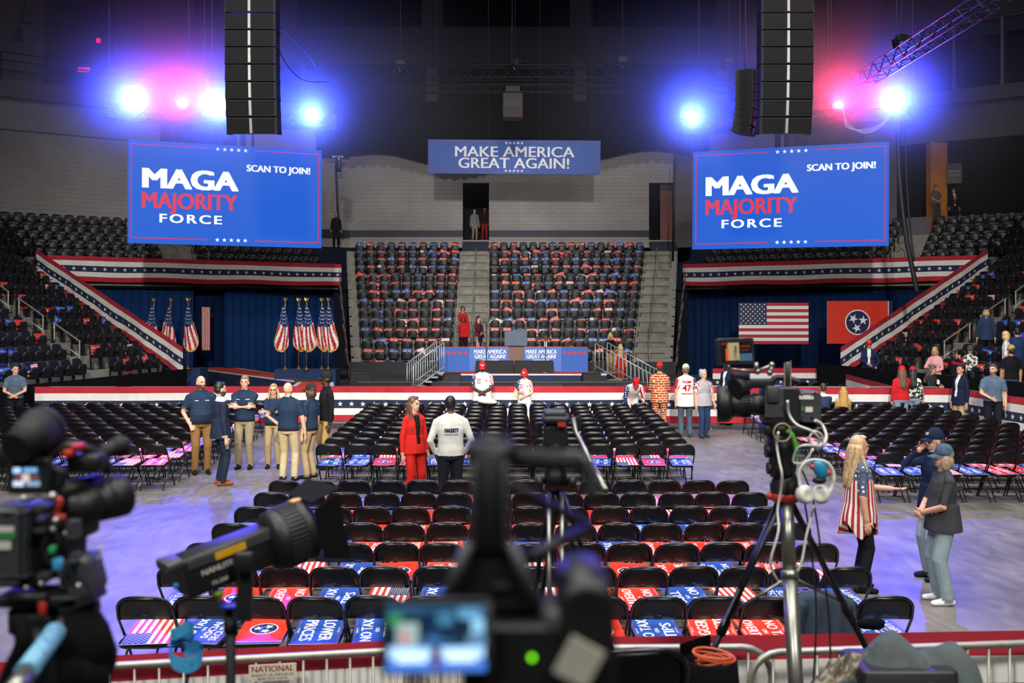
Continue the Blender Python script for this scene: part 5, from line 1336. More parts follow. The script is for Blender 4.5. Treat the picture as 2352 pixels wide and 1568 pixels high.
        if hands:
            wv = up if ps in ('down', 'out', 'low') else sd; nv = wv.cross(d).normalized(); curl = .35 if ps in ('down', 'out', 'low', 'gesture') else .9
            inw = Vector((-s, -.3, 0)); nv = nv if nv.dot(inw) > 0 else -nv
            for q, (o, ln) in enumerate(((-.027, .068), (-.009, .078), (.009, .074), (.027, .056))):
                p0 = pts[2]+d*.085+wv*o; p1 = p0+(d*math.cos(curl*.5)+nv*math.sin(curl*.5))*ln*.5; p2 = p1+(d*math.cos(curl*1.2)+nv*math.sin(curl*1.2))*ln*.55
                fingers.tube([p0-d*.012, p1, p2], [.0095, .0088, .0065], 6, 0)
            fw = wv if wv.dot(Vector((0, -1, .2))) > 0 else -wv
            p0 = pts[2]+d*.03+fw*.026; p1 = p0+(d*.7+fw*.7+nv*.25).normalized()*.042; p2 = p1+(d*.95+fw*.2+nv*.3).normalized()*.034
            fingers.tube([p0, p1, p2], [.0115, .0105, .0075], 6, 0)
    vx = vox or (.0078 if Y < 12 else .0105 if Y < 20 else .0165 if Y < 30 else .021)
    me = remesh(B.v, B.f, vx/k)
    # materials per face from the nearest labelled point
    M_top = topm or cloth(top); M_sl = sleevem or M_top; M_sr = sleevem2 or M_sl
    mats = [skin(sk), M_top, pantm or cloth(pants), cloth(shoes), M_sl, M_sr, hairm(beard or hair), M_EYE, mat('lip_'+sk.lstrip('#'), tuple(v*f for v, f in zip(lin(sk), (.75, .45, .45))), .5), tunic if tunic else M_top, cloth(inner) if inner else M_top, cloth(collar) if collar else M_top, cloth(belt) if belt else M_top, cloth(tie) if tie else M_top]
    idx = {'skin': 0, 'top': 1, 'pants': 2, 'shoe': 3, 'sl-1': 4, 'sl1': 5, 'tunic': 9}
    kd = kdtree.KDTree(len(B.v))
    for i, p in enumerate(B.v): kd.insert(p, i)
    kd.balance(); nf = len(me.polygons); C_ = np.empty(nf*3); me.polygons.foreach_get('center', C_); C_ = C_.reshape(-1, 3); HI = HM.inverted(); mi = np.zeros(nf, dtype=np.int32)
    for i in range(nf):
        c = C_[i]; l = B.lab[kd.find(c)[1]]; q = None
        if l in ('torso', 'pants', 'top', 'tunic') and not sit:
            pz_ = (inv @ Vector(c)).z
            if tunic and l in ('torso', 'top', 'tunic'): l = 'tunic' if pz_ < 1.27 else 'top'
            elif l == 'torso' or (l == 'pants' and pz_ > hem-.02): l = 'top' if pz_ > hem else 'pants'
            if jacket and l == 'pants' and pz_ > jacket: l = 'top'
        elif l == 'torso': l = 'top' if (inv @ Vector(c)).z > hem else 'pants'
        m = idx[l]
        if c[2] > 1.2+drop or lean:
            q = HI @ Vector(c)
            if m in (0,) and q.z > 1.50 and abs(q.x) < .12 and abs(q.y) < .14:
                ax = abs(q.x)
                if q.y < -.045:
                    if abs(ax-.031) < .012 and abs(q.z-1.637) < .0065: m = 7
                    elif abs(ax-.033) < .02 and abs(q.z-1.659) < .005: m = 6
                    elif ax < .026 and abs(q.z-1.566) < .0075: m = 8
                if beard and m == 0 and q.z < 1.592 and q.y < .03 and q.z > 1.49 and not (ax < .02 and abs(q.z-1.566) < .006): m = 6
        if m in (1, 4, 5) and (inner or collar or tie):
            p = inv @ Vector(c)
            if inner and p.y < -.04 and abs(p.x) < .035+.08*max(0, p.z-1.15) and p.z > (1.0 if jacket else hem): m = 10
            if tie and p.y < -.04 and abs(p.x) < .022 and 1.0 < p.z < 1.42: m = 13
            if collar and p.z > 1.435: m = 11
        if belt and m in (1, 2):
            p = inv @ Vector(c)
            if hem-.035 < p.z < hem+.012: m = 12
        mi[i] = m
    me.polygons.foreach_set('material_index', mi); me.polygons.foreach_set('use_smooth', np.ones(nf, dtype=bool))
    if hands:       # fingers join the same mesh
        bm = bmesh.new(); bm.from_mesh(me); vv = [bm.verts.new(p) for p in fingers.v]
        for f in fingers.f:
            fc = bm.faces.new([vv[i] for i in f]); fc.material_index = 0; fc.smooth = True
        bm.to_mesh(me); bm.free()
    for m in mats: me.materials.append(m)
    e = empty('person', (px_, Y, zb), math.radians(face), label, 'person'); e.scale = (k, k, k)
    body = link('body', me, e); PEOPLE[label] = e
    # hair
    b = MB(); hm = hairm(hair)
    def hb(c, r, n=14, m=9): 
        q = MB(); q.ball(c, r, 0, n, m); b.merge(q, HM)
    if style == 'short': hb((0, .026, 1.672), (.081, .092, .096)); hb((0, .045, 1.63), (.079, .07, .08)); hb((0, -.035, 1.722), (.055, .05, .032))
    elif style == 'buzz': hb((0, .018, 1.66), (.0785, .092, .097)); hb((0, .03, 1.63), (.078, .078, .08))
    elif style == 'curly':
        rg = random.Random(int(x)); hb((0, .03, 1.665), (.088, .095, .1))
        for _ in range(60):
            a = rg.uniform(0, 6.28); z = rg.uniform(1.56, 1.76); rr = .085*math.sqrt(max(.15, 1-((z-1.66)/.12)**2)); p = (rr*math.cos(a), .03+rr*math.sin(a), z)
            if p[1] > -.05 or z > 1.70: hb(p, (.024, .024, .022), 7, 5)
    elif style == 'bob': hb((0, .022, 1.665), (.086, .097, .10)); hb((0, .05, 1.58), (.088, .066, .095)); [hb((s*.076, .005, 1.57), (.026, .055, .085)) for s in (-1, 1)]
    elif style in ('long', 'wavy'):
        hb((0, .022, 1.668), (.086, .097, .1)); hb((0, -.03, 1.735), (.05, .05, .03))
        rg = random.Random(int(x)); low = 1.20 if style == 'long' else 1.16; spread = 1.0 if style == 'long' else 1.5
        for q in range(30):
            a = math.pi*(q/29); p0 = Vector((.078*math.cos(a), .02+.075*math.sin(a), 1.66)); fr = 1 if q in (0, 1, 2, 27, 28, 29) else 0
            pts = [HM @ p0]
            for j in range(1, 6):
                t = j/5; rr = (.085+.03*t*spread); wv = (.016 if style == 'wavy' else .004)*math.sin(7*t+q)
                pts.append(HM @ Vector(((rr+wv)*math.cos(a)+rg.uniform(-.006, .006), .02+(rr+wv+.015*t)*math.sin(a)-(.075*t if fr else 0), 1.66-(1.66-low)*t+rg.uniform(-.02, .02)*t)))
            b.tube(smooth_path(pts, 2), [.021 if style == 'long' else .026]*(len(smooth_path(pts, 2))-2)+[.017, .006], 6)
    elif style == 'pony': hb((0, .022, 1.668), (.083, .096, .1)); b.tube(smooth_path([HM @ Vector(p) for p in ((0, .10, 1.68), (0, .15, 1.62), (0, .13, 1.48), (.01, .12, 1.36))], 3), [.025]*8+[.016, .008], 7)
    if style != 'bald' and b.v: b.build('hair', hm, e)
    if cap:
        b = MB(); n = 20; prof_ = [(.001, .112), (.045, .104), (.075, .075), (.091, .035), (.094, .0), (.0935, -.012)]
        q = MB(); q.lathe(prof_[::-1], (0, 0, 0), n); SMx = HM @ Matrix.Translation((0, .01, 1.672)) @ Matrix.Diagonal((.94, 1.12, 1, 1)); b.merge(q, SMx)
        q = MB(); vs = []; 
        for j in range(4):
            for i in range(9):
                tt = (i-4)/4; y0 = -.095*math.sqrt(1-(.80*tt)**2); ext = .072*math.sqrt(max(0, 1-.92*tt*tt))*j/3
                vs.append((.079*tt, y0-ext, -.006-.008*j-.022*tt*tt*(.4+.2*j)))
        k_ = len(vs); fs = [(j*9+i, j*9+i+1, (j+1)*9+i+1, (j+1)*9+i) for j in range(3) for i in range(8)]
        q.add(vs+[(x_, y_, z_-.005) for x_, y_, z_ in vs], fs+[[k_+w_ for w_ in f][::-1] for f in fs]+[(27+i, 27+i+1, k_+28+i, k_+27+i) for i in range(8)], 0, True); b.merge(q, SMx)
        cm = [cloth(cap) if isinstance(cap, str) else cap, M_PWHITE]
        if cap_txt:
            V, Fc = text_geo(cap_txt); wd = V[:, 0].max()-V[:, 0].min(); sc_ = .085/wd
            vs = []
            for p in V:
                a = p[0]*sc_/.1; zz_ = .045+p[1]*.034; rr = .0975-.25*max(0, zz_-.02)**1.3
                vs.append(SMx @ Vector((rr*math.sin(a), -rr*math.cos(a), zz_)))
            b.add(vs, Fc, 1)
        b.build('cap', cm, e)
    if glasses:
        b = MB()
        for s in (-1, 1): b.tube([HM @ Vector((s*.032+.02*math.cos(a), -.108+.004*abs(math.cos(a)), 1.638+.016*math.sin(a))) for a in [i*math.pi/5 for i in range(10)]], .0028, 5, closed=True); b.tube([HM @ Vector(p) for p in ((s*.052, -.104, 1.642), (s*.078, -.04, 1.64), (s*.08, .01, 1.635))], .0025, 5)
        b.tube([HM @ Vector(p) for p in ((-.012, -.112, 1.642), (.012, -.112, 1.642))], .0025, 5); b.build('glasses', M_BLACK, e)
    if lanyard:
        b = MB(); b.tube([U((-.05, -.10, 1.42)), U((-.02, -.155-belly*.4, 1.2)), U((0, -.16-belly*.5, 1.1)), U((.02, -.155-belly*.4, 1.2)), U((.05, -.10, 1.42))], .005, 5); b.box(U((0, -.168-belly*.5, 1.05)), (.07, .005, .1), 1); b.build('lanyard', [cloth('#101828'), M_PWHITE], e)
    for pr, sgn in ((back_print, 1), (front_print, -1)):
        if not pr: continue
        bv = bvhtree.BVHTree.FromPolygons([v.co[:] for v in me.vertices], [list(p.vertices) for p in me.polygons]); b = MB()
        for (s_, zc, hh, wd, colr, xo) in pr:
            V, Fc = text_geo(s_); w0 = V[:, 0].max()-V[:, 0].min(); sc_ = wd/w0
            for rep in (0, -.003, .003):
                vs = []
                for p in V:
                    lx = p[0]*sc_+rep+xo; q = Vector((-sgn*lx, sgn*.6, zc+p[1]*hh)); hit = bv.ray_cast(q, Vector((0, -sgn, 0)))
                    yy = hit[0].y if hit[0] is not None else sgn*.1; vs.append((q.x, yy+sgn*.006, q.z))
                b.add(vs, Fc, 0 if colr == 'r' else 1 if colr == 'n' else 2)
        b.build('back_print' if sgn > 0 else 'front_print', [cloth('#b01c2c'), cloth('#1a2440'), M_PWHITE], e)
    return e
NP = '#1c2c42'; KH = '#9c8763'; BR = '#7a5a34'
STAFF = [('-----', 1.33, .05, .07, 'w', .09), ('----', 1.33, .05, .055, 'w', -.09)]      # worn, unreadable marks
# floor, around the polo-shirt crew
person(35, 24.0, 1.80, 20, 'officer in slate blue uniform with clasped hands beside the left bunting end', '#4a5a68', '#14161c', sk=SK1, hair='#2b1d14', arms=('clasp', 'clasp'), bulk=1.08, belt='#101010', yaw=35)
person(462, 18.3, 1.87, 25, 'bald bearded man in navy polo and brown trousers', NP, BR, sk=SK1, style='bald', beard='#5a3a22', arms=('pocket', 'down'), bulk=1.22, belly=.08, yaw=25, belt='#2a1c12', front_print=STAFF)
person(507, 17.1, 1.83, 120, 'man in dark navy suit and brown shoes, seen from behind', '#1b2338', '#1a2234', '#8a4a20', sk=SK1, hair='#1a1512', sleeve='long', jacket=.80, arms=('down', 'down'), collar='#e0e0e0', bulk=1.1, yaw=10, beard='#40342c')
person(562, 18.9, 1.83, 0, 'fair-haired man in navy polo with folded arms', NP, '#8b7d63', sk=SK1, hair='#8a6a40', arms=('crossed', 'crossed'), bulk=1.16, yaw=5, belt='#151515', front_print=STAFF)
person(628, 19.0, 1.66, 5, 'long-haired woman with glasses in navy shirt, folded arms', NP, KH, sk=SK1, hair='#b08a58', style='long', arms=('crossed', 'crossed'), female=True, glasses=True, sleeve='34', belt='#151515')
person(662, 17.5, 1.80, 172, 'bald man in navy polo with his back turned', NP, '#b0a17c', sk=SK1, style='bald', arms=('out', 'hip'), bulk=1.12, belt='#1d1a14', yaw=-15)
person(713, 17.8, 1.74, -110, 'bearded man in dark cap and navy polo with long brown hair', NP, KH, sk=SK1, hair='#4a2c1c', style='bob', beard='#6a3a20', cap='#2a2420', arms=('down', 'down'), bulk=1.05, belt='#151515', yaw=5)
person(750, 18.9, 1.90, -60, 'tall man in black zip pullover and dark cap', '#121214', '#a58a54', sk=SK4, hair='#100c0a', style='buzz', cap='#1e1c1c', sleeve='long', arms=('down', 'down'), hem=.88, yaw=-25, bulk=1.08)
# red suit and white pullover
person(951, 15.3, 1.72, 40, 'woman with long brown hair in a red trouser suit', '#c2231b', '#c2231b', '#301010', sk=SK1, hair='#5a4028', style='long', sleeve='long', jacket=.84, arms=('down', 'down'), female=True, inner='#121212', wide=1.15, yaw=20)
person(1035, 14.3, 1.82, 190, 'man in white pullover lettered on the back', '#cfcfc6', '#1d2026', sk=SK3, hair='#15100d', style='buzz', sleeve='long', arms=('pocket', 'pocket'), hem=.90, bulk=1.16, back_print=[('HAGERTY', 1.27, .06, .20, 'n', 0), ('----------', 1.215, .04, .18, 'n', 0)], yaw=-20)
# white jerseys by the long fence
JW = '#d9d6cf'; M_JSTAR = pattern_mat('jersey_star_sleeve', 'stars', '#1a2a52', '#e0e0e0', 17); M_JSTR = pattern_mat('jersey_stripe_sleeve', 'diag', '#d9d6cf', '#a8202c', 16)
JP = [('FRONT', 1.335, .028, .11, 'r', -.08), ('ROW', 1.29, .028, .08, 'r', -.08), ('JOES', 1.245, .028, .10, 'r', -.08), ('47', 1.30, .05, .05, 'r', .10)]
person(1108, 24.7, 1.83, 0, 'bearded man in red cap and white star-sleeved jersey looking at his phone', JW, '#1c2436', sk=SK4, hair='#2a2624', beard='#4a4644', cap='#b81c22', cap_txt='TRUMP', arms=('clasp', 'clasp'), bulk=1.2, belly=.07, hem=.82, jacket=.80, sleevem=M_JSTAR, sleevem2=M_JSTR, glasses=True, pitch=18, front_print=JP)
person(1205, 24.7, 1.64, -10, 'woman in red cap and white star-sleeved jersey holding papers', JW, '#c9c9c9', sk=SK1, hair='#6a2420', style='long', cap='#c41c20', cap_txt='MAGA', arms=('phone', 'clasp'), hem=.84, jacket=.82, sleeve='short', sleevem=M_JSTAR, sleevem2=M_JSTR, female=True, pitch=20, front_print=JP)
person(1450, 24.9, 1.74, 5, 'stooping person in red USA cap and white jersey', JW, JW, sk=SK1, hair='#8a7a6a', cap='#c01a22', cap_txt='USA', arms=('low', 'low'), lean=.95, sleeve='long', sleevem=M_JSTAR, sleevem2=M_JSTR, pitch=5, bulk=1.1)
M_BRICK = pattern_mat('brick_print_suit', 'brick', '#b5481c', '#8c2c14', 1, '#e8cfa0')
person(1515, 24.3, 1.83, 175, 'man in brick-print suit and red cap, seen from behind', topm=M_BRICK, pantm=M_BRICK, sk=SK1, hair='#40281c', cap='#c0201e', sleeve='long', jacket=.80, arms=('clasp', 'clasp'), bulk=1.08, yaw=10)
person(1575, 23.9, 1.80, 182, 'man in pale cap and white jersey numbered 47', JW, '#4a5868', '#4a4038', sk=SK1, hair='#6a5a48', cap='#c9c2b0', arms=('down', 'down'), bulk=1.14, hem=.76, jacket=.74, sleevem=M_JSTAR, sleevem2=M_JSTR, back_print=[('TRUMP', 1.34, .06, .23, 'r', 0), ('47', 1.20, .16, .20, 'r', 0), ('FRONT ROW JOES', 1.06, .03, .25, 'r', 0)])
person(1616, 23.8, 1.68, 20, 'grey-haired person in striped-sleeve jersey and jeans by the fence', '#a49ea4', '#243a5c', '#3a3430', sk=SK1, hair='#a8a8a6', style='curly', arms=('down', 'out'), bulk=1.12, hem=.84, jacket=.82, sleevem=M_JSTR, yaw=15, stride=.15)
person(1670, 26.6, 1.78, -60, 'dark-haired man in dark suit beyond the long fence', '#1b2034', '#1a1e2c', sk=SK1, hair='#14100e', sleeve='long', jacket=.82, inner='#e0e0e0', arms=('down', 'down'))
# right side
person(1890, 23.9, 1.76, 180, 'seated man in blue jacket among the right block chairs', '#2a3c58', '#20242c', sk=SK1, hair='#3a3028', sleeve='long', sit=True, arms=('lap', 'lap'), collar='#d8d8d8')
person(1937, 23.7, 1.66, 170, 'seated woman with long blonde hair among the right block chairs', '#b09a60', '#20242c', sk=SK1, hair='#b08a4a', style='long', sleeve='long', sit=True, arms=('lap', 'lap'), female=True)
person(2071, 24.2, 1.74, 182, 'woman in red sweater, red cap and light jeans', '#c02028', '#7d95b0', sk=SK1, hair='#6a4a38', style='long', cap='#c8202a', sleeve='long', arms=('reach', 'down'), bulk=1.15, female=True, hem=.90)
person(2097, 24.7, 1.70, 150, 'woman in patterned top and red cap behind the red sweater', '#282c30', '#8496a8', sk=SK1, hair='#1c1614', style='long', cap='#b8202a', sleeve='long', arms=('down', 'down'), female=True, topm=pattern_mat('floral_top', 'camo', '#181c20', '#c8ccc0', 14))
person(2140, 26.2, 1.68, 30, 'woman in charcoal sweater reading a phone behind the fence', '#262a2c', '#20242c', sk=SK1, hair='#5a4a3c', style='long', sleeve='long', arms=('phone', 'phone'), female=True, bulk=1.08, yaw=20, pitch=15)
person(2206, 23.6, 1.82, -75, 'man in navy blazer and khaki trousers', '#141c34', '#a08c68', '#2a1c14', sk=SK2, hair='#14100e', sleeve='long', jacket=.80, inner='#d8d8d8', arms=('down', 'down'), yaw=0)
person(2281, 22.6, 1.88, -30, 'officer in slate blue short-sleeved uniform beside the aisle bunting', '#4e6074', '#14161e', sk=SK1, hair='#4a3a2c', beard='#7a6a58', arms=('clasp', 'down'), bulk=1.16, belt='#0c0c0c', yaw=-25)
M_TUN = pattern_mat('flag_tunic_stripes', 'radial', '#a01a28', '#d6cfc8', 3.6); M_TST = pattern_mat('flag_tunic_stars', 'stars', '#4a5470', '#d8d8d8', 19)
person(1974, 10.5, 1.69, 82, 'woman with long curly blonde hair in a flag tunic', topm=M_TST, pants='#14161e', shoes='#181010', sk=SK1, hair='#b89a72', style='wavy', sleeve='half', arms=('down', 'gesture'), female=True, tunic=M_TUN, bulk=1.18, yaw=10)
person(2166, 10.05, 1.64, -92, 'woman in grey tee, denim cap and pale jeans', '#3a3c40', '#8a9ca2', '#dcdcd8', sk=SK1, hair='#a08a70', style='bob', cap=pattern_mat('denim_cap', 'camo', '#34485c', '#42586c', 30), sleeve='half', arms=('clasp', 'clasp'), bulk=1.14, female=True, hem=.84, jacket=.82, wide=1.2, glasses=True, belly=.05)
person(2146, 10.95, 1.70, -85, 'man in navy jacket and cap with his hand at his face', '#14243c', '#8fa0a8', '#181c28', sk=SK1, hair='#4a4038', cap='#16223a', cap_txt='TRUMP', sleeve='long', arms=('face', 'down'), bulk=1.1, jacket=.82, wide=1.25)
# on the stage and the stands
def on_side(s, kk, tt): p = side_pt(s, kk, tt, cz(kk)); return p
person(1064, 37.0, 1.68, 170, 'woman in red jacket and dark trousers, back turned, at the centre stair', '#b01c22', '#16181e', sk=SK1, hair='#4a3020', style='bob', sleeve='long', arms=('down', 'reach'), female=True, zb=1.33+.0, bulk=1.1)
person(1063, 38.6, 1.68, 10, 'woman with curly dark hair in red facing the burgundy jacket', '#b81a20', '#20141a', sk=SK2, hair='#2a1a14', style='curly', sleeve='long', arms=('reach', 'down'), female=True, zb=1.72, glasses=True)
person(1099, 37.2, 1.68, 40, 'woman in burgundy jacket and navy skirt on the centre stair', '#5a1c28', '#161c34', sk=SK1, hair='#2c1c16', style='long', sleeve='long', arms=('reach', 'down'), female=True, zb=1.33, skirt=.52, lanyard=True)
person(1402, 36.9, 1.66, 5, 'blonde woman in black top behind the right steps', '#101014', '#b08a60', sk=SK1, hair='#d0b878', style='long', sleeve='long', arms=('clasp', 'clasp'), female=True, zb=.72, pitch=15)
person(1425, 35.8, 1.68, 178, 'blonde woman in long red dress on the right steps', '#c42a20', '#c42a20', sk=SK1, hair='#d0b070', style='long', sleeve='none', arms=('down', 'down'), female=True, zb=.30, skirt=.2)
person(1253, 37.4, 1.76, 0, 'seated man in dark suit and white shirt behind the lectern', '#1c1e24', '#1c1e24', sk=SK2, hair='#6a5a50', style='buzz', sleeve='long', inner='#d8d8d8', arms=('lap', 'lap'), zb=.95, sit=True)
person(1240, 36.6, 1.2, 170, 'small child seated behind the right slogan panel', '#3a3430', '#202020', sk=SK1, hair='#5a4634', arms=('lap', 'lap'), zb=1.1, sit=True, hands=False)
person(1311, 36.6, 1.2, 200, 'child in grey behind the right slogan panel near the stars', '#6a6a70', '#202020', sk=SK1, hair='#3a2a20', arms=('lap', 'lap'), zb=1.1, sit=True, hands=False)
person(1996, 30.6, 1.8, -20, 'man in navy blazer and red cap at the foot of the slanting bunting', '#18264a', '#3a506c', sk=SK2, hair='#c0b8b0', cap='#b82c20', sleeve='long', jacket=.84, inner='#d8d8d8', arms=('clasp', 'pocket'), zb=0.44)
person(2148, 27.3, 1.7, -40, 'woman in pink striped sweater on the lowest step of the right stand', '#d08a8a', '#16181e', sk=SK1, hair='#a8854a', style='bob', sleeve='long', arms=('phone', 'clasp'), female=True, zb=0.44, topm=pattern_mat('pink_stripe', 'horiz', '#c87c80', '#dcb0b0', 26), pitch=18)
person(2228, 27.1, 1.60, -30, 'seated person in camouflage shirt and cap on the right stand', topm=pattern_mat('pale_camo', 'camo', '#cfccc4', '#3a3c38', 12), pants='#20242c', sk=SK2, hair='#3a3028', cap=pattern_mat('camo_cap', 'camo', '#4a4c44', '#282a26', 30), sleeve='long', arms=('lap', 'lap'), sit=True, zb=0.95)
person(2265, 28.2, 1.72, 160, 'woman in navy jacket and black shorts climbing the right stand', '#22304a', '#14161c', sk=SK1, hair='#a88a5a', style='bob', cap='#1a2238', sleeve='long', jacket=.78, skirt='shorts', arms=('down', 'down'), female=True, zb=1.54)
person(2312, 25.66, 1.7, 60, 'blonde woman in white top on the right stand', '#d0ccc6', '#2a3040', sk=SK1, hair='#c8ac74', style='bob', sleeve='long', arms=('down', 'down'), female=True, zb=0.91, yaw=20)
person(2336, 25.95, 1.8, 170, 'man in dark blue jacket with raised hand on the right stand', '#1a2c54', '#202838', sk=SK2, hair='#1a1410', style='buzz', sleeve='long', arms=('down', 'phone'), zb=0.91, bulk=1.1)
person(2322, 24.4, 1.82, 182, 'man in black printed tee and tan cap holding a red placard', '#101114', '#3a4a60', sk=SK2, hair='#2a2018', cap='#a89058', arms=('down', 'down'), zb=0.44, bulk=1.15)
person(2262, 25.3, 1.25, 40, 'dark-haired child seated at the rail of the right stand', '#5a7080', '#303038', sk=SK2, hair='#1a1412', style='bob', arms=('lap', 'lap'), sit=True, zb=0.5, hands=False)
person(2237, 25.9, 1.1, 10, 'small child in green seated at the rail of the right stand', '#5aa08c', '#303038', sk=SK1, hair='#6a5038', arms=('lap', 'lap'), sit=True, zb=0.5, hands=False)
person(2192, 26.5, 1.62, 60, 'person in black with red trim holding up a phone on the right stand', '#141418', '#14161a', sk=SK2, hair='#1a1412', style='bob', sleeve='long', arms=('face', 'face'), zb=0.44, sit=False, sleevem=cloth('#8a1820'))
# concourse
person(772, 46.8, 1.75, 10, 'person in black standing at the top of the left tier', '#0e0f12', '#101216', sk=SK2, hair='#2a2220', style='buzz', sleeve='long', arms=('down', 'down'), zb=6.35)
person(1090, 50.7, 1.70, 20, 'person in grey hooded top inside the centre doorway', '#6a6c70', '#7a7468', sk=SK2, hair='#3a2a22', sleeve='long', arms=('down', 'down'), zb=7.0)
person(1113, 51.2, 1.78, 0, 'person in red cap and dark jacket inside the centre doorway', '#20141a', '#7a1c20', sk=SK3, hair='#1a1412', cap='#a8242a', sleeve='long', arms=('down', 'down'), zb=7.0)
person(2150, 42.6, 1.80, 10, 'man in grey shirt standing by the amber column', '#5a5652', '#3a3836', sk=SK2, hair='#2a201a', arms=('clasp', 'clasp'), zb=7.05)
person(2191, 43.2, 1.75, 0, 'man in black suit and red tie by the amber column', '#121216', '#121216', sk=SK2, hair='#2a2420', sleeve='long', inner='#d8d8d8', tie='#a01c24', arms=('down', 'down'), zb=7.05)
# ================================================================ press riser: cameras, tripods, lamp, bags
M_CAM = mat('camera_black', '#17181b', .5, var=.15, scale=30); M_CAMG = mat('camera_grey', '#3a3c40', .5, var=.1); M_RUB = mat('rubber', '#0c0c0e', .7)
M_LENS = mat('lens_glass', '#0a0c18', .05, var=0, coat=1); M_REDP = mat('red_part', '#b03022', .5); M_ORG = mat('orange_part', '#c0502a', .5); M_CBLUE = mat('blue_ribbon', '#3f9fd0', .6); M_TUBE = mat('tripod_tube', '#1c1d20', .35, .4); M_STL = mat('tripod_steel', '#8a8a82', .35, .85)
M_YEL = mat('yellow_band', '#e0a818', .5); M_WCAB = mat('white_cable', '#c9c6bd', .6); M_WHP = mat('white_plastic', '#d5d2c8', .45); M_TEAL = mat('teal_plastic', '#1f7fa6', .4); M_SILV = mat('silver_part', '#b0b0ac', .3, .8)
def rel(e): return lambda x, y, Y: px(x, y, Y)-e.location
def axis_R(d, roll=0):
    """rotation taking +Z to d, local X kept level"""
    d = Vector(d).normalized(); xx = Vector((0, 0, 1)).cross(d)
    if xx.length < 1e-4: xx = Vector((1, 0, 0))
    xx.normalize(); yy = d.cross(xx); return Matrix((xx, yy, d)).transposed()
def leg_set(e, hub, feet, r=.022, m=M_TUBE, foot=True, name='leg', r2=None):
    for f in feet:
        b = MB(); hub_, f_ = Vector(hub), Vector(f); mid = hub_.lerp(f_, .48); b.tube([hub_, mid], r, 8); b.tube([hub_.lerp(f_, .44), f_], (r2 or r*.72), 8); b.tube([hub_.lerp(f_, .43), hub_.lerp(f_, .49)], r*1.35, 8)
        o = b.build(name, m, e)
        if foot: b = MB(); b.ball(f_+Vector((0, 0, .02)), (.035, .035, .022), n=8, m=5); b.build('foot', M_RUB, o)

# ---- right-hand broadcast camera
Y = 4.8; t = empty('tripod', (X_at(1805, Y), Y, RZ), 0, 'heavy tripod with red collar carrying the camera by the grey tee couple', 'tripod'); q = rel(t)
hub = q(1803, 1125, Y)
b = MB(); b.lathe([(.055, -.06), (.07, -.03), (.075, .02), (.06, .06), (.05, .09)], hub, 18); b.build('bowl', M_CAM, t)
b = MB(); b.lathe([(.064, -.02), (.074, -.01), (.074, .02), (.064, .03)], hub+Vector((0, 0, -.035)), 18); b.build('collar', M_REDP, t)
feet = [q(1545, 1640, Y-.05), q(2060, 1600, Y+.35), Vector((X_at(1840, 4.35)-t.location.x, -.45, 0))]
for f in feet: f.z = .0
for k, f in enumerate(feet):
    a = hub+(f-hub).normalized()*.06; b = MB()
    if k == 2:
        b.tube([hub+Vector((0, -.03, -.05)), hub.lerp(f, .30)], .033, 12); b.tube([hub.lerp(f, .30), hub.lerp(f, .33)], .042, 12); b.tube([hub.lerp(f, .30), f], .036, 12); o = b.build('leg', M_STL, t)
    else:
        sd = Vector((0, 1, 0))*.018
        for s in (-1, 1): b.tube([a+sd*s*1.6, hub.lerp(f, .55)+sd*s], .012, 7)
        b.tube([hub.lerp(f, .4), f], .017, 8); b.tube([hub.lerp(f, .52), hub.lerp(f, .58)], .026, 8); o = b.build('leg', M_TUBE, t)
    b = MB(); b.ball(f+Vector((0, 0, .022)), (.04, .04, .022), n=8, m=5); b.build('foot', M_RUB, o)
sp = hub.lerp(feet[2], .32)
for k in (0, 1):
    b = MB(); b.tube([sp, hub.lerp(feet[k], .5)], .009, 6); b.build('spreader_arm', M_STL, t)
for s in (-1, 1): b = MB(); b.ball(hub+Vector((s*.075, 0, -.03)), (.022, .02, .02), n=8, m=6); b.build('clamp_knob', M_REDP, t)
c = empty('broadcast_camera', tuple(px(1800, 1080, Y)), 0, 'shoulder broadcast camera with lit flip monitor on the red-collared tripod', 'camera'); q = rel(c)
b = MB(); b.lathe([(.06, -.02), (.07, .03), (.062, .10), (.075, .11), (.075, .14), (.06, .2)], q(1797, 1085, Y), 18); b.rbox(q(1795, 1015, Y), (.13, .13, .10), .03); b.tube([q(1762, 1075, Y), q(1775, 1075, Y)], .03, 10); b.tube([q(1758, 1035, Y), q(1775, 1035, Y)], .034, 10); b.build('fluid_head', M_CAM, c)
b = MB(); b.rbox(q(1795, 985, Y), (.20, .14, .05), .015); b.rbox(q(1842, 985, Y+.02), (.12, .12, .07), .02); b.build('mount_plate', M_CAM, c)
b = MB(); b.rbox(q(1790, 930, Y), (.17, .15, .19), .025, 0, None, 'Y'); b.rbox(q(1775, 905, Y-.08), (.06, .03, .08), .01, 1); b.box(q(1778, 925, Y-.078), (.09, .01, .14), 1); body = b.build('body', [M_CAM, M_CAMG], c)
b = MB(); b.rbox(q(1852, 932, Y), (.105, .15, .155), .02, 0, None, 'Y'); b.box(q(1852, 912, Y-.077), (.07, .006, .02), 1); b.box(q(1858, 940, Y-.077), (.035, .006, .025), 1); b.box(q(1843, 938, Y-.077), (.008, .006, .02), 2)
for (x, y) in ((1838, 905), (1868, 905), (1838, 962), (1868, 962)): b.box(q(x, y, Y-.077), (.03, .006, .008), 3, rotm(ry=.7 if (x > 1850) == (y > 940) else -.7))
b.build('battery_plate', [M_CAMG, M_WHP, mat('label_green', '#3a8a4a', .5), M_RUB], c)
ld = (Vector((-1, .25, -.02))).normalized(); R = axis_R(ld)
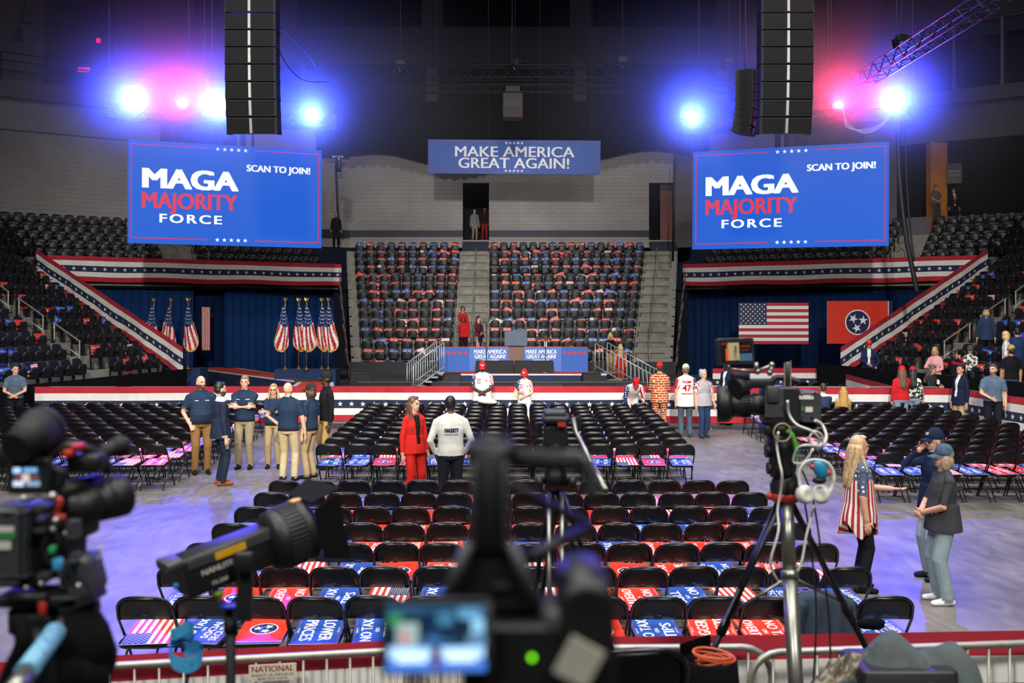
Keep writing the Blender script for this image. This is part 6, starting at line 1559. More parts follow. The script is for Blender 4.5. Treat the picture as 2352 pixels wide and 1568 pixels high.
b = MB(); b.lathe([(.045, 0), (.055, .02), (.058, .07), (.052, .075), (.06, .08), (.066, .12), (.066, .19), (.06, .195)], q(1762, 928, Y), 24, 0, R); b.build('lens', M_CAM, c)
b = MB(); n = 24
for k in range(30):
    a = 2*math.pi*k/30; p = q(1762, 928, Y)+R @ Vector((.064*math.cos(a), .064*math.sin(a), .105)); b.box(p, (.006, .006, .05), 0, R @ rotm(rz=a))
o = b.build('zoom_ring', M_RUB, c); o['kind'] = 'stuff'
b = MB(); b.lathe([(.075, 0), (.09, .02), (.095, .075), (.086, .075), (.08, .01), (.07, .0)], q(1762, 928, Y)+ld*.17, 24, 0, R); b.build('lens_hood', M_CAM, c)
b = MB(); b.lathe([(0, .196), (.058, .196)], q(1762, 928, Y), 20, 0, R); b.build('front_glass', M_LENS, c)
b = MB(); b.rbox(q(1775, 960, Y-.05), (.05, .06, .10), .02); b.build('zoom_grip', M_CAM, c)
b = MB(); b.tube(smooth_path([q(1770, 905, Y), q(1772, 880, Y), q(1785, 866, Y), q(1820, 872, Y), q(1838, 880, Y)], 3), .016, 8); b.rbox(q(1745, 880, Y), (.13, .05, .045), .015); b.build('top_handle', M_CAM, c)
b = MB(); b.tube([q(1722, 880, Y), q(1702, 888, Y)], [.03, .04], 14); b.tube([q(1706, 886, Y), q(1688, 892, Y-.03)], [.042, .05], 14); b.rbox(q(1700, 862, Y), (.09, .06, .03), .01); b.build('viewfinder', M_RUB, c)
b = MB(); b.rbox(q(1809, 876, Y), (.032, .03, .19), .006); b.box(q(1802, 876, Y-.016), (.004, .006, .18), 1); b.box(q(1816, 872, Y-.016), (.004, .006, .19), 1); b.tube([q(1801, 836, Y), q(1809, 833, Y), q(1817, 836, Y)], .004, 5, 1); b.box(q(1806, 913, Y-.01), (.035, .03, .02), 2); b.build('transmitter', [M_CAM, mat('gold_trim', '#b8a888', .4, .5), M_REDP], c)
b = MB(); b.tube([q(1668, 846, Y), q(1742, 854, Y)], .009, 7); b.tube([q(1740, 852, Y), q(1774, 838, Y)], .009, 7); b.tube([q(1773, 838, Y), q(1768, 862, Y)], .012, 7)
for (x, y) in ((1740, 853), (1773, 838), (1668, 846), (1768, 856)): b.ball(q(x, y, Y), .016, n=10, m=6)
b.tube([q(1737, 832, Y), q(1737, 852, Y)], .012, 7); b.build('monitor_arm', M_STL, c)
pc = q(1688, 807, Y); R = rotm(rx=-.05, ry=-.03, rz=.22)
b = MB(); b.rbox(pc, (.198, .032, .135), .012, 0, R, 'Y'); mon = b.build('monitor', M_CAM, c)
def screen_on(par, pc, R, W_, H_, off, cells, base):
    b = MB(); mats = [emat('lcd_'+base.lstrip('#'), base, .35)]; b.box(pc+R @ Vector((0, off, 0)), (W_, .002, H_), 0, R)
    for (u0, v0, u1, v1, col, st) in cells:
        st *= 1.5; key = emat('lcd_%s_%d' % (col.lstrip('#'), int(st*100)), col, st)
        if key not in mats: mats.append(key)
        b.box(pc+R @ Vector(((u0+u1-1)/2*W_, off-.002, (.5-(v0+v1)/2)*H_)), ((u1-u0)*W_, .001, (v1-v0)*H_), mats.index(key), R)
    return b.build('lit_screen', mats, par)
screen_on(mon, pc, R, .165, .098, -.018, [(.22, .05, .58, .95, '#b8a878', .6), (.14, .35, .27, .95, '#e0481c', .7), (.18, .15, .25, .35, '#b08060', .5), (.40, .4, .52, .95, '#5a2030', .4), (.43, .2, .5, .4, '#3a2420', .3), (.58, .62, 1, 1, '#4a7088', .5), (.62, .2, .95, .3, '#a02820', .4), (.65, .4, .9, .48, '#803028', .4), (0, .05, .2, .14, '#a03020', .4)], '#141418')
for pts, lab in (([(1809, 920), (1812, 950), (1830, 975), (1865, 990), (1882, 1010), (1872, 1025), (1858, 1010), (1870, 990), (1888, 1000), (1890, 1022), (1850, 1022), (1832, 1030), (1822, 1060), (1845, 1062), (1868, 1030)], 'white cable looping below the broadcast camera'), ([(1872, 965), (1888, 975), (1898, 1000), (1892, 1020), (1876, 1030)], 'white cable arching from the camera battery'), ([(1788, 992), (1784, 1020), (1790, 1060), (1796, 1090), (1793, 1130), (1786, 1170), (1788, 1220), (1770, 1290), (1785, 1330), (1806, 1342), (1838, 1300), (1852, 1230), (1870, 1160)], 'long white cable hanging down the red-collared tripod')):
    b = MB(); b.tube(smooth_path([px(x, y, Y-.12+.03*math.sin(i*1.7)) for i, (x, y) in enumerate(pts)], 4), .0062 if len(pts) > 6 else .0075, 6); tag(b.build('cable', M_WCAB), lab, 'cable')
b = MB(); b.tube(smooth_path([px(x, y, Y-.1) for x, y in ((1808, 988), (1820, 1000), (1828, 1025), (1832, 1050))], 4), .012, 6); tag(b.build('cable', mat('green_cable', '#4a9a3a', .5)), 'short green cable under the broadcast camera', 'cable')
b = MB(); b.tube([px(1797+20*math.cos(a), 993+21*math.sin(a), Y-.11) for a in [i*math.pi/8 for i in range(16)]], .004, 5, closed=True); tag(b.build('cable', mat('tan_cable', '#a08a70', .5)), 'thin tan cable ring under the broadcast camera', 'cable')
for pts, lab in (([(1845, 1130), (1862, 1250), (1875, 1400), (1868, 1568)], 'thin black cable hanging beside the steel tripod leg'), ([(1838, 1070), (1868, 1150), (1890, 1300), (1905, 1430), (1908, 1568)], 'second thin black cable hanging to the fence')):
    b = MB(); b.tube(smooth_path([px(x, y, Y-.05) for x, y in pts], 5), .005, 5); tag(b.build('cable', M_RUB), lab, 'cable')
e = empty('headphones', tuple(px(1870, 1100, Y-.15)), 0, 'white headphones hanging from the red-collared tripod', 'headphones'); q = rel(e)
b = MB(); b.tube(smooth_path([q(x, y, Y-.15) for x, y in ((1838, 1120), (1836, 1085), (1850, 1062), (1876, 1056), (1902, 1065), (1915, 1090), (1910, 1118), (1900, 1135))], 4), .011, 8, flat=.6); b.build('headband', M_WHP, e)
for (x, y, d) in ((1850, 1135, (.3, -1, .1)), (1885, 1135, (-.5, -1, .2))):
    b = MB(); R = axis_R(d); b.lathe([(.02, -.03), (.042, -.025), (.046, 0), (.042, .02), (.028, .03), (.015, .022)], q(x, y, Y-.16), 18, 0, R); b.build('ear_cup', M_WHP, e)
e = empty('teal_clip', tuple(px(1888, 1080, Y-.2)), 0, 'glossy teal and black clip hanging inside the headphones', 'clip'); q = rel(e)
b = MB(); b.ball(q(1884, 1078, Y-.2), (.034, .02, .05), n=10, m=7, R=rotm(ry=-.4)); b.build('shell', M_TEAL, e)
b = MB(); b.ball(q(1882, 1103, Y-.2), (.035, .02, .018), n=8, m=6); b.build('jaw', M_RUB, e); [MB().ball(q(x, y, Y-.2), .013, n=8, m=6).build('knob', M_REDP, e) for x, y in ((1866, 1072), (1903, 1086))]

# ---- bare tripod in the middle
Y = 4.4; t = empty('tripod', (X_at(1275, Y), Y, RZ), 0, 'bare tripod with fluid head and pan bar between the two cameras', 'tripod'); q = rel(t)
b = MB(); b.rbox(q(1276, 962, Y), (.125, .15, .035), .02); b.rbox(q(1274, 948, Y), (.10, .12, .03), .015, 1); b.box(q(1290, 974, Y-.07), (.035, .02, .02), 2); b.build('quick_plate', [M_CAM, M_CAMG, M_REDP], t)
b = MB(); b.rbox(q(1276, 998, Y), (.11, .12, .11), .03, 0, None, 'Y'); b.lathe([(.04, -.03), (.062, -.02), (.062, .03), (.05, .05)], q(1276, 1032, Y), 20); b.box(q(1238, 985, Y), (.03, .04, .06)); b.box(q(1327, 972, Y), (.025, .04, .06)); b.build('fluid_head', M_CAM, t)
b = MB(); b.lathe([(.06, -.03), (.05, .02), (.028, .06), (.03, .10)], q(1276, 1095, Y), 16); b.build('bowl', M_CAM, t)
b = MB(); b.tube([q(1317, 960, Y-.02), q(1322, 990, Y-.06), q(1335, 1015, Y-.15), q(1392, 1128, Y-.5)], .011, 8); b.tube([q(1360, 1065, Y-.32), q(1392, 1128, Y-.5)], .015, 8); b.build('pan_bar', M_STL, t)
hub = q(1276, 1105, Y)
for k, (fx, fy, m) in enumerate(((1190, Y+.5, M_TUBE), (1480, Y+.3, M_TUBE), (1276, Y-.55, M_STL))):
    f = Vector((X_at(fx, fy)-t.location.x, fy-Y, 0)); b = MB(); sdir = Vector((.03 if k == 2 else .02, 0, 0)); a = hub+(f-hub).normalized()*.04+Vector((0, 0, -.01))
    for s in (-1, 1): b.tube([a+sdir*s*1.0, hub.lerp(f, .5)+sdir*s*.9], .0115, 7)
    b.tube([hub.lerp(f, .4), f], .014, 8); b.rbox(hub.lerp(f, .5), (.09, .04, .05), .01); o = b.build('leg', m, t); b = MB(); b.ball(f+Vector((0, 0, .02)), (.035, .035, .02), n=8, m=5); b.build('foot', M_RUB, o)
b = MB()
for s in (-1, 1): b.ball(hub+Vector((s*.075, -.02, .0)), (.022, .03, .03), n=8, m=6)
b.build('leg_lock', M_CAM, t)['kind'] = 'stuff'

# ---- spot lamp on a stand
Y = 3.0; t = empty('studio_light', (X_at(530, Y), Y, RZ), 0, 'black studio spot light with yellow stripes and barn doors on a stand', 'studio light'); q = rel(t)
d = Vector((.72, .60, .20)).normalized(); R = axis_R(d); c0 = q(505, 1290, Y)
def L(p): return c0+R @ Vector(p)
b = MB(); b.rbox(L((0, 0, .02)), (.105, .125, .30), .012, 0, R); b.build('lamp_body', M_CAM, t)
b = MB(); b.rbox(L((0, .052, -.15)), (.10, .03, .05), .01, 0, R); b.ball(L((.02, .064, -.17)), .012, n=8, m=6); b.ball(L((-.02, .064, -.17)), .012, n=8, m=6); b.ball(L((-.03, -.01, -.155)), (.01, .01, .01), 1, n=8, m=6); b.build('control_panel', [M_CAMG, M_TEAL], t)
b = MB(); b.box(L((.0535, .04, .02)), (.004, .022, .27), 0, R); b.box(L((.0555, .04, .02)), (.004, .022, .10), 1, R); b.build('side_stripe', [M_CAMG, M_YEL], t)
b = MB(); b.box(L((-.0535, .04, .02)), (.004, .022, .27), 0, R); b.box(L((-.0555, .04, .02)), (.004, .022, .10), 1, R); b.build('side_stripe', [M_CAMG, M_YEL], t)
b = MB()
for sx in (-1, 1):
    Mx = Matrix.Translation(t.location) ; Mt = (Matrix.Translation(L((sx*.0542, -.006, -.03))) @ R.to_4x4() @ Matrix.Rotation(math.pi/2*sx, 4, 'Y')); 
    Mt = Mt @ (Matrix.Identity(4) if sx > 0 else Matrix.Identity(4))
    V_ = Mt.to_3x3(); 
    b.text('NANLITE', 0, .012, .018, .001, 0, Mt @ Matrix.Rotation(0, 4, 'Z'), .02, width=.10); b.text('FS-200', 0, -.03, .012, .001, 0, Mt, .01, width=.05)
b.build('brand_lettering', M_WHP, t)
b = MB(); b.lathe([(.05, .15), (.085, .165), (.098, .18), (.1, .2), (.1, .27), (.094, .275), (.1, .28), (.1, .305)], c0, 28, 0, R); b.build('reflector_mount', M_CAM, t)
b = MB()
for k in range(44):
    a = 2*math.pi*k/44; b.box(L((.101*math.cos(a), .101*math.sin(a), .235)), (.006, .006, .06), 0, R @ rotm(rz=a))
b.build('focus_ring', mat('ring_grey', '#2c2d30', .6), t)['kind'] = 'stuff'
b = MB(); 
for k in range(6):
    a = 1.0+.12*k; b.box(L((.102*math.cos(a), .102*math.sin(a), .288)), (.006, .016, .03), 0, R @ rotm(rz=a))
b.build('yellow_mark', M_YEL, t)['kind'] = 'stuff'
b = MB(); b.lathe([(0, .30), (.095, .30)], c0, 24, 0, R); b.build('lamp_face', M_LENS, t)
for k, (a, ln) in enumerate(((0, .085), (math.pi/2, .10), (math.pi, .085), (-math.pi/2, .09))):
    b = MB(); Ra = R @ rotm(rz=a-math.pi/2); tl = .25
    pts = [(-.085, .10, .30), (.085, .10, .30), (.115, .10+ln*math.sin(tl), .30+ln*math.cos(tl)), (-.115, .10+ln*math.sin(tl), .30+ln*math.cos(tl))]
    vs = [c0+Ra @ Vector(p) for p in pts]; vs2 = [c0+Ra @ (Vector(p)+Vector((0, .004, 0))) for p in pts]; b.add(vs+vs2, [(0, 1, 2, 3), (7, 6, 5, 4), (0, 4, 5, 1), (1, 5, 6, 2), (2, 6, 7, 3), (3, 7, 4, 0)]); b.build('barn_door', mat('barn_black', '#0c0c0e', .9, 0, spec=.2), t)
yk = q(560, 1300, Y-.06); pb = q(533, 1405, Y)
b = MB(); b.box(yk.lerp(q(566, 1400, Y-.02), .5), (.045, .02, .20), 0, rotm(ry=.02)); b.rbox(q(560, 1290, Y-.07), (.06, .03, .06), .015); b.build('yoke', M_CAM, t)
b = MB(); b.tube([q(495, 1365, Y-.03), q(505, 1385, Y-.02), q(525, 1400, Y)], .014, 8, 0); b.ball(q(500, 1362, Y-.03), (.02, .02, .014), 1, n=8, m=6); b.build('cable_clip', [M_STL, mat('lime_part', '#a8b82a', .5)], t)
b = MB(); b.tube([q(530, 1395, Y), Vector((0, 0, .35))], .0155, 10); b.tube([q(530, 1420, Y), q(530, 1450, Y)], .022, 10); b.tube([Vector((0, 0, .75)), Vector((0, 0, .2))], .02, 10); b.build('pole', M_RUB, t)
b = MB(); b.ball(q(528, 1392, Y-.03), (.035, .02, .012), n=10, m=6); b.build('knob', mat('blue_knob', '#2030a8', .4), t)  # knob in plain blue
for a in (.4, 2.5, 4.6): b = MB(); b.tube([Vector((0, 0, .55)), Vector((.45*math.cos(a), .45*math.sin(a), .015))], .011, 7); b.tube([Vector((0, 0, .22)), Vector((.24*math.cos(a), .24*math.sin(a), .29))], .008, 6); b.build('leg', M_RUB, t)
e = empty('blue_ribbon', tuple(px(425, 1480, Y-.1)), 0, 'light blue ribbon bow tied on the cable before the light stand', 'ribbon'); q = rel(e)
def ribbon(pts, w_, name):
    b = MB(); P = smooth_path(pts, 5); n = len(P)
    vs = [p+Vector((0, w_*.3, s*w_)) for p in P for s in (-.5, .5)]; vs += [p+Vector((.004, w_*.3-.004, s*w_)) for p in P for s in (-.5, .5)]
    fs = [(2*i, 2*i+1, 2*i+3, 2*i+2) for i in range(n-1)]; fs += [tuple(2*n+k for k in f[::-1]) for f in fs]; b.add(vs, fs, 0, True); b.build(name, M_CBLUE, e)
ribbon([q(x, y, Y-.1+dy) for x, y, dy in ((388, 1460, 0), (405, 1455, -.02), (430, 1440, -.01), (440, 1455, .02), (405, 1470, .02), (388, 1475, 0))], .035, 'loop')
ribbon([q(x, y, Y-.1+dy) for x, y, dy in ((385, 1490, 0), (392, 1520, -.03), (425, 1532, -.02), (455, 1515, 0), (458, 1495, .03), (440, 1488, .03), (420, 1500, .02))], .045, 'loop')
b = MB(); b.tube(smooth_path([px(442, 1520, Y-.1), px(430, 1560, Y-.1), px(425, 1640, Y-.1), px(440, 1900, Y-.1)], 4), .007, 6); tag(b.build('cable', M_RUB), 'black cable hanging under the blue ribbon', 'cable')

# ---- camcorder in the middle, close by
Y = .98; t = empty('camcorder', tuple(px(1150, 1560, Y)), 0, 'camcorder seen from behind with lit flip-out screen and green lamp', 'camera'); q = rel(t); S = Y/F
b = MB(); b.rbox(q(1126, 1140, Y+.06), (80*S, .09, 240*S), .012, 0, rotm(rx=-.05)); b.rbox(q(1092, 1150, Y+.05), (14*S, .08, 200*S), .004, 1); b.rbox(q(1160, 1150, Y+.05), (14*S, .08, 200*S), .004, 1); b.build('top_handle', [M_RUB, M_CAMG], t)
b = MB(); b.rbox(q(1126, 1040, Y+.07), (115*S, .07, 62*S), .012); b.tube([q(1090, 1012, Y+.06), q(1165, 1012, Y+.06)], .007, 8); b.ball(q(1108, 1035, Y+.03), .009, n=10, m=6); b.build('handle_head', M_CAM, t)
b = MB(); pts = [(1082, 1240), (1168, 1240), (1215, 1330), (1240, 1400), (1010, 1400), (1035, 1330)]; vs = [q(x, y, Y+.02) for x, y in pts]+[q(x, y, Y+.14) for x, y in pts]
n = 6; b.add(vs, [list(range(n)), [n+i for i in range(n)][::-1]]+[(i, n+i, n+(i+1) % n, (i+1) % n) for i in range(n)]); b.build('shoulder', M_CAM, t)
for (x0, y0, x1, y1) in ((1078, 1245, 1012, 1400), (1172, 1245, 1240, 1400)): b = MB(); b.tube([q(x0, y0, Y+.012), q(x1, y1, Y+.012)], .0065, 8); b.build('edge_trim', M_CAMG, t)
b = MB(); b.rbox(q(1190, 1490, Y+.05), (260*S, .12, 190*S), .01, 0, None, 'Y'); b.box(q(1150, 1345, Y+.015), (40*S, .004, 10*S), 1); b.build('body', [M_CAM, M_CAMG], t)
b = MB(); b.rbox(q(1340, 1430, Y+.05), (130*S, .13, 280*S), .024, 0, None, 'Y'); b.ball(q(1330, 1320, Y+.04), (60*S, .05, 40*S), 0, 12, 8); b.rbox(q(1275, 1430, Y+.02), (60*S, .06, 90*S), .01, 1); b.build('hand_grip', [M_CAM, M_CAMG], t)
pc = q(1003, 1460, Y-.02); R = rotm(rz=.04)
b = MB(); b.rbox(pc, (248*S, .012, 168*S), .005, 0, R, 'Y'); b.rbox(q(886, 1460, Y-.02), (20*S, .014, 150*S), .003, 1); b.rbox(q(1120, 1460, Y-.02), (20*S, .014, 150*S), .003, 1); mon = b.build('flip_screen', [M_RUB, M_CAMG], t)
cells = [(0, .0, 1, .12, '#3a6a90', .5), (.02, .1, .16, .3, '#3a9a60', .6), (.1, .25, .32, .6, '#a8c0c0', .7), (.14, .38, .22, .58, '#d03048', .9), (.35, .05, .6, .35, '#1c3a60', .4), (.5, .1, .66, .3, '#4888b0', .7), (.72, .02, .95, .2, '#6aa8d0', .8), (.85, .2, .98, .42, '#88c0e0', .9), (.35, .38, .8, .62, '#243c5c', .4), (.4, .42, .55, .58, '#3a70b0', .7), (.02, .62, .45, .8, '#a8d0ff', 1.0), (.1, .7, .4, .86, '#d0e8ff', 1.2), (.54, .62, .98, .8, '#a8d0ff', 1.0), (.6, .68, .9, .86, '#d0e8ff', 1.2), (.0, .84, .48, 1, '#4a80e0', .8), (.52, .84, 1, 1, '#4a80e0', .8), (.48, .66, .52, .95, '#90304a', .5), (.3, .5, .7, .64, '#4a80b0', .6), (.8, .45, 1, .64, '#6a98b8', .6)]
screen_on(mon, pc, R, 222*S, 146*S, -.0065, cells, '#2a4a68')
b = MB(); b.ball(q(1222, 1510, Y-.012), .0026, n=10, m=6); b.build('green_lamp', emat('green_led', '#6ad000', 5), t)
b = MB(); b.box(q(1330, 1520, Y-.03), (82*S, .004, 90*S), 0, rotm(ry=.5)); b.build('paper_tag', mat('tag_paper', '#b8b6a8', .8), t)
b = MB(); b.tube([q(1178, 1052, Y+.1), q(1270, 1058, Y+.12), q(1330, 1060, Y+.12)], .012, 10); b.build('microphone', mat('foam_grey', '#242424', .9), t)
b = MB(); b.tube(smooth_path([q(1260, 1055, Y+.12), q(1330, 1052, Y+.12), q(1352, 1085, Y+.12), q(1362, 1140, Y+.12)], 4), .0085, 8); b.build('arm', M_CAMG, t)
b = MB(); b.tube([q(1165, 1110, Y+.1), q(1250, 1155, Y+.14), q(1350, 1205, Y+.2)], .006, 8); b.tube([q(1350, 1210, Y+.2), q(1200, 1290, Y+.1)], .008, 8); b.ball(q(1225, 1275, Y+.1), .008, n=8, m=6); b.build('bracket', M_CAM, t)
e = empty('monopod', (t.location.x+.02, Y+.06, RZ), 0, 'black support pole under the camcorder', 'tripod'); b = MB(); b.tube([Vector((0, 0, 0)), Vector((0, 0, t.location.z-RZ-.02))], .02, 10); b.build('pole', M_RUB, e)
for a in (.5, 2.6, 4.7): b = MB(); b.tube([Vector((0, 0, .75)), Vector((.42*math.cos(a), .42*math.sin(a), .012))], .014, 8); b.build('leg', M_RUB, e)

# ---- broadcast camera at the left
Y = 2.1; t = empty('broadcast_camera', tuple(px(110, 1400, Y)), 0, 'broadcast camera with zoom lens and lit viewfinder monitor, blue-wrapped pan bar', 'camera'); q = rel(t); S = Y/F
b = MB(); b.rbox(q(30, 1245, Y), (95*S, .12, 175*S), .014, 0, None, 'Y'); b.box(q(12, 1215, Y-.062), (40*S, .004, 12*S), 1); b.box(q(14, 1230, Y-.062), (44*S, .004, 14*S), 2); b.box(q(10, 1252, Y-.062), (30*S, .004, 18*S), 1); b.build('battery', [M_CAMG, M_WHP, mat('label_green', '#3a8a4a', .5)], t)
b = MB(); b.rbox(q(95, 1245, Y+.03), (60*S, .13, 180*S), .012, 0, None, 'Y'); b.rbox(q(140, 1240, Y+.06), (70*S, .12, 150*S), .012, 0, None, 'Y'); b.rbox(q(185, 1180, Y+.08), (50*S, .10, 110*S), .012, 0, None, 'Y'); b.build('body', M_CAM, t)
ld = Vector((.50, .86, .08)).normalized(); R = axis_R(ld)
b = MB(); b.lathe([(.036, -.05), (.042, 0), (.042, .02), (.038, .024), (.045, .028), (.047, .05), (.044, .054), (.048, .058), (.05, .095), (.045, .10), (.041, .092)], q(196, 1160, Y+.06), 26, 0, R); b.build('lens', M_CAM, t)
b = MB(); b.lathe([(0, .092), (.042, .092)], q(196, 1160, Y+.06), 22, 0, R); b.build('front_glass', M_LENS, t)
b = MB(); b.tube([q(35, 1030, Y-.06), q(95, 985, Y+.02)], [.034, .05], 18); b.tube([q(95, 985, Y+.02), q(108, 975, Y+.04)], [.05, .046], 18); b.rbox(q(50, 1045, Y), (100*S, .07, 55*S), .014); b.build('viewfinder', M_RUB, t)
pc = q(70, 1092, Y-.02); R2 = rotm(rz=.03)
b = MB(); b.rbox(pc, (92*S, .03, 80*S), .008, 0, R2, 'Y'); b.rbox(q(122, 1100, Y), (50*S, .03, 60*S), .008, 0, rotm(ry=.3), 'Y'); mon = b.build('monitor', M_RUB, t)
screen_on(mon, pc, R2, 66*S, 46*S, -.016, [(.05, .05, .3, .3, '#a8d0f0', 1), (.4, .05, .85, .28, '#78b0e0', .8), (.1, .4, .9, .6, '#8a5a5a', .5), (.35, .35, .6, .75, '#d8c8c0', .8), (.05, .7, .4, .95, '#c8d8f0', .9), (.5, .7, .95, .95, '#88a0c0', .8)], '#204060')
b = MB(); b.tube(smooth_path([q(110, 1060, Y+.02), q(135, 1030, Y+.03), q(180, 1025, Y+.05), q(235, 1050, Y+.09), q(250, 1085, Y+.1)], 4), .011, 8); b.rbox(q(200, 1060, Y+.06), (80*S, .06, 40*S), .014); b.tube([q(120, 1135, Y), q(230, 1105, Y+.1)], .02, 10); b.build('top_handle', M_CAM, t)
b = MB(); b.rbox(q(180, 1025, Y+.03), (26*S, .03, 14*S), .005); b.rbox(q(160, 1040, Y+.02), (22*S, .03, 16*S), .005); b.tube(smooth_path([q(128, 1145, Y-.03), q(140, 1150, Y-.03), q(128, 1180, Y-.03), q(150, 1190, Y-.03)], 3), .007, 6); b.build('red_fitting', M_REDP, t)
b = MB(); b.tube([q(225, 1048, Y+.1), q(280, 1018, Y+.16)], [.016, .022], 12); b.ball(q(275, 1025, Y+.15), .026, n=10, m=7); b.build('microphone', M_RUB, t)
b = MB()
for (x, y, r) in ((55, 1145, .009), (120, 1140, .010), (128, 1195, .008), (122, 1215, .007), (95, 1340, .007), (60, 1350, .006), (180, 1345, .006), (150, 1225, .005)): b.ball(q(x, y, Y-.06), r, n=8, m=6)
b.build('connector', M_SILV, t)['kind'] = 'stuff'
b = MB(); b.rbox(q(190, 1320, Y+.02), (75*S, .08, 95*S), .02, 0, rotm(ry=-.25), 'Y'); b.box(q(190, 1375, Y-.02), (85*S, .06, 22*S), 1, rotm(ry=-.35)); b.build('zoom_grip', [M_CAMG, M_CAM], t)
b = MB()
for (x, y) in ((230, 1258), (232, 1270), (226, 1280), (231, 1262)): b.ball(q(x, y, Y), .0045, n=8, m=6)
b.build('white_stud', M_WHP, t)['kind'] = 'stuff'
b = MB(); b.rbox(q(122, 1262, Y-.05), (14*S, .02, 16*S), .003); b.build('green_button', mat('green_button', '#2fa060', .5), t); b = MB(); b.rbox(q(133, 1295, Y-.05), (.022, .014, .026), .006); b.build('blue_fitting', M_CBLUE, t)
b = MB(); b.rbox(q(110, 1368, Y), (190*S, .1, 26*S), .01); b.tube([q(20, 1370, Y-.05), q(110, 1372, Y-.05)], .012, 8); b.rbox(q(95, 1415, Y+.02), (120*S, .11, 70*S), .03); b.tube([q(40, 1395, Y), q(58, 1395, Y)], .028, 12); b.tube([q(195, 1395, Y), q(225, 1390, Y)], .016, 10); b.rbox(q(98, 1395, Y-.055), (.018, .01, .028), .004, 1); b.build('fluid_head', [M_CAM, M_REDP], t)
b = MB(); b.tube([q(145, 1420, Y-.05), q(125, 1455, Y-.1)], .008, 8); b.tube([q(60, 1550, Y-.28), q(20, 1600, Y-.35)], .02, 8, 0); b.build('pan_bar', M_STL, t); b = MB(); b.tube([q(128, 1450, Y-.09), q(95, 1495, Y-.16), q(58, 1545, Y-.27)], .022, 10); b.build('bar_wrap', mat('blue_wrap', '#6aa0c0', .6, var=.5, scale=80), t)
b = MB()
for pts in (((105, 1180), (112, 1215), (100, 1260), (118, 1300)), ((150, 1290), (165, 1320), (150, 1350), (130, 1340)), ((128, 1150), (118, 1200), (135, 1240), (128, 1280)), ((60, 1150), (90, 1140), (120, 1152))):
    b.tube(smooth_path([q(x, y, Y-.055) for x, y in pts], 4), .0035, 6)
b.build('wiring', M_RUB, t)['kind'] = 'stuff'
b = MB()
for (x, y, w_, h_) in ((100, 1190, 20, 10), (98, 1215, 24, 8), (105, 1320, 26, 10), (170, 1215, 22, 40), (175, 1275, 18, 12), (60, 1175, 14, 6), (20, 1175, 20, 5), (40, 1320, 60, 5), (62, 1245, 5, 130)): b.box(q(x, y, Y-.05), (w_*S, .03, h_*S), 0)
b.build('trim_detail', M_CAMG, t)['kind'] = 'stuff'
e = empty('tripod', (px(120, 1500, Y).x, Y+.02, RZ), 0, 'black tripod under the broadcast camera with the blue-wrapped bar', 'tripod'); hb_ = Vector((0, 0, px(120, 1450, Y).z-RZ))
b = MB(); b.lathe([(.05, -.10), (.075, -.06), (.08, 0), (.06, .02)], hb_, 16); b.build('bowl', M_CAM, e)
leg_set(e, hb_, [Vector((-.5, .3, 0)), Vector((.42, .35, 0)), Vector((.05, -.6, 0))], .024)
b = MB(); rg = random.Random(3)
b.ball(px(175, 1500, Y-.03), (.085, .06, .10), 0, 16, 10, noise=.05); b.ball(px(135, 1560, Y-.05), (.11, .07, .08), 0, 16, 10, noise=.05); b.tube(smooth_path([px(40, 1420, Y-.1), px(55, 1470, Y-.12), px(30, 1530, Y-.12), px(5, 1590, Y-.12)], 4), .018, 6); tag(b.build('camera_bag', M_BLKCLOTH), 'black cloth bag and strap slung on the left tripod', 'bag')

# ---- bags, jackets, spare chair on the riser
def drape_cloth(name, label, cat, c, rx, ry, h, m, seed, folds=7, amp=.12, lean=(0, 0)):
    """heap of cloth: dome with hanging folds"""
    b = MB(); n = 40; rows = 12; ph = seed*1.7; vs = []
    for j in range(rows+1):
        f = j/rows; r = min(1, f*1.9)**.8; z = h*(1-max(0, f-.30)/.70*1.0) if f > .30 else h*(1+.10*(1-(f/.3)**2))
        for i in range(n):
            a = 2*math.pi*i/n; w_ = 1+amp*f*math.sin(folds*a+ph)+.5*amp*f*math.sin(2.3*folds*a+1.3*ph); vs.append((c[0]+rx*r*w_*math.cos(a)+lean[0]*(1-f), c[1]+ry*r*w_*math.sin(a)+lean[1]*(1-f), c[2]+z+.02*math.sin(3*a+ph)*(1-f)))
    fs = [(j*n+i, (j+1)*n+i, (j+1)*n+(i+1) % n, j*n+(i+1) % n) for j in range(rows) for i in range(n)]; b.add(vs, fs, 0, True)
    return tag(b.build(name, m), label, cat)
Y = 4.55; p = px(1632, 1500, Y)
e = empty('cable_bag', (p.x, Y, RZ), 0, 'open black bag holding a coil of red cable by the fence', 'bag'); hb2 = p.z-RZ
b = MB(); prof_ = [(.14, 0), (.15, .1), (.145, hb2*.7), (.135, hb2*.93), (.125, hb2*.95), (.12, hb2*.8)]; b.lathe(prof_, (0, 0, 0), 20, 0, Matrix.Diagonal((.95, .8, 1))); b.build('bag', M_BLKCLOTH, e)
b = MB(); b.add([(-.13, .08, hb2*.9), (.03, .12, hb2*.95), (.02, .10, hb2*1.12), (-.14, .04, hb2*1.06)], [(0, 1, 2, 3), (3, 2, 1, 0)]); b.build('flap', M_BLKCLOTH, e)
for k in range(7):
    b = MB(); a0 = k*.9; b.tube([Vector(((.075+.004*k)*math.cos(a)+.01, .06*math.sin(a)-.03, hb2*.93+.006*k+.02*math.sin(a+a0))) for a in [i*math.pi/8 for i in range(16)]], .006, 5, closed=True); b.build('cable_coil', M_ORG, e)
M_JK = mat('grey_jacket', '#3d4646', .9, var=.25, scale=6, bump=.5, bscale=30)
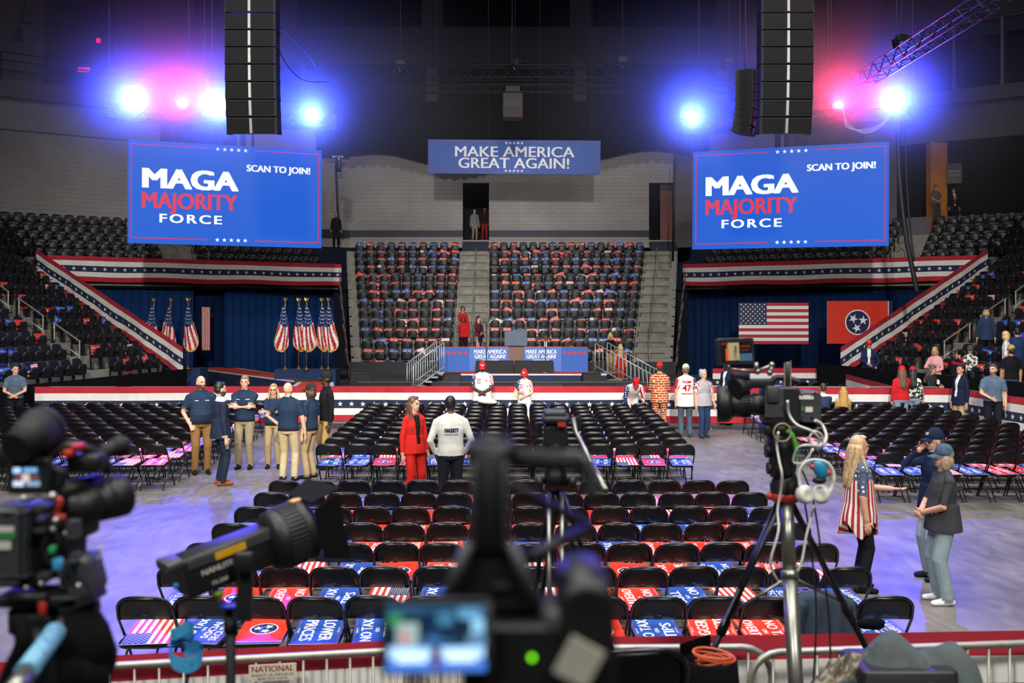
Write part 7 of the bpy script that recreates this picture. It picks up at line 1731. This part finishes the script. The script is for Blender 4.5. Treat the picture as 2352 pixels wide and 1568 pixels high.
Y = 4.2; p = px(2030, 1492, Y); e = empty('gear_case', (p.x+.08, Y+.05, RZ), 0, 'black gear case under the grey jacket', 'case'); b = MB(); b.rbox((0, 0, (p.z-RZ)/2-.03), (.42, .30, p.z-RZ-.06), .03); b.build('shell', M_CAM, e); b = MB(); b.tube([(-.08, 0, p.z-RZ-.07), (0, 0, p.z-RZ-.05), (.08, 0, p.z-RZ-.07)], .01, 6); b.build('handle', M_RUB, e)
b = MB(); n = 44; rows = 16; vs = []
for j in range(rows+1):
    for i in range(n+1):
        u = i/n; v = j/rows; x = -.33+.68*u; ridge = .135*math.exp(-((u-.50)/.20)**2)+.085*math.exp(-((u-.88)/.16)**2)-.20*max(0, .22-u)*3.0*.5-.25*max(0, u-.93)
        z = ridge-.42*max(0, v-.45)**1.3*1.6-.30*max(0, .25-v)+.016*math.sin(14*u+5*v)*(v+.3)+.012*math.sin(31*u-9*v); y = (.5-v)*.42+.02*math.sin(17*u); vs.append((p.x+x+.06, Y+y, p.z-.10+z))
b.add(vs, [(j*(n+1)+i, (j+1)*(n+1)+i, (j+1)*(n+1)+i+1, j*(n+1)+i+1) for j in range(rows) for i in range(n)], 0, True); tag(b.build('draped_jacket', M_JK), 'grey jacket thrown over gear before the fence', 'jacket')
b = MB(); vs = []
for j in range(11):
    for i in range(17):
        u, v = i/16, j/10; vs.append(tuple(px(1905+90*u-40*v, 1512-18*u+70*v+5*math.sin(9*u+4*v), Y-.12-.12*v+.015*math.sin(13*u))))
b.add(vs, [(j*17+i, (j+1)*17+i, (j+1)*17+i+1, j*17+i+1) for j in range(10) for i in range(16)], 0, True); tag(b.build('camouflage_cloth', pattern_mat('camo_cloth', 'camo', '#4a4438', '#7a7260', 30)), 'camouflage cloth beside the grey jacket', 'cloth')
e = empty('folding_chair', (X_at(1443, 3.75), 3.95, RZ), .15, 'black folding chair on the press riser below the camcorder', 'chair')
for nm, ml in CHAIR.items():
    for me in ml: link(nm, me, e)
# jacket hung on a chair back of the front block
jx, jy = 2.42, 7.72
b = MB(); vs = []; n = 26; rows = 14
for j in range(rows+1):
    for i in range(n+1):
        u, v = i/n, j/rows; w_ = .24+.04*v; fold = .025*math.sin(19*u+2*v)*(.3+v)
        x = jx+(u-.5)*2*w_; z = .835-.52*max(0, v-.12)+(-.05*(1-math.sin(math.pi*u))); y = jy-.235-.035*min(1, v*6)-fold-.03*v+(.10 if v < .06 else 0); vs.append((x, y, z))
b.add(vs, [(j*(n+1)+i, (j+1)*(n+1)+i, (j+1)*(n+1)+i+1, j*(n+1)+i+1) for j in range(rows) for i in range(n)], 0, True)
b.tube(smooth_path([(jx-.18, jy-.29, .80), (jx-.26, jy-.33, .62), (jx-.24, jy-.34, .42), (jx-.26, jy-.33, .30)], 3), [.06]*9+[.045], 8); tag(b.build('hung_jacket', mat('denim_dark', '#22303e', .9, var=.25, scale=10, bump=.4, bscale=60)), 'dark blue jacket hung over a front-block chair back', 'jacket')
b = MB(); b.ball((2.92, 7.83, .50), (.13, .10, .045), 0, 12, 8, noise=.06); tag(b.build('small_black_bag', M_BLKCLOTH), 'small black bag on the end chair beside the hung jacket', 'bag')
b = MB(); b.ball((X_at(1118, 24.15), 24.15, .87), (.27, .18, .07), 0, 16, 8, noise=.02, R=rotm(ry=.1)); tag(b.build('cushion', mat('cushion_cream', '#cfc8ba', .9)), 'cream cushion on a far chair before the bearded jersey man', 'cushion')
# ---- chairs with white covers and more bunting beyond the right part of the fence
b = MB(); b.box((0, -.178, .70), (.16, .006, .20), 0, rotm(rx=.42)); b.box((0, -.30, .47), (.15, .12, .01), 0); PAPER = b.mesh('paper_sheet', M_PWHITE)
ODS = ['first', 'second', 'third', 'fourth']
for r in range(4):
    for cc in range(8):
        x = X_at(1800, 33)+(cc+.3*r)*.5-.2*r; y = 29.2+r*1.0+.05*cc
        e = empty('reserved_chair', (x, y, 0), math.radians(8), 'folding chair with white sheet, %s row beyond the fence, %s from the stage' % (ODS[r], ORD[cc]), 'chair', 'white-sheeted chairs under the wall flags')
        for nm, ml in CHAIR.items():
            for me in ml: link(nm, me, e)
        link('paper_sheet', PAPER, e)
A_, C_ = px(1637, 846, 33.3), px(1886, 845, 33.6)
bunting('inner_bunting', 'striped bunting on the inner fence under the wall-hung stars and stripes', [A_, A_.lerp(C_, .5), C_], [DN*.96]*3, rip=.02, seed=21)
A_, C_ = px(1905, 849, 33.0), px(2050, 886, 26.6)
bunting('inner_bunting', 'striped bunting on the inner fence running out from the right stand corner', [A_, A_.lerp(C_, .5), C_], [DN*.96]*3, rip=.02, seed=22)
# things in hands
b = MB(); p = px(1184+0, 905, 24.43); b.box(p, (.09, .01, .14), 0, rotm(rx=-.5)); tag(b.build('paper_sheet', mat('manila', '#a89878', .8)), 'folded papers held by the woman in the white jersey', 'papers')
b = MB(); p = px(2155, 877, 25.95); b.rbox(p, (.075, .01, .15), .008, 0, rotm(rx=-.6, ry=.4), 'Y'); tag(b.build('phone', M_WHP), 'pale phone held by the woman in the charcoal sweater', 'phone')
b = MB(); p = px(522, 1017, 16.95); b.lathe([(0, -.11), (.032, -.11), (.033, .04), (.014, .075), (.014, .10), (0, .10)], p, 12); tag(b.build('water_bottle', mat('clear_bottle', '#b8c8d8', .1, var=.05, trans=.6)), 'small water bottle held by the man in the dark suit', 'bottle')
